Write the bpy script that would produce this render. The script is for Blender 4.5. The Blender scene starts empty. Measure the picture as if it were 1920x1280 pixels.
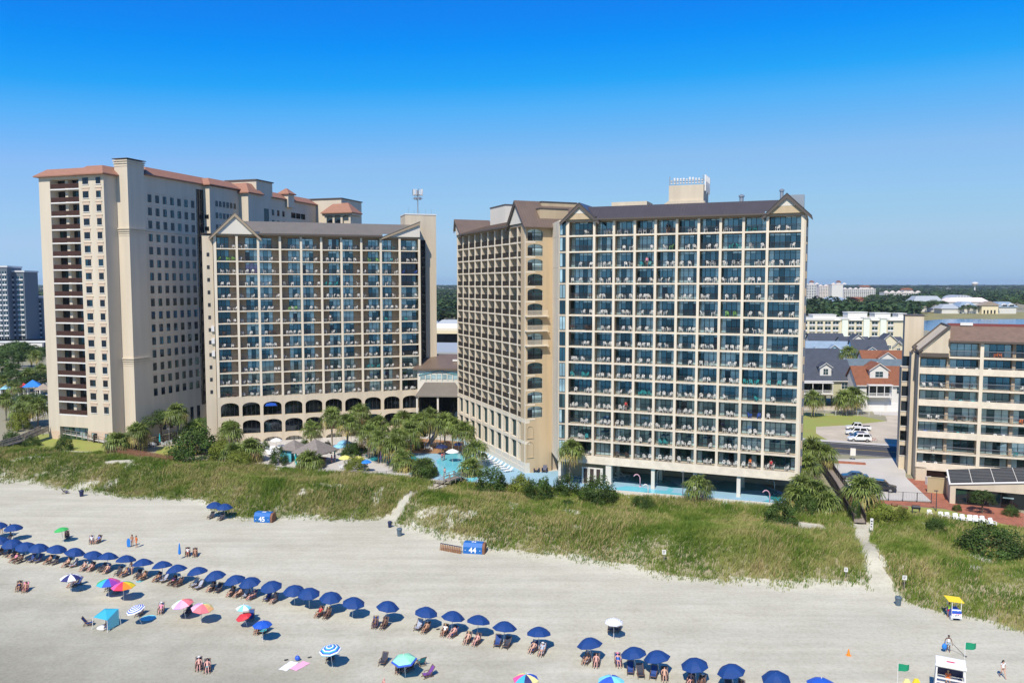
import bpy, bmesh, math, random
import numpy as np
from mathutils import Vector, Matrix, Euler
R = math.radians
SC = bpy.context.scene
COL = SC.collection
RNG = random.Random(7)
H, F, PIT = 37.5, 1493.0, math.atan(108/1493.0)
SITE = 2.0
cP, sP = math.cos(PIT), math.sin(PIT)

# ---- measuring the photograph: a pixel of the 1920x1280 picture to a point on a level plane / at a distance
def at(px, py, z=0.0):
    xc, yc = (px-960)/F, (640-py)/F
    d = (xc, cP+yc*sP, -sP+yc*cP)
    t = (z-H)/d[2]
    return Vector((d[0]*t, d[1]*t, z))
def atY(px, py, Y):
    xc, yc = (px-960)/F, (640-py)/F
    d = (xc, cP+yc*sP, -sP+yc*cP)
    t = Y/d[1]
    return Vector((d[0]*t, Y, H+d[2]*t))
def proj(p):
    y, z = p[1], p[2]-H
    zc = y*cP - z*sP
    yc = y*sP + z*cP
    return (960+F*p[0]/zc, 640-F*yc/zc)

# ---- properties
def tag(o, label=None, cat=None, group=None, kind=None):
    if label: o['label'] = label
    if cat: o['category'] = cat
    if group: o['group'] = group
    if kind: o['kind'] = kind
    return o
def empty(name, loc=(0, 0, 0), rz=0.0, label=None, cat=None, group=None):
    o = bpy.data.objects.new(name, None); COL.objects.link(o)
    o.location = loc; o.rotation_euler = (0, 0, rz); o.empty_display_size = .5
    return tag(o, label, cat, group)
def link(name, me, parent=None, loc=(0, 0, 0), rz=0.0, sc=None):
    o = bpy.data.objects.new(name, me); COL.objects.link(o)
    o.location = loc; o.rotation_euler = (0, 0, rz)
    if sc is not None: o.scale = sc if hasattr(sc, '__len__') else (sc, sc, sc)
    if parent: o.parent = parent
    return o
CHILD = {}
def kids(o):
    return [c for c in o.children]
def copy_tree(o, parent=None):
    c = o.copy(); COL.objects.link(c)
    if parent is not None: c.parent = parent
    for ch in o.children: copy_tree(ch, c)
    return c

# ---- mesh collector
class MB:
    def __init__(s):
        s.v = []; s.f = []; s.m = []; s.M = None
    def add(s, vs, fs, m=0):
        b = len(s.v)
        if s.M is not None: vs = [tuple(s.M @ Vector(p)) for p in vs]
        s.v.extend(vs)
        for f in fs: s.f.append([i+b for i in f]); s.m.append(m)
    def box(s, x0, x1, y0, y1, z0, z1, m=0, skip=''):
        vs = [(x0,y0,z0),(x1,y0,z0),(x1,y1,z0),(x0,y1,z0),(x0,y0,z1),(x1,y0,z1),(x1,y1,z1),(x0,y1,z1)]
        fs = []
        if 'b' not in skip: fs.append((3,2,1,0))
        fs += [(4,5,6,7),(0,1,5,4),(1,2,6,5),(2,3,7,6),(3,0,4,7)]
        s.add(vs, fs, m)
    def quad(s, a, b, c, d, m=0): s.add([a, b, c, d], [(0, 1, 2, 3)], m)
    def tri(s, a, b, c, m=0): s.add([a, b, c], [(0, 1, 2)], m)
    def prism(s, pts, axis, a, b, m=0):
        # pts: outline in the two other axes; extruded along axis from a to b
        def P(p, t):
            return (t, p[0], p[1]) if axis == 'x' else ((p[0], t, p[1]) if axis == 'y' else (p[0], p[1], t))
        n = len(pts); vs = [P(p, a) for p in pts]+[P(p, b) for p in pts]
        fs = [tuple(range(n))[::-1], tuple(range(n, 2*n))]
        fs += [(i, (i+1) % n, n+(i+1) % n, n+i) for i in range(n)]
        s.add(vs, fs, m)
    def bar(s, a, b, w=.05, d=None, m=0):
        a, b = Vector(a), Vector(b); t = (b-a)
        if t.length < 1e-6: return
        t.normalize(); up = Vector((0, 0, 1)) if abs(t.z) < .95 else Vector((1, 0, 0))
        x = t.cross(up).normalized()*w/2; y = x.cross(t).normalized()*((d or w)/2)
        vs = [a-x-y, a+x-y, a+x+y, a-x+y, b-x-y, b+x-y, b+x+y, b-x+y]
        s.add([tuple(p) for p in vs], [(3,2,1,0),(4,5,6,7),(0,1,5,4),(1,2,6,5),(2,3,7,6),(3,0,4,7)], m)
    def tube(s, pts, rad, n=6, m=0, cap=True):
        pts = [Vector(p) for p in pts]
        if not hasattr(rad, '__len__'): rad = [rad]*len(pts)
        b = len(s.v); vs = []; fs = []
        for i, p in enumerate(pts):
            t = (pts[min(i+1, len(pts)-1)]-pts[max(i-1, 0)]).normalized()
            up = Vector((0, 0, 1)) if abs(t.z) < .9 else Vector((0, 1, 0))
            x = t.cross(up).normalized(); y = x.cross(t)
            for k in range(n):
                a = 2*math.pi*k/n
                vs.append(tuple(p+(x*math.cos(a)+y*math.sin(a))*rad[i]))
        for i in range(len(pts)-1):
            for k in range(n):
                fs.append((i*n+k, i*n+(k+1) % n, (i+1)*n+(k+1) % n, (i+1)*n+k))
        if cap:
            fs.append(tuple(range(n))[::-1]); fs.append(tuple(range((len(pts)-1)*n, len(pts)*n)))
        s.add(vs, fs, m)
    def lathe(s, prof, n=12, m=0, c=(0, 0)):
        vs = []; fs = []
        for r, z in prof:
            for k in range(n):
                a = 2*math.pi*k/n
                vs.append((c[0]+r*math.cos(a), c[1]+r*math.sin(a), z))
        for i in range(len(prof)-1):
            for k in range(n):
                fs.append((i*n+k, i*n+(k+1) % n, (i+1)*n+(k+1) % n, (i+1)*n+k))
        fs.append(tuple(range(n))[::-1]); fs.append(tuple(range((len(prof)-1)*n, len(prof)*n)))
        s.add(vs, fs, m)
    def blob(s, c, r, m=0, seg=10, ring=7, jit=0.0, rng=None):
        c = Vector(c); r = r if hasattr(r, '__len__') else (r, r, r)
        prof = []; vs = []; fs = []
        for i in range(ring+1):
            ph = math.pi*i/ring
            for k in range(seg):
                a = 2*math.pi*k/seg
                q = 1+(rng.uniform(-jit, jit) if rng else 0)
                vs.append((c.x+r[0]*q*math.sin(ph)*math.cos(a), c.y+r[1]*q*math.sin(ph)*math.sin(a), c.z-r[2]*q*math.cos(ph)))
        for i in range(ring):
            for k in range(seg):
                fs.append((i*seg+k, i*seg+(k+1) % seg, (i+1)*seg+(k+1) % seg, (i+1)*seg+k))
        s.add(vs, fs, m)
    def mesh(s, name, mats, smooth=False):
        me = bpy.data.meshes.new(name)
        me.from_pydata([tuple(p) for p in s.v], [], s.f)
        if not isinstance(mats, (list, tuple)): mats = [mats]
        for x in mats: me.materials.append(x)
        if len(mats) > 1: me.polygons.foreach_set('material_index', s.m)
        if smooth: me.polygons.foreach_set('use_smooth', [True]*len(me.polygons))
        me.update(); return me
    def build(s, name, mats, parent=None, smooth=False, loc=(0, 0, 0), rz=0.0):
        return link(name, s.mesh(name, mats, smooth), parent, loc, rz)

def np_mesh(name, V, Fq, mat, mi=None, mats=None, smooth=False):
    """V (n,3), Fq (k,3 or 4) index arrays"""
    me = bpy.data.meshes.new(name); V = np.asarray(V, np.float32); Fq = np.asarray(Fq, np.int32)
    k = Fq.shape[1]
    me.vertices.add(len(V)); me.vertices.foreach_set('co', V.ravel())
    me.loops.add(Fq.size); me.loops.foreach_set('vertex_index', Fq.ravel())
    me.polygons.add(len(Fq)); me.polygons.foreach_set('loop_start', np.arange(0, Fq.size, k, dtype=np.int32))
    for x in (mats or [mat]): me.materials.append(x)
    if mi is not None: me.polygons.foreach_set('material_index', np.asarray(mi, np.int32))
    if smooth: me.polygons.foreach_set('use_smooth', np.ones(len(Fq), bool))
    me.update(calc_edges=True); me.validate(); return me

# ---- materials
M = {}
def mat(name, col, rough=.7, var=0.0, scale=.4, metal=0.0, spec=.5, bump=0.0, bscale=8.0, detail=6, stretch=None, var2=None, coat=0.0):
    m = bpy.data.materials.new(name); m.use_nodes = True; nt = m.node_tree; N = nt.nodes; L = nt.links
    b = N['Principled BSDF']; b.inputs['Roughness'].default_value = rough; b.inputs['Metallic'].default_value = metal
    b.inputs['Specular IOR Level'].default_value = spec
    if coat: b.inputs['Coat Weight'].default_value = coat; b.inputs['Coat Roughness'].default_value = .05
    c = (*col, 1); b.inputs['Base Color'].default_value = c
    if var or bump:
        g = N.new('ShaderNodeNewGeometry'); src = g.outputs['Position']
        if stretch:
            mp = N.new('ShaderNodeMapping'); mp.inputs['Scale'].default_value = stretch; L.new(src, mp.inputs['Vector']); src = mp.outputs['Vector']
    if var:
        n = N.new('ShaderNodeTexNoise'); n.inputs['Scale'].default_value = scale; n.inputs['Detail'].default_value = detail; n.inputs['Roughness'].default_value = .6
        L.new(src, n.inputs['Vector'])
        r = N.new('ShaderNodeValToRGB'); r.color_ramp.elements[0].position = .3; r.color_ramp.elements[1].position = .72
        a = var2 or tuple(x*(1-var) for x in col)
        r.color_ramp.elements[0].color = (*a, 1)
        r.color_ramp.elements[1].color = (*[min(1, x*(1+var*.6)) for x in col], 1)
        L.new(n.outputs['Fac'], r.inputs['Fac']); L.new(r.outputs['Color'], b.inputs['Base Color'])
    if bump:
        n2 = N.new('ShaderNodeTexNoise'); n2.inputs['Scale'].default_value = bscale; n2.inputs['Detail'].default_value = 4
        L.new(src, n2.inputs['Vector'])
        bp = N.new('ShaderNodeBump'); bp.inputs['Strength'].default_value = bump; bp.inputs['Distance'].default_value = .1
        L.new(n2.outputs['Fac'], bp.inputs['Height']); L.new(bp.outputs['Normal'], b.inputs['Normal'])
    M[name] = m; return m
def leafmat(name, col, var=.5, scale=.6, trans=.25, rough=.6):
    """two-sided leaf: diffuse and translucent with noise of tone"""
    m = bpy.data.materials.new(name); m.use_nodes = True; nt = m.node_tree; N = nt.nodes; L = nt.links
    N.remove(N['Principled BSDF']); out = N['Material Output']
    g = N.new('ShaderNodeNewGeometry'); n = N.new('ShaderNodeTexNoise'); n.inputs['Scale'].default_value = scale; n.inputs['Detail'].default_value = 5
    L.new(g.outputs['Position'], n.inputs['Vector'])
    r = N.new('ShaderNodeValToRGB'); r.color_ramp.elements[0].position = .32; r.color_ramp.elements[1].position = .68
    r.color_ramp.elements[0].color = (*[x*(1-var) for x in col], 1); r.color_ramp.elements[1].color = (*[x*(1+var*.7) for x in col], 1)
    L.new(n.outputs['Fac'], r.inputs['Fac'])
    d = N.new('ShaderNodeBsdfPrincipled'); d.inputs['Roughness'].default_value = rough; d.inputs['Specular IOR Level'].default_value = .25
    t = N.new('ShaderNodeBsdfTranslucent'); mx = N.new('ShaderNodeMixShader'); mx.inputs[0].default_value = trans
    L.new(r.outputs['Color'], d.inputs['Base Color']); L.new(r.outputs['Color'], t.inputs['Color'])
    L.new(d.outputs[0], mx.inputs[1]); L.new(t.outputs[0], mx.inputs[2]); L.new(mx.outputs[0], out.inputs['Surface'])
    M[name] = m; return m
def glass(name, dark, refl, tint=(.8, .92, 1.0), rough=.02, var=.4, scale=.35):
    """tinted pane seen from outside: a dark room behind and a mirror of the sky"""
    m = bpy.data.materials.new(name); m.use_nodes = True; nt = m.node_tree; N = nt.nodes; L = nt.links
    N.remove(N['Principled BSDF']); out = N['Material Output']
    g = N.new('ShaderNodeNewGeometry'); n = N.new('ShaderNodeTexNoise'); n.inputs['Scale'].default_value = scale; n.inputs['Detail'].default_value = 2
    L.new(g.outputs['Position'], n.inputs['Vector'])
    r = N.new('ShaderNodeValToRGB'); r.color_ramp.elements[0].position = .35; r.color_ramp.elements[1].position = .65
    r.color_ramp.elements[0].color = (*[x*(1-var) for x in dark], 1); r.color_ramp.elements[1].color = (*[x*(1+var) for x in dark], 1)
    L.new(n.outputs['Fac'], r.inputs['Fac'])
    d = N.new('ShaderNodeBsdfDiffuse'); gl = N.new('ShaderNodeBsdfGlossy'); gl.inputs['Roughness'].default_value = rough; gl.inputs['Color'].default_value = (*tint, 1)
    mx = N.new('ShaderNodeMixShader'); mx.inputs[0].default_value = refl
    L.new(r.outputs['Color'], d.inputs['Color']); L.new(d.outputs[0], mx.inputs[1]); L.new(gl.outputs[0], mx.inputs[2]); L.new(mx.outputs[0], out.inputs['Surface'])
    M[name] = m; return m
# ---------------------------------------------------------------- camera, sun, sky
cam = bpy.data.cameras.new('camera'); co = bpy.data.objects.new('camera', cam); COL.objects.link(co)
cam.sensor_width = 36.0; cam.lens = F/1920*36.0; cam.clip_start = .5; cam.clip_end = 30000
co.location = (0, 0, H); co.rotation_euler = (math.pi/2-PIT, 0, 0); SC.camera = co
SUN_EL, SUN_AZ = R(51), R(-19)            # azimuth of the sun measured from -Y (behind the camera) towards -X
sdir = Vector((math.sin(SUN_AZ)*math.cos(SUN_EL), -math.cos(SUN_AZ)*math.cos(SUN_EL), math.sin(SUN_EL)))
sl = bpy.data.lights.new('sun', 'SUN'); sl.energy = 4.9; sl.angle = R(.53); sl.color = (1.0, .925, .80)
so = bpy.data.objects.new('sun', sl); COL.objects.link(so); so.rotation_euler = sdir.to_track_quat('Z', 'Y').to_euler(); so.location = (0, -50, 120)
W = bpy.data.worlds.new('World'); SC.world = W; W.use_nodes = True
wn, wl = W.node_tree.nodes, W.node_tree.links
sk = wn.new('ShaderNodeTexSky'); sk.sky_type = 'NISHITA'; sk.sun_disc = False
sk.sun_elevation = SUN_EL; sk.sun_rotation = math.atan2(sdir.x, sdir.y); sk.altitude = 0; sk.air_density = 1.0; sk.dust_density = 0.0; sk.ozone_density = 10.0
# the photograph's deep polarised blue: tone curve on the sky colour, per channel
SKY_K = .11
v1 = wn.new('ShaderNodeVectorMath'); v1.operation = 'SCALE'; v1.inputs['Scale'].default_value = SKY_K
cu_ = wn.new('ShaderNodeRGBCurve'); cu_.mapping.extend = 'HORIZONTAL'; cu_.mapping.clip_max_x = 1.0
v2 = wn.new('ShaderNodeVectorMath'); v2.operation = 'SCALE'; v2.inputs['Scale'].default_value = 1/SKY_K
for ch, pts in ((0, ((.1123, .006), (.126, .004), (.1484, .018), (.1688, .08), (.2289, .236), (.3241, .295), (.4615, .355), (.6934, .345), (.804, .32))),
                (1, ((.2443, .218), (.2713, .267), (.3119, .339), (.3493, .401), (.4539, .475), (.5923, .535), (.7226, .55), (.8574, .52), (.87, .51))),
                (2, ((.5164, .807), (.5663, .85), (.6838, .855), (.8, .80), (.8904, .795), (.9128, .77)))):
    c = cu_.mapping.curves[ch]
    c.points[0].location = (0.0, 0.0); c.points[1].location = (1.0, pts[-1][1])
    for p in pts: c.points.new(*p)
    for p in c.points: p.handle_type = 'VECTOR'
cu_.mapping.update()
wl.new(sk.outputs['Color'], v1.inputs[0]); wl.new(v1.outputs[0], cu_.inputs['Color']); 
sp_ = wn.new('ShaderNodeSeparateXYZ'); mr_ = wn.new('ShaderNodeMapRange'); cb_ = wn.new('ShaderNodeCombineXYZ'); vm_ = wn.new('ShaderNodeVectorMath'); vm_.operation = 'MULTIPLY'
mr_.inputs['From Min'].default_value = .30; mr_.inputs['From Max'].default_value = .72; mr_.inputs['To Min'].default_value = 1.0; mr_.inputs['To Max'].default_value = .89
cb_.inputs[0].default_value = 1.0; cb_.inputs[1].default_value = 1.0
wl.new(v1.outputs[0], sp_.inputs[0]); wl.new(sp_.outputs[0], mr_.inputs['Value']); wl.new(mr_.outputs[0], cb_.inputs[2]); wl.new(cu_.outputs['Color'], vm_.inputs[0]); wl.new(cb_.outputs[0], vm_.inputs[1]); wl.new(vm_.outputs[0], v2.inputs[0]); wl.new(v2.outputs[0], wn['Background'].inputs['Color'])
wn['Background'].inputs['Strength'].default_value = SKY_K
SC.view_settings.view_transform = 'Standard'; SC.view_settings.look = 'None'; SC.view_settings.exposure = 0.15; SC.view_settings.gamma = 1.0
SC.view_settings.use_curve_mapping = False
SC.cycles.max_bounces = 6; SC.cycles.diffuse_bounces = 3; SC.cycles.glossy_bounces = 3; SC.cycles.transmission_bounces = 4; SC.cycles.transparent_max_bounces = 6
SC.cycles.sample_clamp_indirect = 6.0
SC.cycles.use_denoising = True

# ---------------------------------------------------------------- palette
mat('stucco_cream', (.60, .51, .38), .85, .13, .6, bump=.05, bscale=6, stretch=(1, 1, .07))
mat('stucco_tan', (.52, .40, .25), .85, .13, .6, bump=.05, stretch=(1, 1, .07))
mat('stucco_white', (.66, .61, .52), .85, .05, .2)
mat('concrete_edge', (.74, .65, .51), .8, .15, .9)
mat('column_cream', (.72, .63, .49), .8, .14, .7, stretch=(1, 1, .2))
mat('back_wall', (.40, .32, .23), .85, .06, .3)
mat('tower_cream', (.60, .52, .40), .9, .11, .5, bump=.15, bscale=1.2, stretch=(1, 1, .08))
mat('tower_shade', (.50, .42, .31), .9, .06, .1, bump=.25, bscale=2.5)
mat('tower_base', (.60, .46, .34), .9, .05, .2)
mat('terracotta', (.33, .16, .10), .7, .15, .8, bump=.3, bscale=14, stretch=(1, 1, 6))
mat('roof_brown', (.16, .115, .085), .42, .12, .5)
mat('roof_purple', (.085, .072, .068), .35, .1, .5, metal=.1)
mat('roof_grey', (.17, .15, .125), .5, .08, .5)
mat('fascia_brown', (.10, .08, .065), .5)
mat('fascia_tan', (.36, .28, .19), .6)
mat('trim_white', (.80, .78, .74), .5)
mat('rail_dark', (.035, .032, .03), .4)
mat('rail_brown', (.10, .045, .03), .6, .2, 1.5)
mat('frame_dark', (.025, .028, .032), .4)
glass('pane_blue', (.010, .040, .058), .26, (.50, .84, .95))
glass('pane_deep', (.006, .018, .026), .15, (.45, .80, .92))
glass('pane_curtain', (.36, .50, .53), .28, (.66, .92, .98), var=.35)
glass('pane_black', (.006, .008, .010), .08, (.7, .85, 1.0))
glass('pane_violet', (.16, .08, .22), .22, (.8, .8, 1.0))
mat('curtain_pale', (.55, .57, .55), .8, .1, 2.0)
mat('plastic_white', (.85, .85, .83), .35)
mat('plastic_teal', (.03, .42, .45), .4)
mat('plastic_green', (.25, .55, .12), .4)
mat('plastic_red', (.60, .04, .05), .4)
mat('plastic_orange', (.75, .20, .04), .4)
mat('plastic_blue', (.02, .10, .50), .4)
mat('plastic_brown', (.10, .055, .035), .5)
mat('plastic_navy', (.012, .02, .07), .45)
mat('plastic_dark', (.02, .022, .026), .4)
mat('metal_grey', (.40, .41, .42), .4, metal=.6)
mat('metal_dark', (.06, .06, .065), .5)
mat('wood_grey', (.26, .22, .18), .85, .25, 2.0)
mat('wood_brown', (.22, .10, .055), .8, .25, 2.0)
mat('wood_orange', (.30, .125, .04), .8, .2, 2.0)
mat('wood_dark', (.05, .035, .028), .85, .25, 2.0)
mat('shingle_grey', (.23, .20, .175), .9, .25, 2.5, bump=.4, bscale=9)
mat('asphalt', (.06, .06, .062), .9, .2, .5)
mat('concrete_pale', (.52, .49, .44), .9, .1, .25)
mat('paint_line', (.75, .72, .62), .7)
mat('paint_yellow', (.65, .45, .08), .7)
mat('trim_white', (.72, .70, .66), .5)
mat('wing_wall', (.50, .42, .32), .85, .06, .3)
# ---------------------------------------------------------------- ground, beach, dune, roads, pools, sea
TOE = [(-260, 210), (-130, 160), (-96.8, 148.3), (-84.4, 144.2), (-74.5, 140.4), (-62, 137.0), (-53.6, 133.3), (-49, 128.0), (-46.2, 125.4), (-40, 123.6), (-33.6, 123.0), (-25.4, 123.9), (-19.5, 124.6), (-17.5, 120.5), (-16, 117),
       (-10.5, 112.8), (-4.5, 109.6), (2, 105.0), (9.7, 101.1), (18, 98.0), (28.9, 95.5), (35, 94.2), (40.9, 92.9), (46.5, 91.3), (50.2, 86.7), (55.5, 83.9), (64, 80), (100, 66), (200, 26)]
BACK_ = [(-260, 226), (-130, 178), (-112, 172), (-84, 166), (-68, 158.5), (-46, 152.5), (-28, 146), (-13, 141.0), (5, 137.0), (16, 132.8), (41.7, 124.6), (47, 123.0), (53, 121.0), (60, 121.3), (68, 117.0), (76, 112.3), (100, 101.5), (200, 62)]
def interp(pts, x):
    xs = np.array([p[0] for p in pts]); ys = np.array([p[1] for p in pts]); return np.interp(x, xs, ys)
def seg_dist(X, Y, pts):
    d = np.full(np.shape(X), 1e9)
    for (x0, y0), (x1, y1) in zip(pts, pts[1:]):
        dx, dy = x1-x0, y1-y0; t = np.clip(((X-x0)*dx+(Y-y0)*dy)/(dx*dx+dy*dy), 0, 1)
        d = np.minimum(d, np.hypot(X-x0-t*dx, Y-y0-t*dy))
    return d
def vnoise(X, Y, s, seed=0):
    """smooth value noise in numpy"""
    X = np.asarray(X, float)/s; Y = np.asarray(Y, float)/s
    xi = np.floor(X).astype(np.int64); yi = np.floor(Y).astype(np.int64); fx = X-xi; fy = Y-yi
    fx = fx*fx*(3-2*fx); fy = fy*fy*(3-2*fy)
    def h(a, b):
        n = (a*374761393+b*668265263+seed*1442695041) & 0x7fffffff
        n = ((n ^ (n >> 13))*1274126177) & 0x7fffffff
        return ((n ^ (n >> 16)) & 0xffff)/65535.0
    return (h(xi, yi)*(1-fx)+h(xi+1, yi)*fx)*(1-fy)+(h(xi, yi+1)*(1-fx)+h(xi+1, yi+1)*fx)*fy
WPATH = [at(px, py, z).xy[:] for px, py, z in ((722, 975, .3), (760, 948, 1.2), (800, 925, 2), (818, 912, 2.2), (836, 896, 2.2))]
EPATH = [at(px, py, z).xy[:] for px, py, z in ((1660, 1112, .2), (1640, 1080, .6), (1625, 1040, 1.4), (1615, 1010, 1.8), (1618, 985, 2.0), (1606, 968, 2.0))]
GAPS = [at(px, py, 1.6).xy[:] for px, py in ((140, 850), (185, 842), (222, 878), (1500, 992), (1525, 1000))]
GAPR = [2.2, 1.6, 1.5, 2.2, 1.6]
def edge_noise(X, Y): return (vnoise(X, Y, 7, 3)-.5)*4.6+(vnoise(X, Y, 2.2, 4)-.5)*1.6
def dune_d(X, Y):     # metres inland of the toe
    return (Y-interp(TOE, X))*.92+edge_noise(X, Y)
def dune_b(X, Y):     # metres seaward of the back line
    return (interp(BACK_, X)-Y)*.93
def height(X, Y):
    X = np.asarray(X, float); Y = np.asarray(Y, float)
    d = dune_d(X, Y); b = dune_b(X, Y)
    sea = (Y-interp(TOE, X))*.92
    z = np.where(sea < 0, .006*sea-.00006*sea*sea, 0)
    rise = np.clip(sea/9.0, 0, 1); rise = rise*rise*(3-2*rise)
    hump = 1.9+1.15*np.clip(1-np.abs(sea-11)/11, 0, 1)+(vnoise(X, Y, 9, 1)-.5)*1.1+(vnoise(X, Y, 3.5, 2)-.5)*.35
    flat = np.clip(b/5.0, 0, 1); hump = hump*flat+2.0*(1-flat)
    z = z+rise*hump
    for P, w in ((WPATH, 1.6), (EPATH, 1.3)):
        q = seg_dist(X, Y, P); k = np.exp(-(q/w)**2); z = z-k*.45*rise
    z = z+(vnoise(X, Y, 1.3, 8)-.5)*.05
    z = np.where(b < 0, np.minimum(z, 1.9)-np.clip(-b, 0, 1.5)*.2, z)
    return z
def gh(x, y):
    """ground level for things that stand on it"""
    b = float(dune_b(np.array([x]), np.array([y]))[0])
    return float(height(np.array([x]), np.array([y]))[0]) if b > 0 else SITE
def grass_mask(X, Y):
    d = dune_d(X, Y); b = dune_b(X, Y)
    m = np.clip(d/1.6, 0, 1)*np.where(b > -.3, 1, 0)
    m = np.where(d < 4.5, m*np.clip(.10+.9*np.clip(d/4.2, 0, 1)**1.2, 0, 1), m)
    m = m*np.where(d > 3, np.clip((.90-vnoise(X, Y, 3.2, 33))/.10, .35, 1), 1)
    for P, w in ((WPATH, 1.25), (EPATH, .95)):
        m = m*np.clip((seg_dist(X, Y, P)-w)/.7, 0, 1)
    for (gx, gy), r in zip(GAPS, GAPR):
        m = m*np.clip((np.hypot((X-gx)*.6, Y-gy)+(vnoise(X, Y, 1.5, 6)-.5)*1.5-r)/.8, 0, 1)
    return m

def sandmat(name, dry, wet, dune=False):
    m = bpy.data.materials.new(name); m.use_nodes = True; nt = m.node_tree; N = nt.nodes; L = nt.links; b = N['Principled BSDF']
    b.inputs['Roughness'].default_value = .95; b.inputs['Specular IOR Level'].default_value = .15
    g = N.new('ShaderNodeNewGeometry')
    mp = N.new('ShaderNodeMapping'); mp.inputs['Rotation'].default_value = (0, 0, R(21)); mp.inputs['Scale'].default_value = (.035, .45, 1); L.new(g.outputs['Position'], mp.inputs['Vector'])
    n1 = N.new('ShaderNodeTexNoise'); n1.inputs['Scale'].default_value = 1.0; n1.inputs['Detail'].default_value = 7; n1.inputs['Roughness'].default_value = .68; L.new(mp.outputs['Vector'], n1.inputs['Vector'])
    n2 = N.new('ShaderNodeTexNoise'); n2.inputs['Scale'].default_value = .11; n2.inputs['Detail'].default_value = 8; n2.inputs['Roughness'].default_value = .7; L.new(g.outputs['Position'], n2.inputs['Vector'])
    n3 = N.new('ShaderNodeTexNoise'); n3.inputs['Scale'].default_value = 2.6; n3.inputs['Detail'].default_value = 6; n3.inputs['Roughness'].default_value = .75; L.new(g.outputs['Position'], n3.inputs['Vector'])
    def ramp(src, p0, c0, p1, c1):
        r = N.new('ShaderNodeValToRGB'); r.color_ramp.elements[0].position = p0; r.color_ramp.elements[1].position = p1
        r.color_ramp.elements[0].color = (*c0, 1); r.color_ramp.elements[1].color = (*c1, 1); L.new(src, r.inputs['Fac']); return r.outputs['Color']
    def mul(a, c, f=1.0):
        x = N.new('ShaderNodeMix'); x.data_type = 'RGBA'; x.blend_type = 'MULTIPLY'; x.inputs['Factor'].default_value = f
        L.new(a, x.inputs['A']); L.new(c, x.inputs['B']); return x.outputs['Result']
    col = ramp(n1.outputs['Fac'], .38, [c*.86 for c in dry], .62, dry)
    col = mul(col, ramp(n2.outputs['Fac'], .36, (.88, .87, .84), .62, (1, 1, 1)))
    col = mul(col, ramp(n3.outputs['Fac'], .35, (.86, .85, .82), .55, (1, 1, 1)))
    if not dune:
        # damp sand towards the waterline, with a ragged edge
        sx = N.new('ShaderNodeSeparateXYZ'); L.new(g.outputs['Position'], sx.inputs[0])
        ma = N.new('ShaderNodeMath'); ma.operation = 'MULTIPLY_ADD'; ma.inputs[1].default_value = .40; L.new(sx.outputs['X'], ma.inputs[0]); L.new(sx.outputs['Y'], ma.inputs[2])
        mn = N.new('ShaderNodeMath'); mn.operation = 'MULTIPLY_ADD'; mn.inputs[1].default_value = 26; L.new(n2.outputs['Fac'], mn.inputs[0]); L.new(ma.outputs[0], mn.inputs[2])
        mr = N.new('ShaderNodeMapRange'); mr.inputs['From Min'].default_value = 62.0; mr.inputs['From Max'].default_value = 92; mr.inputs['To Min'].default_value = 1; mr.inputs['To Max'].default_value = 0; L.new(mn.outputs[0], mr.inputs['Value'])
        x = N.new('ShaderNodeMix'); x.data_type = 'RGBA'; L.new(mr.outputs[0], x.inputs['Factor']); L.new(col, x.inputs['A'])
        wc = ramp(n3.outputs['Fac'], .35, [c*.8 for c in wet], .6, wet); L.new(wc, x.inputs['B']); col = x.outputs['Result']
    L.new(col, b.inputs['Base Color'])
    n4 = N.new('ShaderNodeTexNoise'); n4.inputs['Scale'].default_value = 1.7; n4.inputs['Detail'].default_value = 8; n4.inputs['Roughness'].default_value = .75; L.new(g.outputs['Position'], n4.inputs['Vector'])
    bp = N.new('ShaderNodeBump'); bp.inputs['Strength'].default_value = .22; bp.inputs['Distance'].default_value = .12; L.new(n4.outputs['Fac'], bp.inputs['Height']); L.new(bp.outputs['Normal'], b.inputs['Normal'])
    M[name] = m; return m
sandmat('sand', (.575, .55, .44), (.29, .275, .21))
sandmat('dune_sand', (.36, .32, .20), (.4, .35, .28), True)

# terrain grid: beach and dune from one height field
xs = np.concatenate([np.arange(-260, -130, 4), np.arange(-130, 95, .8), np.arange(95, 201, 4)])
rows_ = np.concatenate([np.linspace(-130, -40, 20), np.linspace(-38, -6, 20), np.arange(-5, 34, .7), np.arange(34, 62, 1.2)])     # metres inland of the toe line
XX, DD = np.meshgrid(xs, rows_); YY = interp(TOE, XX)*1.0
sm = -.40*XX+103.0
bl = np.clip((-DD-6)/30, 0, 1)
YY = (YY*(1-bl)+sm*bl)+DD/.92
ZZ = height(XX, YY)
nr, nc = XX.shape
V = np.stack([XX.ravel(), YY.ravel(), ZZ.ravel()], 1)
ii = (np.arange(nr-1)[:, None]*nc+np.arange(nc-1)[None, :]).ravel()
Q = np.stack([ii, ii+1, ii+nc+1, ii+nc], 1)
cx_, cy_ = V[Q].mean(1)[:, 0], V[Q].mean(1)[:, 1]
isd = (grass_mask(cx_, cy_) > .5) & (dune_b(cx_, cy_) > -4)
def sub(Qs): u, inv = np.unique(Qs, return_inverse=True); return V[u], inv.reshape(Qs.shape)
v_, q_ = sub(Q[~isd]); tag(link('beach_sand', np_mesh('beach_sand', v_, q_, M['sand'], smooth=True)), kind='structure')
v_, q_ = sub(Q[isd]); tag(link('dune_ground', np_mesh('dune_ground', v_, q_, M['dune_sand'], smooth=True)), kind='structure')

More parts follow.
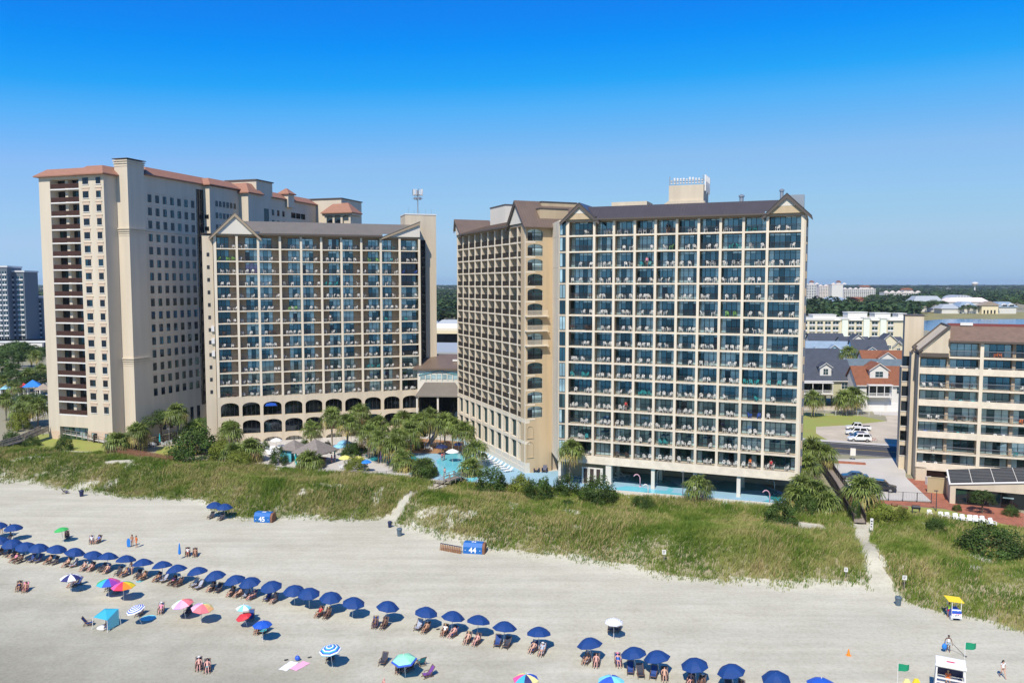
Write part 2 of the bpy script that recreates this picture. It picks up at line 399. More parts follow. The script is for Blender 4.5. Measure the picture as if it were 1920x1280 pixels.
# inland ground: one sheet to the horizon
mat('ground_soil', (.20, .19, .11), .95, .45, .03, var2=(.30, .27, .19))
gp = [(-9000, 3600)]+[(x, y-.6) for x, y in [(-3000, 1300)]+BACK_+[(3000, -1100)]]+[(9000, -3000), (9000, 14000), (-9000, 14000)]
gb = MB(); gb.add([(x, y, SITE-.02) for x, y in gp], [tuple(range(len(gp)))]); tag(gb.build('ground', M['ground_soil']), kind='structure')
# the sea behind the camera
def watermat(name, col, rough=.08, bump=.2, bs=.5):
    m = mat(name, col, rough, .25, .05, spec=.6, bump=bump, bscale=bs); return m
watermat('sea_water', (.02, .10, .14), .12, .5, .35)
sb_ = MB(); sb_.add([(-9000, 3660, -1.35), (-9000, -12000, -1.35), (9000, -12000, -1.35), (9000, -3540, -1.35)], [(0, 1, 2, 3)]); tag(sb_.build('sea', M['sea_water']), kind='structure')

def sheet(name, pts, z, m, kind='structure'):
    b = MB(); b.add([(p[0], p[1], z) for p in pts], [tuple(range(len(pts)))])
    o = b.build(name, m); o.data.polygons[0].flip() if o.data.polygons[0].normal.z < 0 else None
    return tag(o, kind=kind)
PX = lambda pts, z=SITE: [at(x, y, z).xy[:] for x, y in pts]
mat('lawn', (.20, .25, .045), .95, .45, .25, var2=(.30, .27, .07))
mat('lot_sand', (.50, .43, .32), .95, .2, .2)
mat('brick_red', (.36, .13, .075), .9, .3, 1.2)
mat('deck_blue', (.27, .44, .54), .8, .08, .3)
mat('pool_paint', (.12, .50, .62), .5)
watermat('pool_water', (.20, .66, .76), .05, .12, 2.5)
watermat('dark_pool_water', (.03, .30, .36), .05, .12, 2.5)  # darker copy of the pool water; shade under the hotel mixed into its colour
watermat('lake_water', (.045, .14, .30), .15, .3, .2)
AX = math.atan2(-14.5, 36.6); dx_, dy_ = math.cos(AX), math.sin(AX); nx_, ny_ = -dy_, dx_
def along(cx, cy, a, b): return (cx+dx_*a+nx_*b, cy+dy_*a+ny_*b)
RC = (73.5, 169.3)
sheet('road', [along(*RC, -96, -6.2), along(*RC, 400, -6.2), along(*RC, 400, 6.2), along(*RC, -96, 6.2)], SITE+.004, M['asphalt'])
for b, w, m_ in ((.12, .06, 'paint_yellow'), (-.12, .06, 'paint_yellow'), (5.5, .07, 'paint_line'), (-5.5, .07, 'paint_line')):
    sheet('road_marking', [along(*RC, -96, b-w), along(*RC, 400, b-w), along(*RC, 400, b+w), along(*RC, -96, b+w)], SITE+.008, M[m_])
sheet('pavement', [along(*RC, -96, 6.2), along(*RC, 400, 6.2), along(*RC, 400, 8.6), along(*RC, -96, 8.6)], SITE+.12, M['concrete_pale'])
sheet('parking_lot', PX([(1552, 861), (1698, 858), (1698, 893), (1748, 940), (1640, 936), (1602, 930), (1570, 890)]), SITE+.004, M['concrete_pale'])
sheet('brick_patio', PX([(1700, 896), (1730, 898), (1785, 905), (1790, 930), (1920, 962), (1920, 992), (1770, 953), (1640, 943), (1636, 937), (1748, 941)]), SITE+.012, M['brick_red'])
sheet('lawn', PX([(1636, 944), (1770, 954), (1925, 993), (1960, 1010), (1870, 988), (1735, 968), (1650, 962)]), SITE+.016, M['lawn'])
sheet('lawn', PX([(1500, 773), (1600, 777), (1662, 789), (1600, 800), (1580, 812), (1600, 832), (1500, 826)]), SITE+.004, M['lawn'])
sheet('sand_lot', PX([(1530, 800), (1585, 797), (1664, 789), (1660, 780), (1640, 776), (1700, 770), (1720, 834), (1560, 829), (1530, 812)]), SITE+.008, M['lot_sand'])
sheet('driveway', PX([(1635, 769), (1700, 769), (1700, 779), (1640, 777)]), SITE+.012, M['concrete_pale'])
sheet('yard_sand', PX([(1500, 758), (1640, 764), (1640, 769), (1500, 769)]), SITE+.004, M['lot_sand'])
sheet('lawn', PX([(-60, 842), (0, 828), (60, 815), (110, 812), (170, 824), (215, 836), (242, 846), (150, 852), (0, 850)]), SITE+.004, M['lawn'])
sheet('lawn', PX([(290, 850), (300, 838), (345, 833), (360, 850), (330, 862)]), SITE+.004, M['lawn'])
# pool terraces
CY = [(-42, 151), (-28, 146.8), (-13, 141.8), (5, 137.8), (16, 133.6), (41.7, 125.4), (47, 124.2), (49, 127.5), (44, 140), (12, 151), (0, 156), (-12, 184), (-20, 190), (-62, 176), (-58, 160)]
sheet('pool_deck', CY, SITE+.006, M['concrete_pale'])
sheet('pool_deck', [(-13, 142.3), (5, 138.2), (16, 134.0), (41.7, 125.8), (47, 124.6), (48.6, 127.3), (44, 140), (12, 150.6), (2.5, 147.7), (-12.6, 183), (-18, 168), (-30, 160), (-27, 152)], SITE+.012, M['deck_blue'])
Z8 = lambda pts: PX([(960+x*.28125, 760+y*.28125) for x, y in pts])
sheet('swimming_pool_water', Z8([(770, 500), (830, 455), (930, 448), (1000, 480), (1080, 515), (1135, 548), (1060, 548), (960, 522), (860, 518)]), SITE+.02, M['dark_pool_water'])
sheet('swimming_pool_water', Z8([(1330, 520), (1450, 495), (1600, 515), (1690, 540), (1790, 590), (1800, 640), (1720, 625), (1660, 565), (1560, 565), (1450, 578), (1345, 562)]), SITE+.02, M['dark_pool_water'])
sheet('swimming_pool_water', Z8([(690, 548), (760, 536), (860, 543), (940, 562), (1030, 566), (1045, 548), (1080, 560), (1060, 578), (1180, 592), (1330, 618), (1420, 640), (1560, 656), (1680, 640), (1715, 618), (1725, 650), (1640, 668), (1500, 668), (1340, 648), (1180, 612), (1000, 592), (850, 575), (700, 562)]), SITE+.02, M['pool_water'])
sheet('swimming_pool_water', PX([(818, 862), (838, 851), (862, 849), (884, 853), (896, 868), (900, 888), (890, 903), (858, 906), (838, 899), (822, 886)]), SITE+.02, M['pool_water'])
sheet('swimming_pool_water', PX([(684, 853), (720, 848), (772, 850), (788, 862), (770, 872), (735, 870), (700, 866)]), SITE+.02, M['dark_pool_water'])
mat('timber_deck', (.36, .20, .10), .85, .2, 1.5, stretch=(1, 6, 1))
sheet('timber_deck', PX([(700, 838), (790, 822), (870, 828), (872, 845), (820, 850), (730, 848)]), SITE+.03, M['timber_deck'])
sheet('timber_deck', PX([(628, 868), (700, 864), (770, 876), (765, 893), (700, 890), (640, 880)]), SITE+.03, M['concrete_pale'])
# low white wall between terrace and dune
lw_ = MB(); P_ = [(12, 135.2), (16.3, 133.3), (41.7, 125.1), (46.6, 123.9), (49.2, 126.2)]
for a, b in zip(P_, P_[1:]): lw_.bar((*a, SITE+.15), (*b, SITE+.15), .25, .9)
tag(lw_.build('terrace_wall', M['stucco_white']), 'low white wall between the blue pool terrace and the dune grass', 'wall')
# lake and its far bank
sheet('lake', [(310, 560), (1300, 560), (1300, 800), (440, 805), (410, 780), (330, 700)], SITE+.01, M['lake_water'])
mat('bank_grass', (.27, .24, .09), .95, .3, .05)
sheet('lake_bank', [(410, 780), (440, 805), (1300, 800), (1300, 985), (380, 1000), (385, 900)], SITE+.02, M['bank_grass'])

# ---------------------------------------------------------------- dune grass
def grassmat(name, stops, scale):
    m = bpy.data.materials.new(name); m.use_nodes = True; nt = m.node_tree; N = nt.nodes; L = nt.links; b = N['Principled BSDF']
    b.inputs['Roughness'].default_value = .7; b.inputs['Specular IOR Level'].default_value = .2
    g = N.new('ShaderNodeNewGeometry'); n = N.new('ShaderNodeTexNoise'); n.inputs['Scale'].default_value = scale; n.inputs['Detail'].default_value = 6; n.inputs['Roughness'].default_value = .7; L.new(g.outputs['Position'], n.inputs['Vector'])
    r = N.new('ShaderNodeValToRGB'); e = r.color_ramp.elements
    while len(e) < len(stops): e.new(.5)
    for q, (p, c) in zip(e, stops): q.position = p; q.color = (*c, 1)
    L.new(n.outputs['Fac'], r.inputs['Fac']); L.new(r.outputs['Color'], b.inputs['Base Color']); M[name] = m; return m
grassmat('dune_grass', [(.36, (.07, .135, .014)), (.48, (.145, .205, .03)), (.57, (.26, .275, .075)), (.67, (.35, .29, .12)), (.76, (.45, .40, .18))], .16)
grassmat('dune_straw', [(.35, (.34, .28, .12)), (.65, (.44, .33, .16))], .3)
def blades(X, Y, Z, hh, rg, nb, width, lean, spread):
    n = len(X)*nb
    x = np.repeat(X, nb)+rg.normal(0, spread, n); y = np.repeat(Y, nb)+rg.normal(0, spread, n); z = np.repeat(Z, nb)-.05
    h = np.repeat(hh, nb)*rg.uniform(.6, 1.15, n); a = rg.uniform(0, 2*np.pi, n); l = np.abs(rg.normal(0, lean, n))*h
    # prevailing wind leans them towards the right
    lx = np.cos(a)*l+.22*h; ly = np.sin(a)*l
    pa = rg.uniform(0, np.pi, n); w = width*rg.uniform(.7, 1.3, n)/2; px, py = np.cos(pa)*w, np.sin(pa)*w
    V = np.empty((n, 6, 3), np.float32)
    for k, (t, ww) in enumerate(((0, 1.0), (.55, .9), (1.0, .12))):
        q = t**1.6
        cx, cy, cz = x+lx*q, y+ly*q, z+h*t*(1-.12*t)
        V[:, 2*k, 0] = cx-px*ww; V[:, 2*k, 1] = cy-py*ww; V[:, 2*k, 2] = cz
        V[:, 2*k+1, 0] = cx+px*ww; V[:, 2*k+1, 1] = cy+py*ww; V[:, 2*k+1, 2] = cz
    b = np.arange(n)*6
    Q = np.concatenate([np.stack([b, b+1, b+3, b+2], 1), np.stack([b+2, b+3, b+5, b+4], 1)])
    return V.reshape(-1, 3), Q
def scatter(n, x0, x1, rg, lim=None):
    X = rg.uniform(x0, x1, n); t = rg.uniform(0, 1, n)
    Y0 = interp(TOE, X)-2; Y1 = interp(BACK_, X); Y = Y0+(Y1-Y0)*t
    keep = rg.uniform(0, 1, n) < np.clip((Y1-Y0)/34, 0, 1)
    keep &= rg.uniform(0, 1, n) < grass_mask(X, Y)
    return X[keep], Y[keep]
rg = np.random.default_rng(3)
X, Y = scatter(150000, -125, 84, rg); Z = height(X, Y)
tall = .45+.75*vnoise(X, Y, 5, 12)*np.clip(dune_d(X, Y)/4, .45, 1)
v1, q1 = blades(X, Y, Z, tall, rg, 4, .058, .38, .16)
pk = (vnoise(X, Y, 6, 21) > .40) & (rg.uniform(0, 1, len(X)) < np.where(vnoise(X, Y, 8, 41) > .6, .42, .10)) & (dune_d(X, Y) > 2)
v2, q2 = blades(X[pk], Y[pk], Z[pk], tall[pk]*1.35, rg, 2, .055, .30, .2)
V = np.concatenate([v1, v2]); Q = np.concatenate([q1, q2+len(v1)])
mi = np.concatenate([np.zeros(len(q1), int), np.ones(len(q2), int)])
tag(link('dune_grass', np_mesh('dune_grass', V, Q, None, mi, [M['dune_grass'], M['dune_straw']])), 'tall green and straw coloured beach grass covering the dune', 'grass', kind='stuff')
# ---------------------------------------------------------------- hotels
def frame(ox, oy, ang): return Matrix.Translation((ox, oy, 0)) @ Matrix.Rotation(ang, 4, 'Z')
CHAIRS = []          # (world matrix-like: x, y, z, rot, colour, place words)
WIN_MATS = lambda: [M[k] for k in ('frame_dark', 'pane_blue', 'pane_curtain', 'pane_deep', 'pane_black', 'pane_violet')]
NUMW = ['zero','one','two','three','four','five','six','seven','eight','nine','ten','eleven','twelve','thirteen','fourteen','fifteen','sixteen']

def window(mb, u0, u1, v, z0, z1, n=4, header=.42, rng=RNG, style='mix', fr=.085):
    """sliding doors seen from outside: frame bars in front of panes, curtains drawn behind some panes"""
    mb.box(u0, u1, v-.05, v+.04, z0, z0+.06, 0); mb.box(u0, u1, v-.05, v+.04, z1-.07, z1, 0)
    zs = [z0+.06, z1-.07]
    if header:
        mb.box(u0+fr, u1-fr, v-.048, v+.04, z1-header-.05, z1-header, 0); zs = [z0+.06, z1-header-.05, z1-.07]
    w = (u1-u0)/n
    pulled = rng.random()
    for i in range(n+1):
        x = u0+i*w; mb.box(x-(0 if i == 0 else fr/2), x+(0 if i == n else fr/2), v-.046, v+.04, z0+.06, z1-.07, 0)
    for i in range(n):
        a, b = u0+i*w, u0+(i+1)*w
        if style == 'mix':
            edge = i in (0, n-1)
            p = rng.random()
            m = 2 if (edge and p < .62) or (pulled > .78 and p < .8) else (1 if p < .72 else 3)
            if rng.random() < .012: m = 4
        elif style == 'blue': m = 1 if rng.random() < .8 else 2
        elif style == 'black': m = 4 if rng.random() < .75 else 3
        elif style == 'violet': m = 5
        else: m = 3 if rng.random() < .7 else 1
        mb.quad((a, v, z0), (b, v, z0), (b, v, zs[1]), (a, v, zs[1]), m)
        if header: mb.quad((a, v, zs[1]), (b, v, zs[1]), (b, v, z1), (a, v, z1), m if style in ('black', 'deep') else (2 if m == 2 or rng.random() < .5 else m))

def railing(mb, u0, u1, v, z, h=1.02, step=.125, t=.036):
    mb.box(u0, u1, v-.025, v+.025, z+h-.05, z+h, 0)
    mb.box(u0, u1, v-.02, v+.02, z+.09, z+.12, 0)
    n = max(2, int((u1-u0)/step))
    for i in range(1, n):
        x = u0+(u1-u0)*i/n
        mb.add([(x-t/2, v-t/2, z+.12), (x+t/2, v-t/2, z+.12), (x+t/2, v+t/2, z+.12), (x-t/2, v+t/2, z+.12),
                (x-t/2, v-t/2, z+h-.05), (x+t/2, v-t/2, z+h-.05), (x+t/2, v+t/2, z+h-.05), (x-t/2, v+t/2, z+h-.05)],
               [(0,1,5,4),(1,2,6,5),(2,3,7,6),(3,0,4,7)])

def arch_pts(u0, u1, z0, zs, zt, n=10):
    """outline of an opening with a segmental arch: sill z0, spring zs, crown zt"""
    pts = [(u0, z0), (u1, z0)]
    for i in range(n+1):
        a = math.pi*i/n; c = (u0+u1)/2; w = (u1-u0)/2
        pts.append((c+w*math.cos(a), zs+(zt-zs)*math.sin(a)**.8))
    return pts
def arch_wall(mb, u0, u1, z0, z1, holes, v, dep, m=0, mr=None, n=12):
    """wall sheet at v with arched openings (list of (a,b,sill,spring,crown)), with reveals of depth dep"""
    mr = m if mr is None else mr
    xs = sorted(set([u0, u1]+[h[0] for h in holes]+[h[1] for h in holes]))
    # vertical strips between holes
    hs = sorted(holes); x = u0
    for a, b, s, sp, cr in hs:
        if a > x: mb.quad((x, v, z0), (a, v, z0), (a, v, z1), (x, v, z1), m)
        if s > z0: mb.quad((a, v, z0), (b, v, z0), (b, v, s), (a, v, s), m)
        top = []
        for i in range(n+1):
            t = i/n; ang = math.pi*(1-t)
            top.append((a+(b-a)*(.5+.5*math.cos(ang)), sp+(cr-sp)*math.sin(ang)**.8))
        for (xa, za), (xb, zb) in zip(top, top[1:]):
            if xb-xa < 1e-4: continue
            mb.quad((xa, v, za), (xb, v, zb), (xb, v, z1), (xa, v, z1), m)
            mb.quad((xa, v, za), (xa, v+dep, za), (xb, v+dep, zb), (xb, v, zb), mr)
        mb.quad((a, v, s), (a, v+dep, s), (a, v+dep, sp), (a, v, sp), mr); mb.quad((b, v, s), (b, v, sp), (b, v+dep, sp), (b, v+dep, s), mr)
        mb.quad((a, v, s), (b, v, s), (b, v+dep, s), (a, v+dep, s), mr)
        x = b
    if x < u1: mb.quad((x, v, z0), (u1, v, z0), (u1, v, z1), (x, v, z1), m)

class Many:
    """parts of one kind on one building: the nearest 100 as objects, the rest as one"""
    def __init__(s, name, mats, parent, base): s.name, s.mats, s.parent, s.base, s.items = name, mats, parent, base, []
    def add(s, fn, M4, key): s.items.append((key, fn, M4))
    def finish(s, limit=100):
        s.items.sort(key=lambda t: t[0])
        rest = MB()
        for i, (k, fn, M4) in enumerate(s.items):
            mb = MB() if i < limit else rest
            mb.M = s.base @ M4
            fn(mb)
            if i < limit: mb.M = None; mb.build(s.name, s.mats, s.parent)
        if rest.v: rest.M = None; tag(rest.build(s.name, s.mats, s.parent), kind='stuff')

def chair_colour(rng):
    p = rng.random()
    return 'white' if p < .90 else ('teal' if p < .95 else ('brown' if p < .98 else ('blue' if p < .988 else 'green')))
def put_chairs(M4, u0, u1, v0, v1, z, rng, words_, kmax=4, group_colour=None):
    """a few plastic chairs and a low table on a balcony"""
    w = u1-u0
    p = rng.random()
    if p < .05: return
    n = 1 if p < .14 else (2 if p < .6 else (3 if p < .93 else 4))
    if w < 3 and n > 3: n = 3
    n = min(n, kmax)
    colr = group_colour or chair_colour(rng)
    slots = [u0+.5+(w-1.0)*i/5 for i in range(6)]
    rng.shuffle(slots); use = []
    for s in slots:
        if all(abs(s-q) > .62 for q in use): use.append(s)
        if len(use) == n: break
    use.sort()
    order = ['sole'] if len(use) == 1 else (['leftmost', 'rightmost'] if len(use) == 2 else ['leftmost', 'middle', 'rightmost'] if len(use) == 3 else ['leftmost', 'second', 'third', 'rightmost'])
    for s, od in zip(use, order):
        c = colr if rng.random() < .93 else 'white'
        P = M4 @ Vector((s+rng.uniform(-.08, .08), rng.uniform(v0+.42, v0+.8), z))
        ang = math.atan2(M4[1][0], M4[0][0])+rng.gauss(0, .7)+(math.pi if rng.random() < .06 else 0)
        CHAIRS.append((P, ang, c, words_, od))

def gable(mb, u0, u1, zc0, zc1, zp, v, vb, ms, peak=None, over=.5, board=.45, tymp=None, drop=None):
    """front gable: tympanum, barge boards and two roof slopes running back from v to vb. ms = (tympanum low, tympanum top, board, roof)"""
    pk = (u0+u1)/2 if peak is None else peak
    mb.prism([(u0, zc0), (u1, zc1), (pk, zp-.25)], 'y', v+.02, v+.3, ms[0])
    if tymp:
        f = tymp; a = (u0+(pk-u0)*f, zc0+(zp-.25-zc0)*f); b = (u1+(pk-u1)*f, zc1+(zp-.25-zc1)*f)
        mb.prism([a, b, (pk, zp-.28)], 'y', v-.01, v+.015, ms[1])
    sl0 = (zp-zc0)/(pk-u0) if pk > u0 else 0; sl1 = (zp-zc1)/(u1-pk) if u1 > pk else 0
    a0 = (u0-over, zc0-sl0*over); a1 = (u1+over, zc1-sl1*over)
    if pk > u0:
        mb.prism([a0, (pk, zp), (pk, zp-board*1.3), (a0[0], a0[1]-board)], 'y', v-.35, v-.15, ms[2])
        mb.prism([(a0[0]-.05, a0[1]+.02), (pk, zp+.12), (pk, zp), (a0[0]-.05, a0[1]-.12)], 'y', v-.42, vb, ms[3])
    if u1 > pk:
        mb.prism([(pk, zp), a1, (a1[0], a1[1]-board), (pk, zp-board*1.3)], 'y', v-.35, v-.15, ms[2])
        mb.prism([(pk, zp+.12), (a1[0]+.05, a1[1]+.02), (a1[0]+.05, a1[1]-.12), (pk, zp)], 'y', v-.42, vb, ms[3])

def mansard(mb, u0, u1, v0, v1, z0, z1, m, seam=.55, ms=None, rib=.05):
    """front roof slope with standing seams"""
    mb.add([(u0, v0, z0), (u1, v0, z0), (u1, v1, z1), (u0, v1, z1), (u0, v0, z0-.12), (u1, v0, z0-.12), (u1, v1, z1-.12), (u0, v1, z1-.12)],
           [(0,1,2,3), (7,6,5,4), (0,4,5,1), (1,5,6,2), (2,6,7,3), (3,7,4,0)], m)
    if seam:
        n = int((u1-u0)/seam)
        for i in range(n+1):
            x = u0+(u1-u0)*i/n
            mb.add([(x-.02, v0, z0+.004), (x+.02, v0, z0+.004), (x+.02, v1, z1+.004), (x-.02, v1, z1+.004), (x-.02, v0, z0+rib), (x+.02, v0, z0+rib), (x+.02, v1, z1+rib), (x-.02, v1, z1+rib)],
                   [(4,5,6,7), (0,1,5,4), (1,2,6,5), (3,0,4,7)], m if ms is None else ms)

rng = random.Random(11)
# ================================================================= the big hotel on the right: front block, receding wing, corner
root = empty('hotel_building', (9.64, 141.5, SITE), 0, 'tall beige beachfront hotel with two balcony wings, dark metal roof and pool beneath its front', 'hotel', 'beachfront hotels')
B0 = Matrix.Translation((-9.64, -141.5, -SITE))
FA = frame(9.64, 141.5, math.atan2(-14.5, 36.6)); LF = 39.37
BAYS = [0.2, 5.02, 8.54, 12.18, 15.75, 19.34, 22.94, 26.48, 30.12, 33.85, 39.17]
ZF = [7.0+2.785*k for k in range(15)]; ZTOP = 48.72; DEP = 1.75; BACK = 14.0
body = MB(); body.M = B0 @ FA
# core behind the balconies, side walls, fascia beam
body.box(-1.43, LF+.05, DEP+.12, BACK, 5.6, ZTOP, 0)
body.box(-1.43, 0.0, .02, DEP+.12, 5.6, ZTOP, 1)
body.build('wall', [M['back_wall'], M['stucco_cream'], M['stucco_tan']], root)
sd = MB(); sd.M = B0 @ FA
sd.box(LF+.06, LF+.3, .0, BACK, 5.6, ZTOP, 0)
for k in range(15): sd.box(LF+.3, LF+.5, 2.5, 4.2, ZF[k]+.7, ZF[k]+1.9, 1)
sd.build('end_wall', [M['stucco_cream'], M['back_wall']], root)
fr = MB(); fr.M = B0 @ FA
for k, z in enumerate(ZF):
    if k == 0: continue
    fr.box(0.03, LF, .03, DEP+.1, z-.26, z, 0)
fr.box(-.6, LF+.02, -.02, DEP+.1, 5.62, 7.0, 0)                 # transfer beam over the pool
for i, u in enumerate(BAYS):
    w = .21 if 0 < i < 10 else .25
    fr.box(u-w, u+w, 0, .26, 7.0, ZTOP-.42, 1)
    if 0 < i < 10: fr.box(u-.12, u+.12, .26, DEP+.1, 7.0, ZTOP-.42, 2)
fr.box(0, LF, .01, DEP+.1, ZTOP-.42, ZTOP, 3)
fr.build('balcony_frame', [M['concrete_edge'], M['column_cream'], M['stucco_tan'], M['fascia_tan']], root)
# glass strip beside the first bay
st = MB(); st.M = B0 @ FA
for k, z in enumerate(ZF):
    window(st, -1.25, -.15, -.02, z+.1, z+2.5, 2, 0, rng, 'mix')
st.build('corner_window', WIN_MATS(), root)
doors = Many('balcony_door', WIN_MATS(), root, B0); rails = Many('balcony_railing', [M['rail_dark']], root, B0)
for r_ in range(15):
    k = 14-r_; z = ZF[k]
    for b in range(10):
        u0, u1 = BAYS[b]+.13, BAYS[b+1]-.13
        key = (FA @ Vector(((u0+u1)/2, 0, z))-Vector((0, 0, H))).length
        sdd = rng.random()
        n = 6 if u1-u0 > 4.3 else 4
        doors.add(lambda mb, u0=u0, u1=u1, z=z, n=n, sdd=sdd: window(mb, u0+.02, u1-.02, DEP, z+.01, z+2.48, n, .40, random.Random(sdd)), FA, key)
        rails.add(lambda mb, u0=u0, u1=u1, z=z: railing(mb, BAYS[0]+.3 if u0 < 1 else u0+.14, u1-.14, .09, z), FA, key)
        put_chairs(FA, u0+.1, u1-.1, .15, DEP, z, rng, f'row {NUMW[r_+1]} from top, bay {NUMW[b+1]}, pool hotel front')
doors.finish(); rails.finish()
# roof of the front block
rf = MB(); rf.M = B0 @ FA
mansard(rf, 5.6, 33.4, -.75, 2.9, ZTOP+.05, 51.1, 0)
mansard(rf, 2.4, 5.6, -.05, 2.9, 49.21, 51.1, 0); mansard(rf, 33.4, 36.8, -.05, 2.9, 49.21, 51.1, 0)
rf.box(2.4, 36.8, 2.9, BACK-1, 50.85, 51.12, 0)
rf.box(-1.2, LF+.2, .3, BACK, ZTOP, ZTOP+.12, 1)
rf.box(5.0, 34, -.8, -.72, ZTOP-.22, ZTOP+.03, 1)
rf.box(5.0, 34, -.72, .0, ZTOP-.03, ZTOP, 2)
rf.build('roof', [M['roof_purple'], M['fascia_brown'], M['fascia_tan']], root)
for (a, b, pk, zp, nm) in ((-.55, 5.5, 2.45, 51.5, 'gable'), (33.5, 39.9, 36.7, 51.75, 'gable')):
    g = MB(); g.M = B0 @ FA
    gable(g, a, b, ZTOP, ZTOP, zp, -.35, 8, (0, 1, 2, 3), peak=pk, over=.55, board=.55, tymp=.40)
    g.build('gable', [M['stucco_tan'], M['stucco_white'], M['fascia_brown'], M['roof_purple']], root)
ph = MB(); ph.M = B0 @ FA
PHU = 17.0
ph.box(16.6, 22.6, 7, 13, 51.1, 54.7, 0); ph.prism([(14.8, 50.9), (23.2, 50.9), (22.6, 52.0), (16.6, 52.0)], 'y', 6.7, 13.3, 0)
ph.box(6.0, 12.5, 8, 13, 50.9, 52.3, 0)
ph.build('penthouse', [M['stucco_cream']], root)
pr = MB(); pr.M = B0 @ FA
for a in (16.7, 22.5):
    pr.bar((a, 7.1, 54.7), (a, 7.1, 56.3), .12); pr.bar((a, 12.9, 54.7), (a, 12.9, 56.2), .12)
pr.bar((16.7, 7.1, 55.6), (22.5, 7.1, 55.6), .08); pr.bar((16.7, 7.1, 55.2), (22.5, 7.1, 55.2), .06); pr.bar((22.5, 7.1, 55.6), (22.5, 12.9, 55.6), .08)
for i in range(11):
    x = 17+i*.53; pr.box(x-.14, x+.14, 7.3, 7.45, 54.9, 55.6+.5*rng.random(), 1)
for i in range(5):
    pr.box(22.7, 22.95, 7.4+i*1.2, 7.75+i*1.2, 53.2+.6*rng.random(), 56.4, 1); pr.bar((22.6, 7.5+i*1.2, 54.2), (22.95, 7.5+i*1.2, 54.2), .08)
pr.build('antenna_array', [M['metal_grey'], M['trim_white']], root)
for u, v, r, h in ((29.2, 5, .35, 1.1), (35.4, 9, .3, 2.2)):
    vt = MB(); vt.M = B0 @ FA
    vt.lathe([(r, 50.9), (r, 50.9+h), (r*1.4, 50.95+h), (r*1.4, 51.2+h), (.1, 51.4+h)], 10, 0, (u, v)); vt.build('roof_vent', [M['metal_grey']], root)
vt = MB(); vt.M = B0 @ FA
vt.box(36.2, 39, 10, 12, 50.5, 52.6, 0); vt.build('roof_unit', [M['metal_grey']], root)

# receding wing
FW = frame(-12.6, 184.0, math.atan2(-36.3, 15.1)); LW = 39.3
ZW = [12.25+2.754*k for k in range(13)]; ZWT = 48.6; DW = 1.9
wb = [LW*i/10 for i in range(11)]
bw = MB(); bw.M = B0 @ FW
bw.box(0, LW-.62, DW+.12, 16, SITE, ZWT, 0)
bw.build('wall', [M['wing_wall']], root)
fw = MB(); fw.M = B0 @ FW
for z in ZW: fw.box(-.1, LW, .03, DW+.1, z-.24, z, 0)
for i, u in enumerate(wb):
    w = .17 if 0 < i < 10 else .2
    if i == 10: u -= .22
    fw.box(u-w, u+w, 0, .22, 12.26, ZWT-.4, 1 if i else 0)
    if i < 10: fw.box(u-w+.004, u+w-.004, .22, DW+.1, 12.26, ZWT-.4, 3)
fw.box(-.2, LW-.01, -.05, DW+.1, ZWT-.45, ZWT, 2)
fw.build('balcony_frame', [M['concrete_edge'], M['column_cream'], M['fascia_tan'], M['wing_wall']], root)
lo = MB(); lo.M = B0 @ FW
for (z0, z1) in ((8.1, 11.4), (3.9, 7.4)):
    for i in range(10):
        a, b = wb[i], wb[i+1]
        lo.box(a+.12, a+.75, .1, .9, z0, z1, 0); lo.box(b-.75, b-.12, .1, .9, z0, z1, 0)
    lo.box(0, LW, .0, .9, z1, z1+.62, 0)
for u in [q-(.14 if q > LW-.1 else 0) for q in wb]: lo.box(u-.118, u+.118, -.08, .9, 3.0, 12.0, 0)
lo.box(0, LW, -.02, .9, 2.9, 3.9, 1); lo.box(0, LW, -.12, .95, SITE-.5, 2.9, 1)
lo.box(-.1, LW+.05, 0, DW+.12, 12.0, 12.24, 0)
lo.build('lower_wall', [M['column_cream'], M['stucco_white']], root)
lw = Many('tall_window', [M['frame_dark'], M['pane_deep'], M['pane_deep'], M['pane_deep'], M['pane_black'], M['pane_blue']], root, B0)
for (z0, z1) in ((8.1, 11.4), (3.9, 7.4)):
    for i in range(10):
        lw.add(lambda mb, i=i, z0=z0, z1=z1: window(mb, wb[i]+.76, wb[i+1]-.76, .55, z0, z1, 2, 0, random.Random(i+z0), 'deep'), FW, i)
lw.finish()
doors = Many('wing_balcony_door', WIN_MATS(), root, B0); rails = Many('wing_balcony_railing', [M['rail_dark']], root, B0)
for r_ in range(13):
    z = ZW[12-r_]
    for b in range(10):
        u0, u1 = wb[b]+.14, wb[b+1]-.14; key = -(b*1000)+abs(r_)
        sdd = rng.random()
        doors.add(lambda mb, u0=u0, u1=u1, z=z, sdd=sdd: window(mb, u0+.05, u1-.05, DW, z+.01, z+2.4, 4, .4, random.Random(sdd)), FW, key)
        rails.add(lambda mb, u0=u0, u1=u1, z=z: railing(mb, u0, u1, .09, z), FW, key)
        put_chairs(FW, u0+.1, u1-.1, .15, DW, z, rng, f'row {NUMW[r_+1]} from top, bay {NUMW[b+1]}, pool hotel side wing', 2)
doors.finish(); rails.finish()
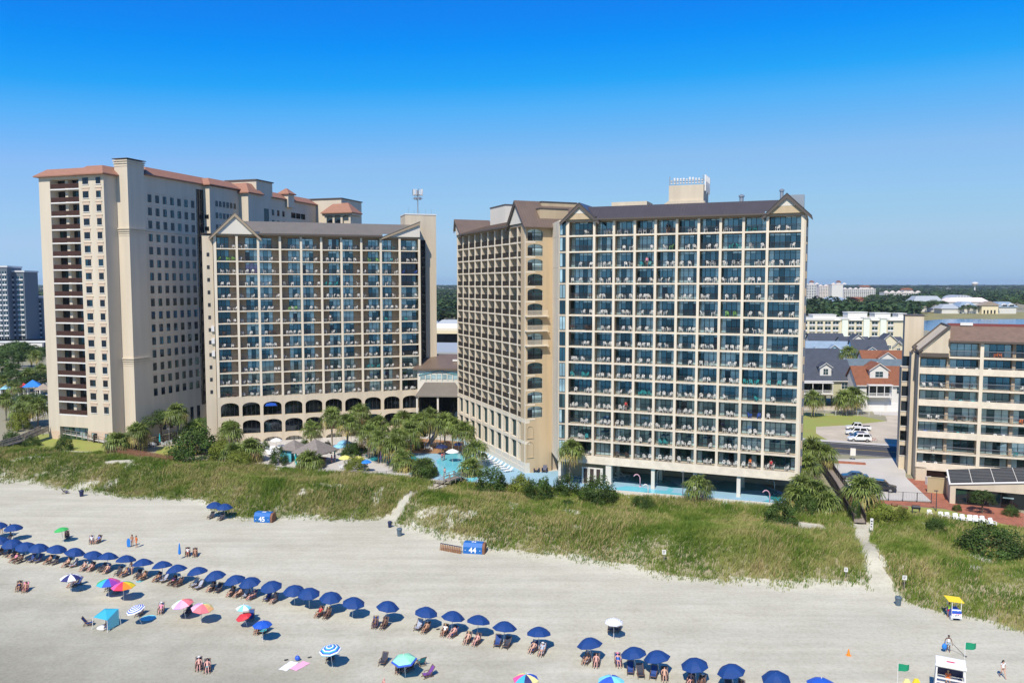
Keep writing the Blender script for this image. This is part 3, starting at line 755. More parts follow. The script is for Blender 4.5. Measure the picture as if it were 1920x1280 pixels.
# wing roofs
wr = MB(); wr.M = B0 @ FW
mansard(wr, 3.4, 32.2, -.7, 6, ZWT+.05, 50.6, 0, .6)
wr.box(-.2, 33, 6, 16, 50.3, 50.6, 0)
wr.box(3.2, 32.2, -.75, -.68, ZWT-.3, ZWT+.04, 1)
wr.build('wing_roof', [M['roof_brown'], M['fascia_brown']], root)
g = MB(); g.M = B0 @ FW
gable(g, -.2, 4.2, 51.6, ZWT, 52.1, -.3, 8, (0, 0, 1, 2), peak=-.1, over=.4, board=.5); g.prism([(-.15, ZWT), (4.1, ZWT), (-.15, 51.7)], 'y', -.28, -.02, 0)
g.build('gable', [M['stucco_white'], M['fascia_brown'], M['roof_brown']], root)
g = MB(); g.M = B0 @ FW
gable(g, 31.6, 39.5, ZWT+.1, ZWT+.1, 53.0, -.3, 13, (0, 0, 1, 2), peak=35.4, over=.75, board=.55)
for i in range(24):           # standing seams on the slope over the end wall
    v = -.3+i*.55; g.add([(35.4, v, 53.14), (40.3, v, ZWT-.68), (40.3, v+.05, ZWT-.68), (35.4, v+.05, 53.14), (35.4, v, 53.2), (40.3, v, ZWT-.62), (40.3, v+.05, ZWT-.62), (35.4, v+.05, 53.2)], [(4,5,6,7), (0,1,5,4), (3,2,6,7)], 2)
g.build('gable', [M['stucco_white'], M['fascia_brown'], M['roof_brown']], root)
p2 = MB(); p2.M = B0 @ FW
p2.box(3.0, 12.0, 7, 15, 50.6, 54.6, 0); p2.box(2.9, 12.1, 6.9, 15.1, 54.6, 54.85, 1)
p2.build('penthouse', [M['stucco_white'], M['fascia_brown']], root)

# corner: end wall of the wing with arched balconies, then the pale return wall
EN = Vector((-12.6, 184.0, 0))+Vector((.384, -.923, 0))*LW
FE = frame(EN.x, EN.y, math.atan2(.384, .923))
ew = MB(); ew.M = B0 @ FE
LE = 5.45
for k, z in enumerate(ZW):
    z1 = ZW[k+1] if k < 12 else ZWT
    arch_wall(ew, .02, LE, z-.12 if k else 12.1, z1-.12 if k < 12 else ZWT, [(.42, 3.55, z+.12, z+1.65, z+2.3)], 0, .35, 0, 1)
ew.quad((.02, 0, SITE), (LE, 0, SITE), (LE, 0, 12.1), (.02, 0, 12.1), 0)
ew.box(.0, LE, .5, 2.2, SITE, ZWT, 0)
ew.build('corner_wall', [M['stucco_tan'], M['stucco_cream']], root)
for (zs, zt) in ((4.9, 7.9), (8.6, 10.9)):
    nb = MB(); nb.M = B0 @ FE
    for i in range(12):
        a0, a1 = math.pi*i/12, math.pi*(i+1)/12; c, w = 1.0, .6
        for rr, hh in ((w, .16),):
            pa = (c+w*math.cos(a0), zt-.5+.5*math.sin(a0)); pb = (c+w*math.cos(a1), zt-.5+.5*math.sin(a1))
            nb.bar((pa[0], -.04, pa[1]), (pb[0], -.04, pb[1]), .1, .14)
    nb.bar((c-w, -.04, zs), (c-w, -.04, zt-.5), .12, .1); nb.bar((c+w, -.04, zs), (c+w, -.04, zt-.5), .12, .1); nb.bar((c-w-.1, -.05, zs), (c+w+.1, -.05, zs), .12, .16)
    nb.build('blind_arch', [M['stucco_tan']], root)
for k, z in enumerate(ZW):
    a = MB(); a.M = B0 @ FE
    pts = arch_pts(.42, 3.55, z+.12, z+1.65, z+2.3)
    a.prism([pts[i] for i in range(len(pts))], 'y', .36, .44, 2 if rng.random() < .35 else (1 if rng.random() < .5 else 3))
    for x in (.46, 1.5, 3.5): a.box(x-.04, x+.04, .3, .36, z+.12, z+(2.05 if x == 1.5 else 1.7), 0)
    a.box(.42, 3.55, .31, .36, z+1.62, z+1.69, 0)
    a.box(.44, 1.46, .345, .359, z+.2, z+1.6, 4)
    a.build('arched_window', WIN_MATS(), root)
    rl = MB(); rl.M = B0 @ FE
    railing(rl, .44, 3.53, .12, z+.12, .95); rl.build('arch_railing', [M['rail_dark']], root)
for k in (5, 6, 7):
    bb = MB(); bb.M = B0 @ FE
    bb.box(-.15, 4.3, -1.0, -.003, ZW[k]-.12, ZW[k]+.1, 0)
    railing(bb, -.1, 4.25, -.92, ZW[k]+.1, .95)
    bb.build('corner_balcony', [M['concrete_edge']], root)
pa = Vector((EN.x, EN.y, 0))+Vector((.923, .384, 0))*LE; pb = FA @ Vector((-1.43, 0, 0))
dd = pb-pa; FR = frame(pa.x, pa.y, math.atan2(dd.y, dd.x)); LR = dd.length
rw = MB(); rw.M = B0 @ FR
rw.box(0, LR-.02, .01, .4, 5.6, 48.7, 0)
for z in ZF[::2]: rw.box(0, LR-.02, -.004, .01, z-.05, z, 1)
rw.build('return_wall', [M['column_cream'], M['stucco_cream']], root)
c2 = MB(); c2.M = B0 @ FE
c2.box(3.2, 9, .6, 4, ZWT, 51.4, 0); c2.box(3.1, 9.1, .5, 4.1, 51.4, 51.6, 1); c2.box(4.6, 12, 3, 9, ZWT, 52.9, 0); c2.box(4.5, 12.1, 2.9, 9.1, 52.9, 53.1, 1)
c2.build('penthouse', [M['stucco_tan'], M['fascia_brown']], root)
# undercroft: pool columns, back wall
for u, v in [(q, v) for q in (7.9, 15.75, 22.94, 30.12, 38.6) for v in (.65, 7.5)]:
    uc = MB(); uc.M = B0 @ FA
    w = .5 if u < 8 and v < 1 else .3
    uc.box(u-w, u+w, v-w, v+w, SITE, 5.62, 0); uc.box(u-w-.04, u+w+.04, v-w-.04, v+w+.04, SITE, SITE+.3, 0)
    uc.build('pool_column', [M['stucco_white']], root)
ub = MB(); ub.M = B0 @ FA
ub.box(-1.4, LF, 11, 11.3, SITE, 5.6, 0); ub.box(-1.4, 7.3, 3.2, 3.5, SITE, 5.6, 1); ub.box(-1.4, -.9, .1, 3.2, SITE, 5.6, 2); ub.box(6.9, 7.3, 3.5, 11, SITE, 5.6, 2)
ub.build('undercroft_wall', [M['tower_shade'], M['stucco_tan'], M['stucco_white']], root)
sc_ = MB(); sc_.M = B0 @ FA
sc_.box(3.2, 7.0, -.4, -.2, SITE, 5.0, 0)
for i in range(3): sc_.box(3.5+i*1.18, 4.2+i*1.18, -.42, -.4, SITE+.2, 4.8, 1)
sc_.build('screen_wall', [M['stucco_white'], M['wood_dark']], root)

# ================================================================= the other hotel, left of the pool
root2 = empty('hotel_building', (-65.5, 175.2, SITE), 0, 'beige hotel behind the palms with arched lower floors, grey gabled roof and rooftop antenna tower', 'hotel', 'beachfront hotels')
B2 = Matrix.Translation((65.5, -175.2, -SITE))
FL = frame(-65.5, 175.2, math.atan2(13.7, 43.5)); LL = 45.95
LB = [.45, 5.0, 9.49, 14.16, 18.73, 23.19, 27.66, 32.2, 36.68, 41.1, 45.72]
ZT2 = 48.4; D2 = 1.75
b = MB(); b.M = B2 @ FL
b.box(0, LL, D2+.12, 15, 1.0, ZT2, 0)
b.box(-2.2, 0, .6, 15, 1.0, ZT2-.3, 1)
for k in range(12):  b.box(-1.3, -.75, .55, .6, 13.2+2.754*k, 14.0+2.754*k, 2)
b.build('wall', [M['back_wall'], M['stucco_cream'], M['frame_dark']], root2)
f = MB(); f.M = B2 @ FL
for z in ZW: f.box(.2, LL, .03, D2+.1, z-.24, z, 0)
for i, u in enumerate(LB):
    w = .25 if i else .3
    f.box(u-w, u+w, 0, .26, 12.26, ZT2-.35, 1)
    if 0 < i < 10: f.box(u-.12, u+.12, .26, D2+.1, 12.26, ZT2-.35, 2)
f.box(.2, .55, .26, D2+.1, 12.26, ZT2-.3, 2); f.box(LL-.3, LL, .26, D2+.1, 12.26, ZT2-.3, 2)
f.box(.1, LL, .01, D2+.1, ZT2-.35, ZT2, 3)
f.build('balcony_frame', [M['concrete_edge'], M['column_cream'], M['stucco_tan'], M['fascia_tan']], root2)
aw = MB(); aw.M = B2 @ FL
rows = ((7.45, 12.0, 7.9, 9.9, 11.0), (3.3, 7.45, 3.9, 6.0, 7.0), (1.0, 3.3, 1.05, 2.0, 2.95))
for (z0, z1, s, sp, cr) in rows:
    arch_wall(aw, .1, LL, z0, z1, [(LB[i]+.35, LB[i+1]-.35, s, sp, cr) for i in range(10)], 0.0, .7, 0, 1)
aw.box(.1, LL, .01, D2+.1, 12.0, 12.24, 0)
aw.build('arcade_wall', [M['stucco_cream'], M['stucco_tan']], root2)
aws = Many('arched_window', [M['frame_dark'], M['pane_deep'], M['pane_curtain'], M['pane_deep'], M['pane_black'], M['stucco_white']], root2, B2)
for ri, (z0, z1, s, sp, cr) in enumerate(rows):
    for i in range(10):
        def mk(mb, i=i, s=s, sp=sp, cr=cr, ri=ri):
            a, b_ = LB[i]+.35, LB[i+1]-.35
            mb.prism(arch_pts(a, b_, s, sp, cr), 'y', .72, .8, 4 if ri < 2 else 5)
            for q in range(1, 4): mb.box(a+(b_-a)*q/4-.05, a+(b_-a)*q/4+.05, .64, .72, s, sp+(cr-sp)*.8, 0)
            if (i*7+ri*3) % 4 == 1: mb.box(a+.3, a+.3+(b_-a)*.28, .69, .715, s+.1, sp, 1)
        aws.add(mk, FL, ri*100+i)
aws.finish()
awn = MB(); awn.M = B2 @ FL
awn.prism([(10.2, 10.05), (12.8, 10.05), (12.5, 10.55), (11.5, 10.7), (10.5, 10.55)], 'y', -.5, .05, 0); awn.build('awning', [M['plastic_blue']], root2)
doors = Many('balcony_door', WIN_MATS(), root2, B2); rails = Many('balcony_railing', [M['rail_dark']], root2, B2)
for r_ in range(13):
    z = ZW[12-r_]
    for bb_ in range(10):
        u0, u1 = LB[bb_]+.13, LB[bb_+1]-.13; w = u1-u0
        a, e = (u0+.02, u0+w*.62) if bb_ % 2 == 0 else (u1-w*.62, u1-.02)
        if bb_ == 9: a, e = u0+.35, u1-.02
        key = (FL @ Vector(((u0+u1)/2, 0, z))-Vector((0, 0, H))).length
        sty = 'violet' if (r_, bb_) == (2, 1) else ('deep' if bb_ == 0 else ('black' if bb_ == 9 and rng.random() < .5 else 'mix'))
        sdd = rng.random()
        doors.add(lambda mb, a=a, e=e, z=z, sty=sty, sdd=sdd: window(mb, a, e, D2+.06, z+.01, z+2.42, 3, .42, random.Random(sdd), sty), FL, key)
        rails.add(lambda mb, u0=u0, u1=u1, z=z: railing(mb, u0+.13, u1-.13, .09, z), FL, key)
        put_chairs(FL, u0+.1, u1-.1, .15, D2, z, rng, f'row {NUMW[r_+1]} from top, bay {NUMW[bb_+1]}, hotel behind palms')
doors.finish(); rails.finish()
r2 = MB(); r2.M = B2 @ FL
mansard(r2, 9.9, 37.0, -.8, 4.2, ZT2+.3, 51.6, 0, .7, rib=.04); mansard(r2, 5.0, 9.9, -.05, 4.2, 49.13, 51.6, 0, .7, rib=.04); mansard(r2, 37.0, 45.6, -.05, 4.2, 49.13, 51.6, 0, .7, rib=.04); r2.box(5, LL, 4.2, 15, 51.3, 51.6, 0)
r2.box(9.4, 37.0, -.86, -.78, ZT2-.12, ZT2+.26, 1); r2.box(9.4, 37, -.78, 0, ZT2-.02, ZT2+.02, 1)
r2.box(-2.3, LL+.2, .3, 15, ZT2, ZT2+.1, 1)
r2.build('roof', [M['roof_grey'], M['fascia_brown']], root2)
g = MB(); g.M = B2 @ FL
gable(g, .2, 9.3, ZT2+.02, ZT2+.02, 53.0, -.35, 11, (0, 0, 1, 2), peak=4.75, over=.9, board=.6)
g.build('gable', [M['stucco_white'], M['fascia_tan'], M['roof_grey']], root2)
g = MB(); g.M = B2 @ FL
gable(g, 37.2, 45.8, ZT2+.02, 51.4, 52.0, -.35, 7, (0, 0, 1, 2), peak=45.9, over=.4, board=.55); g.prism([(37.4, ZT2+.02), (45.85, ZT2+.02), (45.85, 51.55)], 'y', -.32, -.06, 0)
g.build('gable', [M['stucco_white'], M['fascia_tan'], M['roof_grey']], root2)
tw = MB(); tw.M = B2 @ FL
tw.box(43.2, 50.7, 4.2, 11, 1.0, 54.0, 0); tw.box(43.1, 50.8, 4.1, 11.1, 54.0, 54.25, 1)
tw.box(LL, 50.4, 11, 16, 1.0, 47, 0)
tw.build('stair_tower', [M['stucco_cream'], M['trim_white']], root2)
dg = MB(); dg.M = B2 @ FL
for k in range(13):
    z = ZW[k]; dg.quad((LL+.05, 4.1, z+.1), (48.0, 4.1, z+.1), (48.0, 4.1, z+2.7), (LL+.05, 4.1, z+2.7), 1); dg.box(LL+.05, 48.0, 4.04, 4.09, z, z+.1, 0)
for x in (LL+.1, 47, 47.95): dg.box(x-.05, x+.05, 4.03, 4.085, 12, 48, 0)
dg.build('stair_window', [M['frame_dark'], M['pane_black']], root2)
an = MB(); an.M = B2 @ FL
cx, cy = 46.8, 7
an.tube([(cx, cy, 54.2), (cx, cy, 60.2)], [.16, .12], 8)
for i in range(12):
    a = 2*math.pi*i/12; x, y = cx+1.2*math.cos(a), cy+1.2*math.sin(a)
    an.box(x-.09, x+.09, y-.07, y+.07, 58.9, 60.4, 1 if i % 3 else 0)
    an.bar((cx, cy, 59.0), (x, y, 59.0), .07)
    if i % 2: an.box(x*.6+cx*.4-.2, x*.6+cx*.4+.2, y*.6+cy*.4-.15, y*.6+cy*.4+.15, 57.9, 58.5, 0)
for z in (58.2, 59.0): an.tube([(cx+1.2*math.cos(2*math.pi*i/12), cy+1.2*math.sin(2*math.pi*i/12), z) for i in range(13)], .04, 4)
for i in range(5): x = 44+i*1.4; an.bar((x, 4.4, 54.2), (x, 4.4, 55.0+.8*rng.random()), .05)
an.build('antenna_mast', [M['metal_grey'], M['trim_white']], root2)
lt = MB(); lt.M = B2 @ FL
for z in (21.5, 24.3, 27.0): lt.box(-.75, -.1, .2, .58, z, z+1.2, 0); 
lt.build('air_conditioner', [M['trim_white']], root2)

# ---- link building between the hotels
root3 = empty('link_building', (-21, 189, SITE), 0, 'low lobby building between the two hotels with brown roof and grey metal awning', 'building')
B3 = Matrix.Translation((21, -189, -SITE)); FK = frame(-22.5, 187.0, R(-3))
k = MB(); k.M = B3 @ FK
k.box(0, 12, 1, 14, 11.5, 17.2, 0); k.box(.4, 12, .2, 13, 1.0, 11.5, 1)
k.build('wall', [M['stucco_white'], M['pane_black']], root3)
k = MB(); k.M = B3 @ FK
k.add([(-1, .3, 17.6), (12, .3, 17.6), (12, 9, 20.2), (1.5, 9, 20.2), (-1, .3, 17.2), (12, .3, 17.2), (12, 9, 19.8), (1.5, 9, 19.8)], [(0,1,2,3), (0,4,5,1), (0,3,7,4), (1,5,6,2), (2,6,7,3)], 0)
k.box(8, 9.4, 4.2, 5.0, 18.9, 19.3, 1)
k.build('roof', [M['roof_brown'], M['trim_white']], root3)
k = MB(); k.M = B3 @ FK
k.add([(0, -2.6, 11.4), (10.6, -2.6, 11.4), (9.0, 1, 14.2), (1.7, 1, 14.2), (0, 1, 11.4), (10.6, 1, 11.4)], [(0,1,2,3), (0,3,4), (1,5,2)], 0)
for i in range(20): x0 = .3+i*.53; k.bar((x0, -2.58, 11.44), (1.7+(x0/10.6)*7.3, .98, 14.24), .05, .06, 0)
k.box(0, 10.6, -2.65, -2.55, 11.2, 11.42, 0)
k.build('awning', [M['roof_grey']], root3)
k = MB(); k.M = B3 @ FK
for x in (.4, 5.3, 10.2): k.box(x-.2, x+.2, -2.3, -1.9, 1.5, 11.3, 0)
k.build('awning_post', [M['stucco_white']], root3)
k = MB(); k.M = B3 @ FK
for i in range(8): k.box(.8+i*1.3, 1.75+i*1.3, .9, .98, 15.0, 16.2-.1*abs(i-3.5), 0); k.box(.72+i*1.3, .8+i*1.3, .85, .99, 14.6, 16.4, 1)
k.prism([(.3, 15.8), (5.3, 16.9), (10.6, 15.8), (10.6, 16.05), (5.3, 17.15), (.3, 16.05)], 'y', .8, .99, 1)
k.build('fan_window', [M['pane_curtain'], M['u_trim'] if 'u_trim' in M else mat('u_trim', (.12, .30, .34), .6)], root3)
# ---------------------------------------------------------------- tall condominium tower at the far left
def hip(mb, u0, u1, v0, v1, z0, z1, ins, m=0, mtop=None, thick=.25):
    mb.add([(u0,v0,z0),(u1,v0,z0),(u1,v1,z0),(u0,v1,z0),(u0+ins,v0+ins,z1),(u1-ins,v0+ins,z1),(u1-ins,v1-ins,z1),(u0+ins,v1-ins,z1),
            (u0,v0,z0-thick),(u1,v0,z0-thick),(u1,v1,z0-thick),(u0,v1,z0-thick)],
           [(0,1,5,4),(1,2,6,5),(2,3,7,6),(3,0,4,7),(4,5,6,7),(8,9,1,0),(9,10,2,1),(10,11,3,2),(11,8,0,3),(11,10,9,8)], m)
angT = R(-17.65)
OT = Vector((-108.2+1.66*math.cos(angT), 182+1.66*math.sin(angT), 0))
FT = frame(OT.x, OT.y, angT)
rootT = empty('condominium_tower', (OT.x, OT.y, SITE), 0, 'very tall cream condominium tower with terracotta tile roof and brown balcony railings', 'apartment tower')
BT = Matrix.Translation((-OT.x, -OT.y, -SITE))
ZTW = [7.87+2.985*k for k in range(18)]; WT = 18.26
rngT = random.Random(5)
w = MB(); w.M = BT @ FT
# front: solid strip, recessed balconies, solid strip with windows
w.box(0, 3.2, 0, 10, .5, 61.4, 0)
w.box(11.35, WT, 0, 10, .5, 61.4, 0)
w.box(3.2, 11.35, 2.2, 10, .5, 61.4, 1)
w.box(3.2, 11.35, .0, 2.2, 60.7, 61.4, 0)
w.box(3.2, 11.35, .02, .3, 5.0, 7.62, 0)
w.box(6.45, 7.25, 1.0, 2.2, 7.87, 60.7, 0)
w.box(-.05, 3.25, -.05, .1, .5, 3.9, 2); w.box(11.3, WT+.02, -.05, .1, .5, 4.4, 2)
# body going back
w.box(4, 21.06, 8.8, 82, .5, 62.2, 3)
w.box(8, 22.99, 28.9, 41, .5, 62.0, 3)
w.build('wall', [M['tower_cream'], M['back_wall'], M['tower_base'], M['tower_cream']], rootT)
s = MB(); s.M = BT @ FT
for z in ZTW: s.box(3.2, 11.35, .02, 2.2, z-.26, z, 0)
s.build('balcony_slab', [M['trim_white']], rootT)
rb = Many('balcony_railing', [M['rail_brown']], rootT, BT); wd = Many('balcony_door', WIN_MATS(), rootT, BT); fw_ = Many('window', WIN_MATS()+[M['tower_base'], M['trim_white']], rootT, BT)
for i, z in enumerate(ZTW):
    def mkr(mb, z=z):
        railing(mb, 3.2, 11.35, .08, z, 1.08, .14, .075)
    rb.add(mkr, FT, i)
    for (a, b_) in ((3.3, 6.25), (7.45, 11.3)):
        sd_ = rngT.random()
        wd.add(lambda mb, a=a, b_=b_, z=z, sd_=sd_: window(mb, a, b_, 2.15, z+.02, z+2.62, 3, 0, random.Random(sd_), 'black'), FT, i)
    for uc_, hw in ((13.26, .78), (16.8, .62)):
        def mkw(mb, uc_=uc_, hw=hw, z=z, i=i):
            window(mb, uc_-hw, uc_+hw, -.04, z+.75, z+2.15, 2, .62, random.Random(i+uc_), 'black', .07)
            if i < 17: mb.box(uc_-hw-.15, uc_+hw+.15, -.06, .02, z+2.22, z+2.85, 6); mb.box(uc_-hw-.3, uc_+hw+.3, -.14, .02, z+2.85, z+2.98, 6)
            mb.box(uc_-hw-.14, uc_+hw+.14, -.12, .02, z+.6, z+.73, 7)
        fw_.add(mkw, FT, -i)
# windows of the long side wall: seven columns
FS = frame(*(FT @ Vector((21.06, 0, 0))).xy, angT+math.pi/2)      # local x runs back along the side, local -y looks right
SW = [10.4+2.42*i for i in range(7)]
for i in range(17):
    z = ZTW[i]+(1.6 if i == 0 else .55)
    for j, v in enumerate(SW):
        if i == 0: continue
        fw_.add(lambda mb, v=v, z=z, i=i: (window(mb, v-.55, v+.55, -.03, z, z+1.75, 2, .75, random.Random(v+z), 'black', .07), mb.box(v-.75, v+.75, -.05, .02, z+2.0, z+2.25, 6)), FS, 100+i*10+j)
for i in range(8):
    z = ZTW[17-i]-1.5
    for j in range(6):
        v = 31.5+1.45*j
        fw_.add(lambda mb, v=v, z=z: window(mb, v-.4, v+.4, -1.97, z, z+1.4, 1, .6, random.Random(v+z), 'black', .06), FS, 500+i*10+j)
    for j in range(9):
        v = 53.5+2.6*j
        if 65 < v < 68: continue
        fw_.add(lambda mb, v=v, z=z, j=j: window(mb, v-.5-(.6 if j > 5 else 0), v+.5+(.6 if j > 5 else 0), -.03, z, z+1.6, 2, .7, random.Random(v+z), 'black', .07), FS, 600+i*10+j)
for j in range(16): fw_.add(lambda mb, j=j: window(mb, 21.4, 22.6, 28.86, ZTW[j]+1.2, ZTW[j]+2.2, 2, 0, random.Random(j), 'black', .07), FT, 300+j)
rb.finish(); wd.finish(); fw_.finish()
for a_ in ((3.4, 11.2, .9, 1.0, 4.9, 5, 1.0), (12.4, 13.9, -.08, .8, 4.0, 2, .9), (16.2, 17.3, -.08, .8, 4.0, 2, .9)):
    lb = MB(); lb.M = BT @ FT; window(lb, *a_, random.Random(3), 'blue'); lb.build('lobby_window', WIN_MATS(), rootT)
sh = MB(); sh.M = BT @ FS
for v in SW[1:]: window(sh, v-.5, v+.5, -.03, 3.0, 7.0, 2, 1.2, random.Random(v), 'black')
sh.build('tall_window', WIN_MATS(), rootT)
# stair pier standing proud of the side, with cornices
p = MB(); p.M = BT @ FT
p.box(17.8, 21.36, 3.64, 8.6, .5, 64.6, 0); p.box(18.3, 21.36, 3.60, 8.62, .5, 3.2, 0)
for z, o in ((64.6, .25), (64.1, .16), (63.5, .08)): p.box(17.8-o, 21.36+o, 3.64-o, 8.6+o, z, z+.28, 1)
p.box(17.5, 21.75, 3.3, 9.0, 65.1, 65.25, 2)
for z0 in (49.9, 20.8):
    for dz, o in ((0, .3), (-.5, .2), (-1.0, .12), (-1.5, .06)): p.box(18.3, 21.36+o, 3.64-o, 8.6+o, z0+dz-.24, z0+dz, 1)
p.build('stair_pier', [M['tower_cream'], M['tower_cream'], M['fascia_brown']], rootT)
c = MB(); c.M = BT @ FT
for dz, o in ((0, .22), (-.55, .12)): c.box(20.9, 21.06+o, 9.0, 26.1, 49.5+dz, 49.9+dz, 0)
c.build('cornice', [M['tower_cream']], rootT)
for z0 in (49.4, 20.8):
    c = MB(); c.M = BT @ FT
    for dz, o in ((0, .3), (-.55, .2), (-1.1, .1)): c.box(20.5, 23.0+o, 28.9-o, 41, z0+dz-.25, z0+dz, 0)
    c.build('cornice', [M['tower_cream']], rootT)
k = MB(); k.M = BT @ FT
k.box(19.5, 21.075, 26.2, 28.88, 7, 61.0, 0)
for z in ZTW: k.box(20.5, 21.2, 26.2, 28.88, z-.2, z, 1)
for v in (27.1, 28.0): k.box(21.1, 21.22, v-.1, v+.1, 7, 61, 1)
k.build('glass_shaft', [M['pane_black'], M['frame_dark']], rootT)
# block behind and the far pavilion
q = MB(); q.M = BT @ FT
q.box(14, 25.81, 40.7, 50.9, .5, 61.4, 0); q.box(16, 25.6, 44.7, 52, 61.4, 65.2, 0); q.box(15.7, 25.9, 44.4, 52.3, 65.2, 65.5, 1)
q.box(25.7, 25.83, 47.6, 49.8, 20, 58.0, 2)
q.build('stair_block', [M['tower_cream'], M['fascia_brown'], M['pane_black']], rootT)
e = MB(); e.M = BT @ FT
e.box(14, 30, 82.0, 95, .5, 63.9, 0); e.box(13.7, 30.3, 81.7, 95.3, 63.9, 64.2, 1)
e.box(24.6, 34.2, 81, 86, .5, 58.5, 0)
for u in (25.4, 28.2, 31.0, 33.8): e.box(u-.35, u+.35, 80.2, 80.9, 40, 58.6, 0)
e.box(24.4, 34.8, 79.9, 86, 58.6, 59.4, 0)
for u in (26.8, 29.6): e.prism(arch_pts(u-1.2, u+1.2, 50, 56.0, 57.4), 'y', 80.9, 80.98, 2)
e.build('end_pavilion', [M['tower_cream'], M['fascia_brown'], M['pane_black']], rootT)
r = MB(); r.M = BT @ FT
hip(r, -.8, 19.0, -.8, 10.5, 61.55, 63.2, 2.0); hip(r, 10.6, 19.1, -1.0, 9, 61.56, 63.5, 2.1)
hip(r, 3.2, 21.75, 8.9, 53, 62.45, 64.4, 2.3); hip(r, 12, 23.7, 28.2, 41, 62.4, 64.2, 2.2); hip(r, 13.4, 26.5, 40.0, 47, 61.6, 64.3, 2.4)
hip(r, 6, 21.75, 52, 82, 62.3, 64.0, 2.2); hip(r, 18.5, 22.6, 64.5, 68.6, 64.0, 65.6, 1.8); hip(r, 24.2, 35.2, 79.2, 86, 59.45, 62.6, 3.0)
r.build('tile_roof', [M['terracotta']], rootT)
t = MB(); t.M = BT @ FT
t.box(19.0, 22.1, 65, 68.1, 60, 63.9, 0); t.build('roof_turret', [M['tower_cream']], rootT)

# ---------------------------------------------------------------- condominium at the right edge
angC = math.atan2(-14.5, 36.6)
FC = frame(72.8, 142.5, angC)
rootC = empty('condominium_block', (72.8, 142.5, SITE), 0, 'mid-rise cream condominium at the right edge with wide glazed balconies and brown shingle roof', 'apartment block')
BC = Matrix.Translation((-72.8, -142.5, -SITE))
FK_ = [4.5+2.87*k for k in range(8)]
LC = 33.0
cu = [.5, 5.1, 10.15, 15.2, 19.8, 24.9, 29.6, 33.0]
w = MB(); w.M = BC @ FC
w.box(.5, LC, 1.9, 15, SITE-1, 24.55, 0); w.box(5.1, LC, 1.9, 13, 24.55, 27.7, 0)
w.box(.3, .5, 0, 15, SITE-1, 24.6, 1); w.box(.3, 2.2, .0, .5, SITE-1, 4.5, 1); w.box(.5, LC, .6, 1.9, 3.9, 4.2, 1)
w.build('wall', [M['back_wall'], M['stucco_cream']], rootC)
f = MB(); f.M = BC @ FC
for k, z in enumerate(FK_):
    a = .5 if k < 7 else 5.1
    if k % 2 == 0: f.box(a, LC, 0, .18, z-.3, z+.85, 0); f.box(a, LC, .18, 2.0, z-.25, z, 0)
    else: f.box(a, LC, .03, 2.0, z-.28, z, 0)
for i, u in enumerate(cu):
    top = 27.4 if i >= 2 else 24.5
    if i in (2, 4, 6): f.box(u-.28, u+.28, -.06, 1.9, 3.0, top, 1)
    elif i in (1, 3, 5): f.box(u-.25, u+.25, 1.0, 1.9, 4.5, 27.4, 2)
f.box(.5, LC, .02, 2.0, 4.0, 4.2, 0)
f.build('balcony_frame', [M['concrete_edge'], M['column_cream'], M['back_wall']], rootC)
rngC = random.Random(9)
dd_ = Many('balcony_door', WIN_MATS(), rootC, BC); rr_ = Many('balcony_railing', [M['metal_dark'], M['metal_grey']], rootC, BC)
for k, z in enumerate(FK_):
    for i in range(len(cu)-1):
        if k == 7 and i == 0: continue
        a, b_ = cu[i]+.3, cu[i+1]-.3; s_ = rngC.random()
        dd_.add(lambda mb, a=a, b_=b_, z=z, s_=s_: window(mb, a, b_, 1.86, z+.02, z+2.3, 4, 0, random.Random(s_)), FC, i)
        if k % 2:
            def mk(mb, a=a, b_=b_, z=z):
                railing(mb, a-.28, b_+.28, .1, z, 1.05, .13); mb.box(a-.28, b_+.28, .06, .14, z+1.05, z+1.11, 1)
            rr_.add(mk, FC, i)
        else: rr_.add(lambda mb, a=a, b_=b_, z=z: (mb.box(a-.28, b_+.28, .06, .14, z+1.05, z+1.12, 1), [mb.box(x-.03, x+.03, .07, .13, z+.85, z+1.05, 1) for x in (a, (a+b_)/2, b_)]), FC, i)
        if i < 4 and rngC.random() < .62:
            col = rngC.choice(['white', 'white', 'teal', 'blue', 'brown', 'orange', 'white'])
            put_chairs(FC, cu[i]+.3, cu[i+1]-.3, .2, 1.8, z, rngC, f'row {NUMW[8-k]} from top, bay {NUMW[i+1]}, condominium with shingle roof', 4, col)
dd_.finish(); rr_.finish()
r = MB(); r.M = BC @ FC
mansard(r, 4.9, LC, -.5, 4.6, 27.5, 29.9, 0, 0); r.box(4.9, LC, 4.6, 12, 29.5, 29.9, 0)
r.box(4.9, LC, -.56, -.48, 27.15, 27.5, 1); r.box(5.2, LC, 4.55, 4.9, 29.9, 30.35, 2); r.box(7.2, 9.2, 4.3, 5.2, 30.0, 30.5, 3)
r.build('shingle_roof', [M['roof_shingle'] if 'roof_shingle' in M else mat('roof_shingle', (.19, .125, .09), .9, .2, 1.2, bump=.4, bscale=8), M['fascia_brown'], mat('roof_red', (.20, .05, .045), .6), M['trim_white']], rootC)
pr = MB(); pr.M = BC @ FC
pr.add([(.3,0,25.4),(5.0,0,29.95),(5.0,11,29.95),(.3,11,25.4)], [(0,1,2,3)], 0)
pr.prism([(.5, 25.0), (5.0, 25.0), (5.0, 29.7)], 'y', .05, .3, 0); pr.box(.3, 5.0, -.1, .3, 24.5, 25.2, 1)
pr.bar((.2, -.1, 25.4), (5.0, -.1, 30.0), .3, .4, 1); pr.bar((.2, 11, 25.4), (5.0, 11, 30.0), .3, .4, 1); pr.bar((.2, -.1, 25.4), (.2, 11, 25.4), .3, .35, 1); pr.bar((5, -.1, 30.0), (5, 11, 30.0), .3, .35, 1)
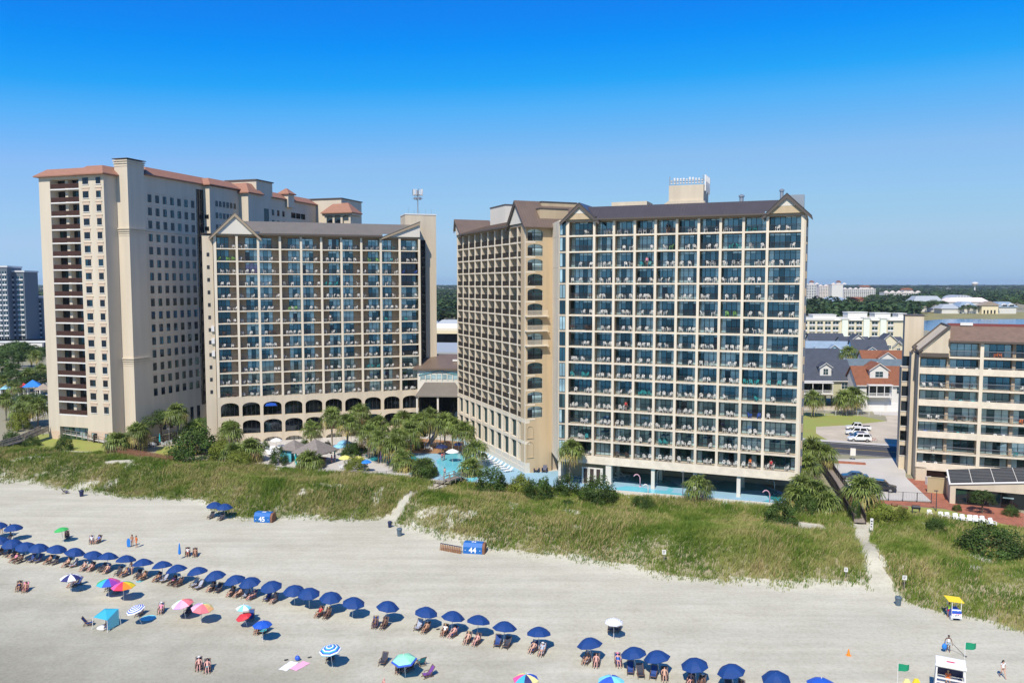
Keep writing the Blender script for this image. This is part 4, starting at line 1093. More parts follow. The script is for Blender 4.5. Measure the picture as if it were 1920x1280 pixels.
pr.box(4.95, 5.15, .3, 11, 24.5, 29.9, 0)
pr.build('sloped_roof', [M['stucco_cream'], M['fascia_brown']], rootC)
sb = MB(); sb.M = BC @ FC
sb.box(-.5, .3, 4.5, 9, SITE-1, 24.8, 0)
sb.bar((-.6, 4.4, 24.8), (.3, 4.4, 26.2), .3, .4, 1)
sb.box(-1.7, -.3, 9, 14, SITE-1, 21.5, 0); sb.box(-1.1, 2.2, 13, 17, SITE-1, 31.3, 0); sb.box(-1.2, 2.3, 12.9, 17.1, 31.3, 31.5, 1)
sb.build('stair_tower', [M['stucco_cream'], M['fascia_brown']], rootC)
for k in range(7):
    z = 3.9+2.87*k
    o = MB(); o.M = BC @ FC
    o.box(-1.62, -.45, 8.97, 9.0, z+.75, z+2.65, 0); o.box(-1.68, -.42, 8.9, 9.0, z+.62, z+.75, 1)  # dark sheet on the wall stands for the shade inside the open stair
    o.build('stair_opening_shade', [M['pane_black'], M['trim_white']], rootC)
gr = MB(); gr.M = BC @ FC
gr.box(2.3, LC, 1.2, 1.9, SITE, 3.85, 0); gr.build('garage_opening_shade', [M['pane_black']], rootC)  # solid dark box painted as the shade inside the open garage

# ---- poolside pavilion with rooftop panels, in front of the condominium
FP = frame(70.9, 127.0, R(-24))
rootP = empty('pool_pavilion', (70.9, 127.0, SITE), 0, 'low cream pool pavilion with sloping dark solar panel roof beside brick patio', 'pavilion')
BP = Matrix.Translation((-70.9, -127.0, -SITE))
p = MB(); p.M = BP @ FP
p.box(.1, .9, 0, .7, 1, 4.6, 0); p.box(.1, .4, .7, 8, 1, 4.7, 0); p.box(12.0, 12.4, .0, 8, 1, 5.6, 0)
p.add([(.1,0,4.6),(12.4,0,4.6),(12.4,0,6.8),(.1,0,5.2),(.1,.3,4.6),(12.4,.3,4.6),(12.4,.3,6.8),(.1,.3,5.2)], [(0,1,2,3),(7,6,5,4),(0,4,5,1),(3,2,6,7),(1,5,6,2),(0,3,7,4)], 0)
p.box(.4, 12, 6.5, 6.8, 1, 4.6, 1)
p.build('wall', [M['stucco_cream'], M['back_wall']], rootP)
g = MB(); g.M = BP @ FP
window(g, .95, 12, .35, 2.0, 4.55, 7, 0, random.Random(2), 'black'); g.box(7.5, 9.0, .3, .34, 3.6, 3.8, 2)
g.build('glazing', WIN_MATS(), rootP)
q = MB(); q.M = BP @ FP
q.add([(-.1,-.2,5.25),(12.5,-.2,6.85),(12.5,5.4,8.0),(-.1,5.4,6.4),(-.1,-.2,5.1),(12.5,-.2,6.7),(12.5,5.4,7.85),(-.1,5.4,6.25)], [(0,1,2,3),(0,4,5,1),(1,5,6,2),(2,6,7,3),(3,7,4,0),(7,6,5,4)], 0)
q.build('roof', [M['trim_white']], rootP)
for i in range(4):
    a = MB(); a.M = BP @ FP
    u0, u1 = .15+i*3.08, .05+(i+1)*3.08
    zz = lambda u, v: 5.25+(u+.1)/12.6*1.6+(v+.2)/5.6*1.15
    a.add([(u0,.1,zz(u0,.1)+.08),(u1,.1,zz(u1,.1)+.08),(u1,5.2,zz(u1,5.2)+.08),(u0,5.2,zz(u0,5.2)+.08),(u0,.1,zz(u0,.1)+.01),(u1,.1,zz(u1,.1)+.01),(u1,5.2,zz(u1,5.2)+.01),(u0,5.2,zz(u0,5.2)+.01)], [(0,1,2,3),(0,4,5,1),(1,5,6,2),(2,6,7,3),(3,7,4,0)], 0)
    for j in range(1, 9): v = .1+5.1*j/9; a.bar((u0, v, zz(u0, v)+.1), (u1, v, zz(u1, v)+.1), .06, .03, 1)
    a.build('solar_panel', [M['solar_black'] if 'solar_black' in M else mat('solar_black', (.018, .02, .025), .35), M['metal_grey']], rootP)
an = MB(); an.M = BP @ FP
an.box(12.6, 22, -2.5, 6, 1, 4.8, 0); an.prism([(12.4, 4.8), (22.2, 4.8), (17.5, 7.2)], 'y', -2.8, 6.2, 1); an.box(13.0, 13.8, -2.53, -2.5, 2.8, 3.4, 2)
an.build('annex', [M['stucco_cream'], M['trim_white'], M['frame_dark']], rootP)
# ---------------------------------------------------------------- palms, shrubs, trees, woods
leafmat('palm_green', (.165, .215, .05), .55, .5, .2, .45)
leafmat('palm_yellow', (.36, .31, .10), .5, .6, .2, .5)
leafmat('palm_dead', (.24, .16, .08), .4, .8, .1, .8)
leafmat('shrub_green', (.065, .115, .022), .6, .45, .2)
leafmat('shrub_yellow', (.21, .25, .04), .5, .6, .25)
leafmat('tree_green', (.075, .125, .03), .6, .12, .2)
leafmat('wood_green', (.050, .092, .028), .7, .022, .1)
mat('palm_bark', (.25, .20, .15), .95, .3, 3.0, bump=.4, bscale=6)
mat('bark', (.12, .09, .065), .95, .3, 2.0)

def fan(mb, rg, hub, dirv, rad, m, n=15, droop=.25, width=.13):
    d = Vector(dirv).normalized(); side = d.cross(Vector((0, 0, 1)))
    side = side.normalized() if side.length > .05 else Vector((1, 0, 0)); up = side.cross(d)
    for i in range(n):
        a = R(-125+250*i/(n-1))+rg.gauss(0, .05)
        t = d*math.cos(a)+side*math.sin(a)
        L_ = rad*(.72+.28*math.cos(a*.6))*rg.uniform(.85, 1.1)
        q = up*(-.10*abs(math.sin(a))*rad)
        mid = hub+t*L_*.55+q*.4+up*.05; tip = hub+t*L_+q-Vector((0, 0, droop*L_*rg.uniform(.6, 1.6)))
        w = t.cross(up).normalized()*width*rad*.5
        vs = [tuple(hub), tuple(mid-w), tuple(mid+w), tuple(tip-w*.15), tuple(tip+w*.15)]
        mb.add(vs, [(0, 1, 2), (1, 3, 4, 2)], m)
def palm_crown(seed, nleaf=38, rad=1.0, skirt=8):
    rg = random.Random(seed); mb = MB()
    for i in range(nleaf):
        f = (i+.5)/nleaf
        el = R(88-128*f**.85)+rg.gauss(0, .12); az = i*2.39996+rg.gauss(0, .2)
        pet = .55+.42*math.sin(min(1, f*1.5)*math.pi/2)+rg.uniform(-.1, .1)
        d = Vector((math.cos(az)*math.cos(el), math.sin(az)*math.cos(el), math.sin(el)))
        hub = d*pet-Vector((0, 0, .12*pet*f))
        mb.bar((0, 0, -.1), tuple(hub), .035, .03, 0)
        m = 0 if f < .72 else (1 if rg.random() < .55 else 0)
        if i >= nleaf-skirt: m = 2 if rg.random() < .6 else 1
        dd = (d+Vector((0, 0, -.25-.35*f))).normalized()
        fan(mb, rg, hub, dd, rad*rg.uniform(.72, 1.0)*(.8 if m == 2 else 1), m, 14, .18+.5*f)
    return mb.mesh('crown', [M['palm_green'], M['palm_yellow'], M['palm_dead']])
PALMC = [palm_crown(s, n_, 1.0, k_) for s, n_, k_ in ((1, 38, 7), (2, 34, 3), (3, 42, 11), (4, 30, 4))]
PALMB = [palm_crown(s, 56, 1.05, 20) for s in (11, 12)]
def palm_trunk(seed, h, r0=.2, lean=.3):
    rg = random.Random(seed); a = rg.uniform(0, 6.28); mb = MB(); n = 8
    pts = [(lean*math.cos(a)*(i/n)**2, lean*math.sin(a)*(i/n)**2, h*i/n-.2*(i == 0)) for i in range(n+1)]
    mb.tube(pts, [r0*(1.15 if i == 0 else 1.0-.12*math.sin(i))*(1-.12*i/n) for i in range(n+1)], 8)
    return mb.mesh('trunk', M['palm_bark'], True), pts[-1]
PN = [0]
def palm(px, py, Y, label, group=None, sc=1.7, kind=0, base_z=None, lean=.35):
    c = atY(px, py, Y); bz = base_z if base_z is not None else SITE
    h = max(.6, c.z-bz-.35*sc); PN[0] += 1; i = PN[0]
    root_ = empty('palm_tree', (c.x, c.y, bz), (i*1.7) % 6.28, label, 'palm tree', group)
    me, tip = palm_trunk(i, h, .17 if h > 2 else .2, lean*min(1, h/6))
    link('trunk', me, root_)
    k = sc*(.92+.16*((i*37) % 11)/10)
    link('crown', (PALMB if kind else PALMC)[i % (2 if kind else 4)], root_, (tip[0], tip[1], tip[2]+.1), i*.9, (k, k, k*(1.0 if kind else .95)))
    return root_

def leaf_cloud(seed, n, shape, leaf=.2, clumps=40, squash=.8, flat=False):
    """leaf quads clustered on clumps over a dome; returns (V, Q)"""
    rg = np.random.default_rng(seed)
    th = rg.uniform(0, 2*np.pi, clumps); u = rg.uniform(.02 if flat else -.35, 1, clumps); rr = rg.uniform(.55, 1.0, clumps)**.6
    cz = u; cr = np.sqrt(np.clip(1-u*u, 0, 1))
    C = np.stack([cr*np.cos(th), cr*np.sin(th), cz], 1)*rr[:, None]
    cs = rg.uniform(.16, .34, clumps)
    k = rg.integers(0, clumps, n)
    off = rg.normal(0, 1, (n, 3)); off /= np.linalg.norm(off, axis=1)[:, None]; off *= (rg.uniform(.35, 1.0, n)**.5)[:, None]
    P = (C[k]+off*cs[k][:, None])*np.array(shape)
    N_ = off+.6*C[k]+rg.normal(0, .45, (n, 3)); N_ /= np.linalg.norm(N_, axis=1)[:, None]
    T = np.cross(N_, rg.normal(0, 1, (n, 3))); T /= np.linalg.norm(T, axis=1)[:, None]; B_ = np.cross(N_, T)
    s = (leaf*rg.uniform(.6, 1.3, n))[:, None]
    a, b = T*s*.5, B_*s*.32
    V = np.stack([P-a, P-b*1.0, P+a, P+b*1.0], 1).reshape(-1, 3)
    V[:, 2] = np.maximum(V[:, 2], -.02*0-shape[2]*.42)
    Q = np.arange(4*n).reshape(n, 4)
    return V, Q
def shrub_mesh(seed, n=5200, m='shrub_green', leaf=.075, clumps=60):
    V, Q = leaf_cloud(seed, n, (1, 1, 1.0), leaf, clumps, flat=True)
    return np_mesh('foliage', V, Q, M[m])
SHRUB = {'g': [shrub_mesh(s) for s in (1, 2, 3)], 'y': [shrub_mesh(s, 4600, 'shrub_yellow', .08, 50) for s in (5, 6)]}
SN = [0]
def shrub(x0, x1, ytop, ybase, label, c='g', group=None, bz=None, cat='shrub'):
    """a shrub that spans pixels x0..x1 and ytop..ybase in the photograph"""
    p = at((x0+x1)/2, ybase, SITE if bz is None else bz)
    z = gh(p.x, p.y) if bz is None else bz
    w = (x1-x0)/F*(p.y*cP)/2; h = (ybase-ytop)/F*p.y*1.0
    SN[0] += 1; ms = SHRUB[c]
    o = link('shrub', ms[SN[0] % len(ms)], None, (p.x, p.y+w*.45, z), SN[0]*1.3, (w*1.05, w*.9, h*.92))
    return tag(o, label, cat, group)
def tree_templates():
    out = []
    for s in (21, 22, 23):
        V, Q = leaf_cloud(s, 4500, (1, 1, .85), .10, 60)
        out.append(np_mesh('crown', V, Q, M['tree_green']))
    return out
TREEC = tree_templates()
def trunk_mesh():
    mb = MB(); mb.tube([(0, 0, -.2), (.02, 0, .35), (0, .03, .8)], [.05, .04, .025], 6)
    for a in (0.3, 2.3, 4.4): mb.tube([(.01, 0, .4), (.2*math.cos(a), .2*math.sin(a), .72)], [.028, .012], 5)
    return mb.mesh('trunk', M['bark'])
TRK = trunk_mesh(); TN = [0]
def tree(x, y, h, w, label, group=None, z=SITE):
    TN[0] += 1; i = TN[0]
    r_ = empty('broadleaf_tree', (x, y, z), i*1.1, label, 'tree', group)
    link('trunk', TRK, r_, (0, 0, 0), 0, (h*.8, h*.8, h*.8))
    link('crown', TREEC[i % 3], r_, (0, 0, h*.62), i, (w/2, w/2, h*.42))
    return r_

# courtyard palms: crown centre in the picture and distance
CPL = [(333, 769, 163, 'tall slim palm rising alone beside the long shaded side of the tower'),
 (435, 803, 163, 'short palm in front of the first arch of the hotel behind the palms'),
 (582, 799, 166, 'solitary palm just above the grey shingle gazebo roof'),
 (622, 776, 168, 'tall palm at the near end of the courtyard grove'),
 (650, 789, 163, 'full palm right behind the gazebo side of the grove'),
 (677, 768, 171, 'tallest palm against the arcade in the courtyard grove'),
 (690, 807, 160, 'low palm in the dense middle of the courtyard grove'),
 (710, 793, 164, 'palm overlapping the arches in mid grove'),
 (709, 819, 156, 'big bright palm at the front of the grove'),
 (741, 830, 154, 'yellowing palm at the front of the grove by the timber rail'),
 (745, 812, 160, 'palm in mid grove behind the yellowing palm'),
 (757, 781, 170, 'tall palm behind the grove beside the last arches'),
 (770, 803, 163, 'palm standing before the dark courtyard entrance'),
 (784, 785, 168, 'slender palm near the grey metal awning'),
 (805, 776, 169, 'high palm directly below the grey metal awning'),
 (834, 787, 166, 'palm with pale trunk left of the hotel wing foot'),
 (848, 793, 165, 'palm with pale trunk close to the hotel wing foot'),
 (867, 803, 163, 'small palm touching the hotel wing lower windows'),
 (890, 838, 153, 'palm on the blue pool terrace near the lounger row'),
 (883, 872, 146, 'low palm between the pool and the dune steps'),
 (755, 857, 150, 'small grey green palm at the dark pool edge'),
 (1068, 836, 138.6, 'tall palm standing before the first bay of the pool hotel'),
 (1308, 905, 128.5, 'palm at the terrace wall in front of the pool hotel columns')]
for px, py, Y, lb in CPL: palm(px, py, Y, lb, 'courtyard palms', 1.75)
for px, py, Y, k, lb in ((580, 862, 152, 1, 'bushy palmetto before the gazebo posts'), (795, 873, 146, 1, 'shaggy brown skirted palmetto beside the dune steps'), (470, 838, 158, 1, 'broad dark palmetto mound left of the gazebo'),
   (441, 846, 156, 1, 'yellowish palmetto beside the broad dark mound'), (1505, 905, 126, 0, 'palm at the terrace corner below the hotel end wall'), (1533, 918, 124, 0, 'palm nearest the boardwalk on its hotel side'), (1523, 836, 150, 0, 'palm beside the hotel corner near the road'),
   (1548, 846, 148, 0, 'palm overhanging the far end of the boardwalk'), (1510, 868, 140, 0, 'palm hugging the hotel end wall'), (1618, 912, 124, 1, 'large shaggy palm between the boardwalk and the parked black car'), (1548, 940, 122, 1, 'low palmetto under the boardwalk rail'), (1500, 930, 124, 1, 'low palmetto at the pool terrace corner'),
   (255, 806, 166, 1, 'palmetto before the tall dark tree by the tower'), (222, 824, 164, 1, 'low palmetto at the foot of the tower fence'), (362, 806, 165, 1, 'yellow green palmetto below the slim tall palm')):
    palm(px, py, Y, lb, 'palms and palmettos along the dune edge', 2.3 if px == 1618 else 1.9, k)
for px, py, Y, lb in ((1525, 742, 212, 'palm before the porch of the slate roofed house'), (1584, 743, 214, 'left palm of the pair between the two stilt houses'), (1604, 738, 216, 'right palm of the pair between the two stilt houses'), (1600, 703, 235, 'palm squeezed between the slate and rust roofs'), (1591, 657, 270, 'palm beside the pale blue house')):
    palm(px, py, Y, lb, 'palms among the houses', 2.2)
for px, py, Y, lb in ((10, 746, 205, 'palm at the frame edge beyond the tower lawn'), (50, 752, 200, 'palm with thick crown left of the tower'), (70, 758, 196, 'palm next to the tower base'), (26, 722, 240, 'palm in front of the resort grove'), (69, 664, 300, 'tall palm behind the blue pavilions'), (5, 713, 250, 'palm at the very frame edge'), (75, 690, 270, 'palm close behind the tower edge'), (38, 765, 196, 'low palm beside the footbridge'), (52, 700, 262, 'palm over the resort garden')):
    palm(px, py, Y, lb, 'palms beside the tower', 2.0)
for a in ((885, 956, 872, 922, 'biggest dark shrub at the dune edge beside the pool hotel corner'), (952, 1004, 886, 928, 'olive shrub wedged between two darker ones on the dune edge', 'y'), (982, 1042, 893, 938, 'rounded dark shrub before the blue armchairs'), (1035, 1092, 889, 928, 'dark shrub under the tall palm of the pool hotel'), (1084, 1162, 893, 946, 'pointed dark shrub before the slatted screen wall'),
   (1181, 1234, 927, 953, 'low spreading shrub alone in front of the terrace wall'), (1434, 1500, 940, 990, 'dark shrub at the end of the terrace wall'), (1488, 1545, 925, 965, 'dark shrub beneath the boardwalk palms'), (1053, 1078, 938, 952, 'tiny shrub in the dune grass'),
   (310, 412, 803, 864, 'wide dark shrub mass beside the tower boardwalk'), (385, 440, 822, 866, 'olive shrub next to the wide dark mass', 'y'), (0, 36, 806, 836, 'dark shrub at the frame edge in the dune'), (100, 133, 817, 846, 'compact dark shrub beside the bare sand patch'), (36, 72, 818, 838, 'low shrub in the tower dune'), (100, 132, 800, 818, 'shrub under the tower ramp'), (8, 52, 772, 808, 'rounded olive shrub below the footbridge', 'y'),
   (643, 688, 855, 886, 'yellow green shrub beside the yellow umbrellas', 'y'), (638, 678, 826, 858, 'dark shrub behind the gazebo roof'), (760, 795, 815, 842, 'dark shrub inside the palm grove'), (768, 822, 862, 897, 'mixed shrub beside the dune steps'),
   (1632, 1690, 945, 985, 'yellow green shrub beside the beach path sign', 'y'), (1680, 1712, 952, 985, 'bright shrub beside the grill', 'y'), (1738, 1778, 968, 1002, 'spiky dark shrub before the white garden chairs'), (1815, 1935, 984, 1042, 'large dark shrub at the frame edge of the dune'), (1590, 1620, 935, 975, 'shrub under the large shaggy palm'), (1885, 1915, 948, 968, 'clipped shrub by the pavilion annex'), (1788, 1806, 944, 958, 'small clipped shrub at the pavilion corner'),
   (500, 540, 838, 872, 'shrub left of the turquoise hut'), (420, 470, 850, 880, 'low shrub in front of the palmettos', 'y'), (1352, 1372, 975, 985, 'tiny shrub on the open dune')):
    shrub(*a[:4], a[4], a[5] if len(a) > 5 else 'g', 'shrubs along the dune')
p = at(287, 824, SITE); tree(p.x, p.y+4, 6.0, 9.5, 'dense dark tree beside the long shaded side of the tower')
p = at(1842, 962, SITE); tree(p.x, p.y, 3.6, 3.6, 'young pale green tree before the pavilion glass')
for i, (px, py, h, w, lb) in enumerate(((690, 836, 6, 6, 'dark broadleaf tree hidden in the palm grove'), (775, 838, 5, 6, 'dark broadleaf tree by the courtyard steps'), (420, 818, 3.5, 9, 'spreading hedge tree below the arcade corner'), (388, 805, 3.0, 8, 'ivy mound at the arcade corner'))):
    p = at(px, py, SITE); tree(p.x, p.y, h, w, lb)
# trees of the garden beside the tower and in the middle distance: all one can tell apart
rgt = random.Random(4); n_ = 0
def spot(px, py, h, w, where):
    global n_
    p = at(px, py, SITE); n_ += 1
    tree(p.x, p.y, h*1.2, w*1.25, where, None)
for px, py, h, w, lb in ((12, 700, 8, 12, 'round tree at the frame edge in the resort garden'), (35, 690, 9, 13, 'broad tree above the blue pavilions'), (60, 690, 8, 11, 'tree touching the tower edge in the resort garden'), (-10, 720, 8, 12, 'tree half cut by the frame in the resort garden'), (20, 735, 6, 9, 'low tree before the blue umbrellas'), (58, 770, 4, 8, 'low tree beside the tower base'), (30, 672, 7, 11, 'far tree below the grey towers'), (72, 735, 5, 8, 'tree between palms by the tower')):
    spot(px, py, h, w, lb)
WOODS = ['by the lake', 'behind the cream apartments', 'on the far bank', 'above the grey low roofs']
for px, py, h, w, lb in ((1530, 590, 11, 20, 'round tree over the tan low roof'), (1572, 582, 10, 16, 'small round tree between the low roofs'), (1556, 571, 11, 15, 'small tree before the tan condominium'), (1628, 590, 12, 22, 'tree at the near end of the lake grove'), (1655, 588, 14, 26, 'full tree behind the cream apartments'), (1690, 590, 13, 26, 'wide tree above the stair tower'), (1722, 588, 13, 24, 'wide tree at the lake corner'), (1752, 586, 13, 25, 'lakeside tree left of the lamp post'), (1782, 584, 12, 22, 'lakeside tree beside the pavilion hall'),
   (1640, 572, 15, 28, 'tree below the pale condominium'), (1668, 570, 13, 26, 'tree before the long white building'), (1700, 572, 14, 28, 'tree in front of the white building wing'), (1735, 574, 13, 26, 'tree right of the long white building'), (1765, 572, 13, 24, 'tree above the lakeside grove'), (1795, 570, 12, 22, 'tree before the blue grey roofs'), (1612, 575, 13, 24, 'tree under the pink roof'), (1905, 580, 12, 22, 'tree at the frame edge by the lake'), (1815, 588, 9, 16, 'small tree before the hall entrance'), (1516, 580, 10, 16, 'tree at the hotel end wall skyline'), (1600, 592, 9, 16, 'low tree over the cream apartment roof')):
    spot(px, py, h, w, lb)

# the woods: one mass
def wood(name, pts, hs, leaves, leaf, seed, label):
    rg = np.random.default_rng(seed); VV = []; QQ = []; b = 0
    bases = [leaf_cloud(60+k, leaves, (1, 1, .8), leaf, 16) for k in range(4)]
    for i, ((x, y), h) in enumerate(zip(pts, hs)):
        V, Q = bases[i % 4]; a = rg.uniform(0, 6.28); w = h*rg.uniform(.45, .7)*(1 if y < 4200 else 3.5)
        ca, sa = math.cos(a), math.sin(a)
        V2 = np.stack([(V[:, 0]*ca-V[:, 1]*sa)*w+x, (V[:, 0]*sa+V[:, 1]*ca)*w+y, V[:, 2]*h*.42+SITE+h*.6], 1)
        VV.append(V2); QQ.append(Q+b); b += len(V)
    me = np_mesh(name, np.concatenate(VV), np.concatenate(QQ), M['wood_green'])
    return tag(link(name, me), label, 'woods', kind='stuff')
rg = np.random.default_rng(8)
def fan_pts(n, y0, y1, px0, px1, power=1.0):
    Y = y0+(y1-y0)*rg.uniform(0, 1, n)**power; P_ = rg.uniform(px0, px1, n)
    return np.stack([(P_-960)/F*Y, Y], 1)
A = np.concatenate([fan_pts(110, 690, 900, 1480, 1720), fan_pts(520, 985, 1750, 1480, 1990), fan_pts(1500, 1750, 4200, 1460, 1990, 1.3)])
ok = ~((A[:, 0] > 540) & (A[:, 0] < 700) & (A[:, 1] < 1120) & (A[:, 1] > 940))
ok &= ~((A[:, 1] > 1150) & (A[:, 1] < 1800) & (A[:, 0]/A[:, 1]*F+960 < 1655))
A = A[ok]
Hs = rg.uniform(11, 19, len(A))
far_ = fan_pts(500, 4200, 9800, 1400, 2000); A = np.concatenate([A, far_]); Hs = np.concatenate([Hs, rg.uniform(20, 27, len(far_))])
wood('woods', A, Hs, 70, .55, 1, 'dark green pine woods stretching to the horizon beyond the lake')
A = np.concatenate([fan_pts(420, 300, 1500, 905, 1450), fan_pts(420, 1500, 4200, 900, 1470, 1.3), fan_pts(160, 4200, 9800, 900, 1400), fan_pts(110, 4200, 9800, 780, 900), fan_pts(160, 4200, 9800, -120, 120), fan_pts(300, 640, 1500, 780, 900), fan_pts(500, 1500, 4000, 780, 900, 1.3), fan_pts(330, 560, 1500, -80, 110), fan_pts(500, 1500, 4000, -120, 120, 1.3)])
wood('woods', A, np.where(A[:, 1] > 4200, 23, rg.uniform(11, 18, len(A))), 70, .55, 2, 'green woods seen between the buildings and behind the grey towers')
# ---------------------------------------------------------------- houses, apartments and far buildings
mat('wall_olive', (.44, .42, .27), .8, .05, .3); mat('wall_white', (.64, .62, .57), .7, .04, .3); mat('wall_blue', (.42, .62, .72), .7); mat('wall_yellow', (.74, .64, .42), .8); mat('wall_cream', (.66, .59, .42), .8)
mat('wall_grey', (.62, .63, .62), .8); mat('slate', (.055, .065, .085), .8, .2, .8); mat('slate_blue', (.24, .32, .40), .7, .15, .5); mat('rust_roof', (.23, .085, .04), .85, .2, 1.0); mat('roof_teal', (.12, .16, .18), .8, .2, .6)
mat('grey_blue_wall', (.13, .16, .19), .8); mat('green_white', (.74, .78, .66), .8); mat('roof_white', (.68, .66, .60), .6); mat('pinkish', (.78, .68, .62), .8); mat('tan_roof', (.32, .26, .20), .9); mat('roof_pale', (.36, .39, .41), .6)
def win2(mb, x, z, w, h, y, mf=0, mp=1):
    mb.box(x-w/2-.1, x+w/2+.1, y-.06, y+.02, z-.1, z+h+.1, mf)
    mb.quad((x-w/2, y-.066, z), (x+w/2, y-.066, z), (x+w/2, y-.066, z+h), (x-w/2, y-.066, z+h), mp)
    mb.box(x-.03, x+.03, y-.07, y-.05, z, z+h, mf); mb.box(x-w/2, x+w/2, y-.072, y-.05, z+h*.5-.03, z+h*.5+.03, mf)
def house(px, py, w, d, h1, h2, ang, label, wall, roof, stilts=0, dormers=(), windows=(), porch=None, garage=(), hipped=False, front_gable=None, Y=None, deck=None):
    p = at(px, py, SITE)
    r_ = empty('house', (p.x, p.y, SITE), ang, label, 'house')
    b = MB(); b.box(-w/2, w/2, 0, d, stilts-(.1 if not stilts else 0), h1, 0)
    b.prism([(0, h1), (d, h1), (d/2, h2-.15)], 'x', -w/2+.02, w/2-.02, 0)
    if stilts:
        for x in np.linspace(-w/2+.2, w/2-.2, 5):
            for y in (.3, d/2, d-.3): b.box(x-.13, x+.13, y-.13, y+.13, -.2, stilts, 1)
        for x in (-w/4, w/4): b.bar((x-.8, .3, .2), (x+1.2, .3, stilts), .12, .12, 1)
    b.build('wall', [M[wall], M['wood_grey']], r_)
    f = MB(); o = .6; rise = (h2-h1)/(d/2)
    f.prism([(-o, h1-rise*o), (d/2, h2), (d+o, h1-rise*o), (d+o, h1-rise*o+.22), (d/2, h2+.25), (-o, h1-rise*o+.22)], 'x', -w/2-.4, w/2+.4, 0)
    f.box(-w/2-.42, w/2+.42, -o-.06, -o, h1-rise*o-.06, h1-rise*o+.16, 1)
    rf_ = f.build('roof', [M[roof], M['trim_white']], r_)
    for (x, dw, zb, dh) in dormers:
        g = MB(); y0 = (zb-h1)/rise-.3
        g.box(x-dw/2, x+dw/2, y0, y0+dw*1.2, zb-.4, zb+dh, 0)
        g.prism([(x-dw/2, zb+dh), (x+dw/2, zb+dh), (x, zb+dh+dw*.32)], 'y', y0, y0+.2, 0)
        g.prism([(x-dw/2-.35, zb+dh-.2), (x, zb+dh+dw*.36), (x+dw/2+.35, zb+dh-.2), (x+dw/2+.35, zb+dh+.06), (x, zb+dh+dw*.36+.26), (x-dw/2-.35, zb+dh+.06)], 'y', y0-.4, y0+dw*1.3, 1)
        g.prism([(x-dw/2-.37, zb+dh-.22), (x, zb+dh+dw*.36-.02), (x+dw/2+.37, zb+dh-.22), (x+dw/2+.37, zb+dh-.04), (x, zb+dh+dw*.36+.16), (x-dw/2-.37, zb+dh-.04)], 'y', y0-.46, y0-.4, 2)
        dm = g.build('dormer', [M['wall_white'], M[roof], M['trim_white']], r_)
        q = MB(); win2(q, x, zb+.25, dw*.42, dh*.7, y0); q.build('window', [M['trim_white'], M['pane_deep']], dm)
    for (x, z, ww, wh) in windows:
        q = MB(); win2(q, x, z, ww, wh, 0); q.build('window', [M['trim_white'], M['pane_deep']], r_)
    if porch:
        x0, x1, z, zt = porch
        q = MB(); q.box(x0, x1, -.04, -.01, z+.05, zt, 1); q.box(x0-.1, x1+.1, -1.9, -.05, z-.25, z, 0)
        for x in np.linspace(x0, x1, 4): q.box(x-.08, x+.08, -1.85, -1.7, z, zt+.1, 0)
        q.box(x0, x1, -1.82, -1.74, z+.9, z+1.0, 0); q.box(x0-.2, x1+.2, -2.0, -.05, zt+.1, zt+.35, 0)
        for x in np.arange(x0, x1, .22): q.box(x-.03, x+.03, -1.8, -1.76, z, z+.9, 0)
        q.build('porch', [M['trim_white'], M['pane_black']], r_)
    for (x, gw, gh_) in garage:
        q = MB(); q.box(x-gw/2, x+gw/2, -.05, .02, .05, gh_, 0)
        for i in range(1, 4): q.box(x-gw/2, x+gw/2, -.06, -.05, gh_*i/4-.02, gh_*i/4+.02, 1)
        q.build('garage_door', [M['trim_white'], M['wall_grey']], r_)
    if front_gable:
        for (x, gw, z0, zp) in front_gable:
            g = MB(); g.box(x-gw/2, x+gw/2, -.9, .5, 0 if not stilts else stilts, z0, 0); g.prism([(x-gw/2, z0), (x+gw/2, z0), (x, zp-.2)], 'y', -.9, d*.5, 0)
            g.prism([(x-gw/2-.4, z0-.35), (x, zp), (x+gw/2+.4, z0-.35), (x+gw/2+.4, z0-.1), (x, zp+.25), (x-gw/2-.4, z0-.1)], 'y', -1.4, d*.5, 1)
            g.prism([(x-gw/2-.42, z0-.38), (x, zp-.03), (x+gw/2+.42, z0-.38), (x+gw/2+.42, z0-.18), (x, zp+.17), (x-gw/2-.42, z0-.18)], 'y', -1.46, -1.4, 2)
            gg = g.build('front_gable', [M[wall], M[roof], M['trim_white']], r_)
            q = MB(); win2(q, x, z0-1.9, 1.3, 1.3, -.9); q.build('window', [M['trim_white'], M['pane_deep']], gg)
    return r_
house(1546, 762, 15, 11, 8.0, 13.0, R(-4), 'olive house on stilts with slate roof, one dormer and white porch', 'wall_olive', 'slate', 3.2, [(0.3, 3.2, 9.0, 2.4)], [(5.5, 5.3, 1.7, 1.7)], (-6.8, 1.6, 4.0, 6.9))
house(1654, 771, 14, 10, 7.7, 12.0, R(-4), 'white house with rust roof, gabled dormer and two garage doors', 'wall_white', 'rust_roof', 0, [(-.6, 5.0, 9.2, 2.2)], [(4.6, 5.1, 1.7, 1.6)], (-4.4, 1.8, 4.4, 7.3), [(-1.6, 4.2, 2.6), (3.4, 4.2, 2.6)])
house(1646, 738, 17, 11, 7.4, 10.6, R(-6), 'grey green house with dark teal roof squeezed behind the garage house', 'wall_grey', 'roof_teal', 0, [], [(-6, 6, 1.3, 1.5)], None, (), False, [(-1.0, 9.0, 7.8, 10.4), (-6.8, 4.0, 7.2, 8.9)])
house(1668, 728, 16, 12, 6.7, 12.3, R(-4), 'upper house with rust roof and single white gable behind the grey green house', 'wall_white', 'rust_roof', 0, [(-.5, 5.5, 8.4, 1.7)])
house(1542, 716, 14, 11, 7.6, 11.6, R(-3), 'second slate roofed house just behind the stilt house', 'wall_white', 'slate')
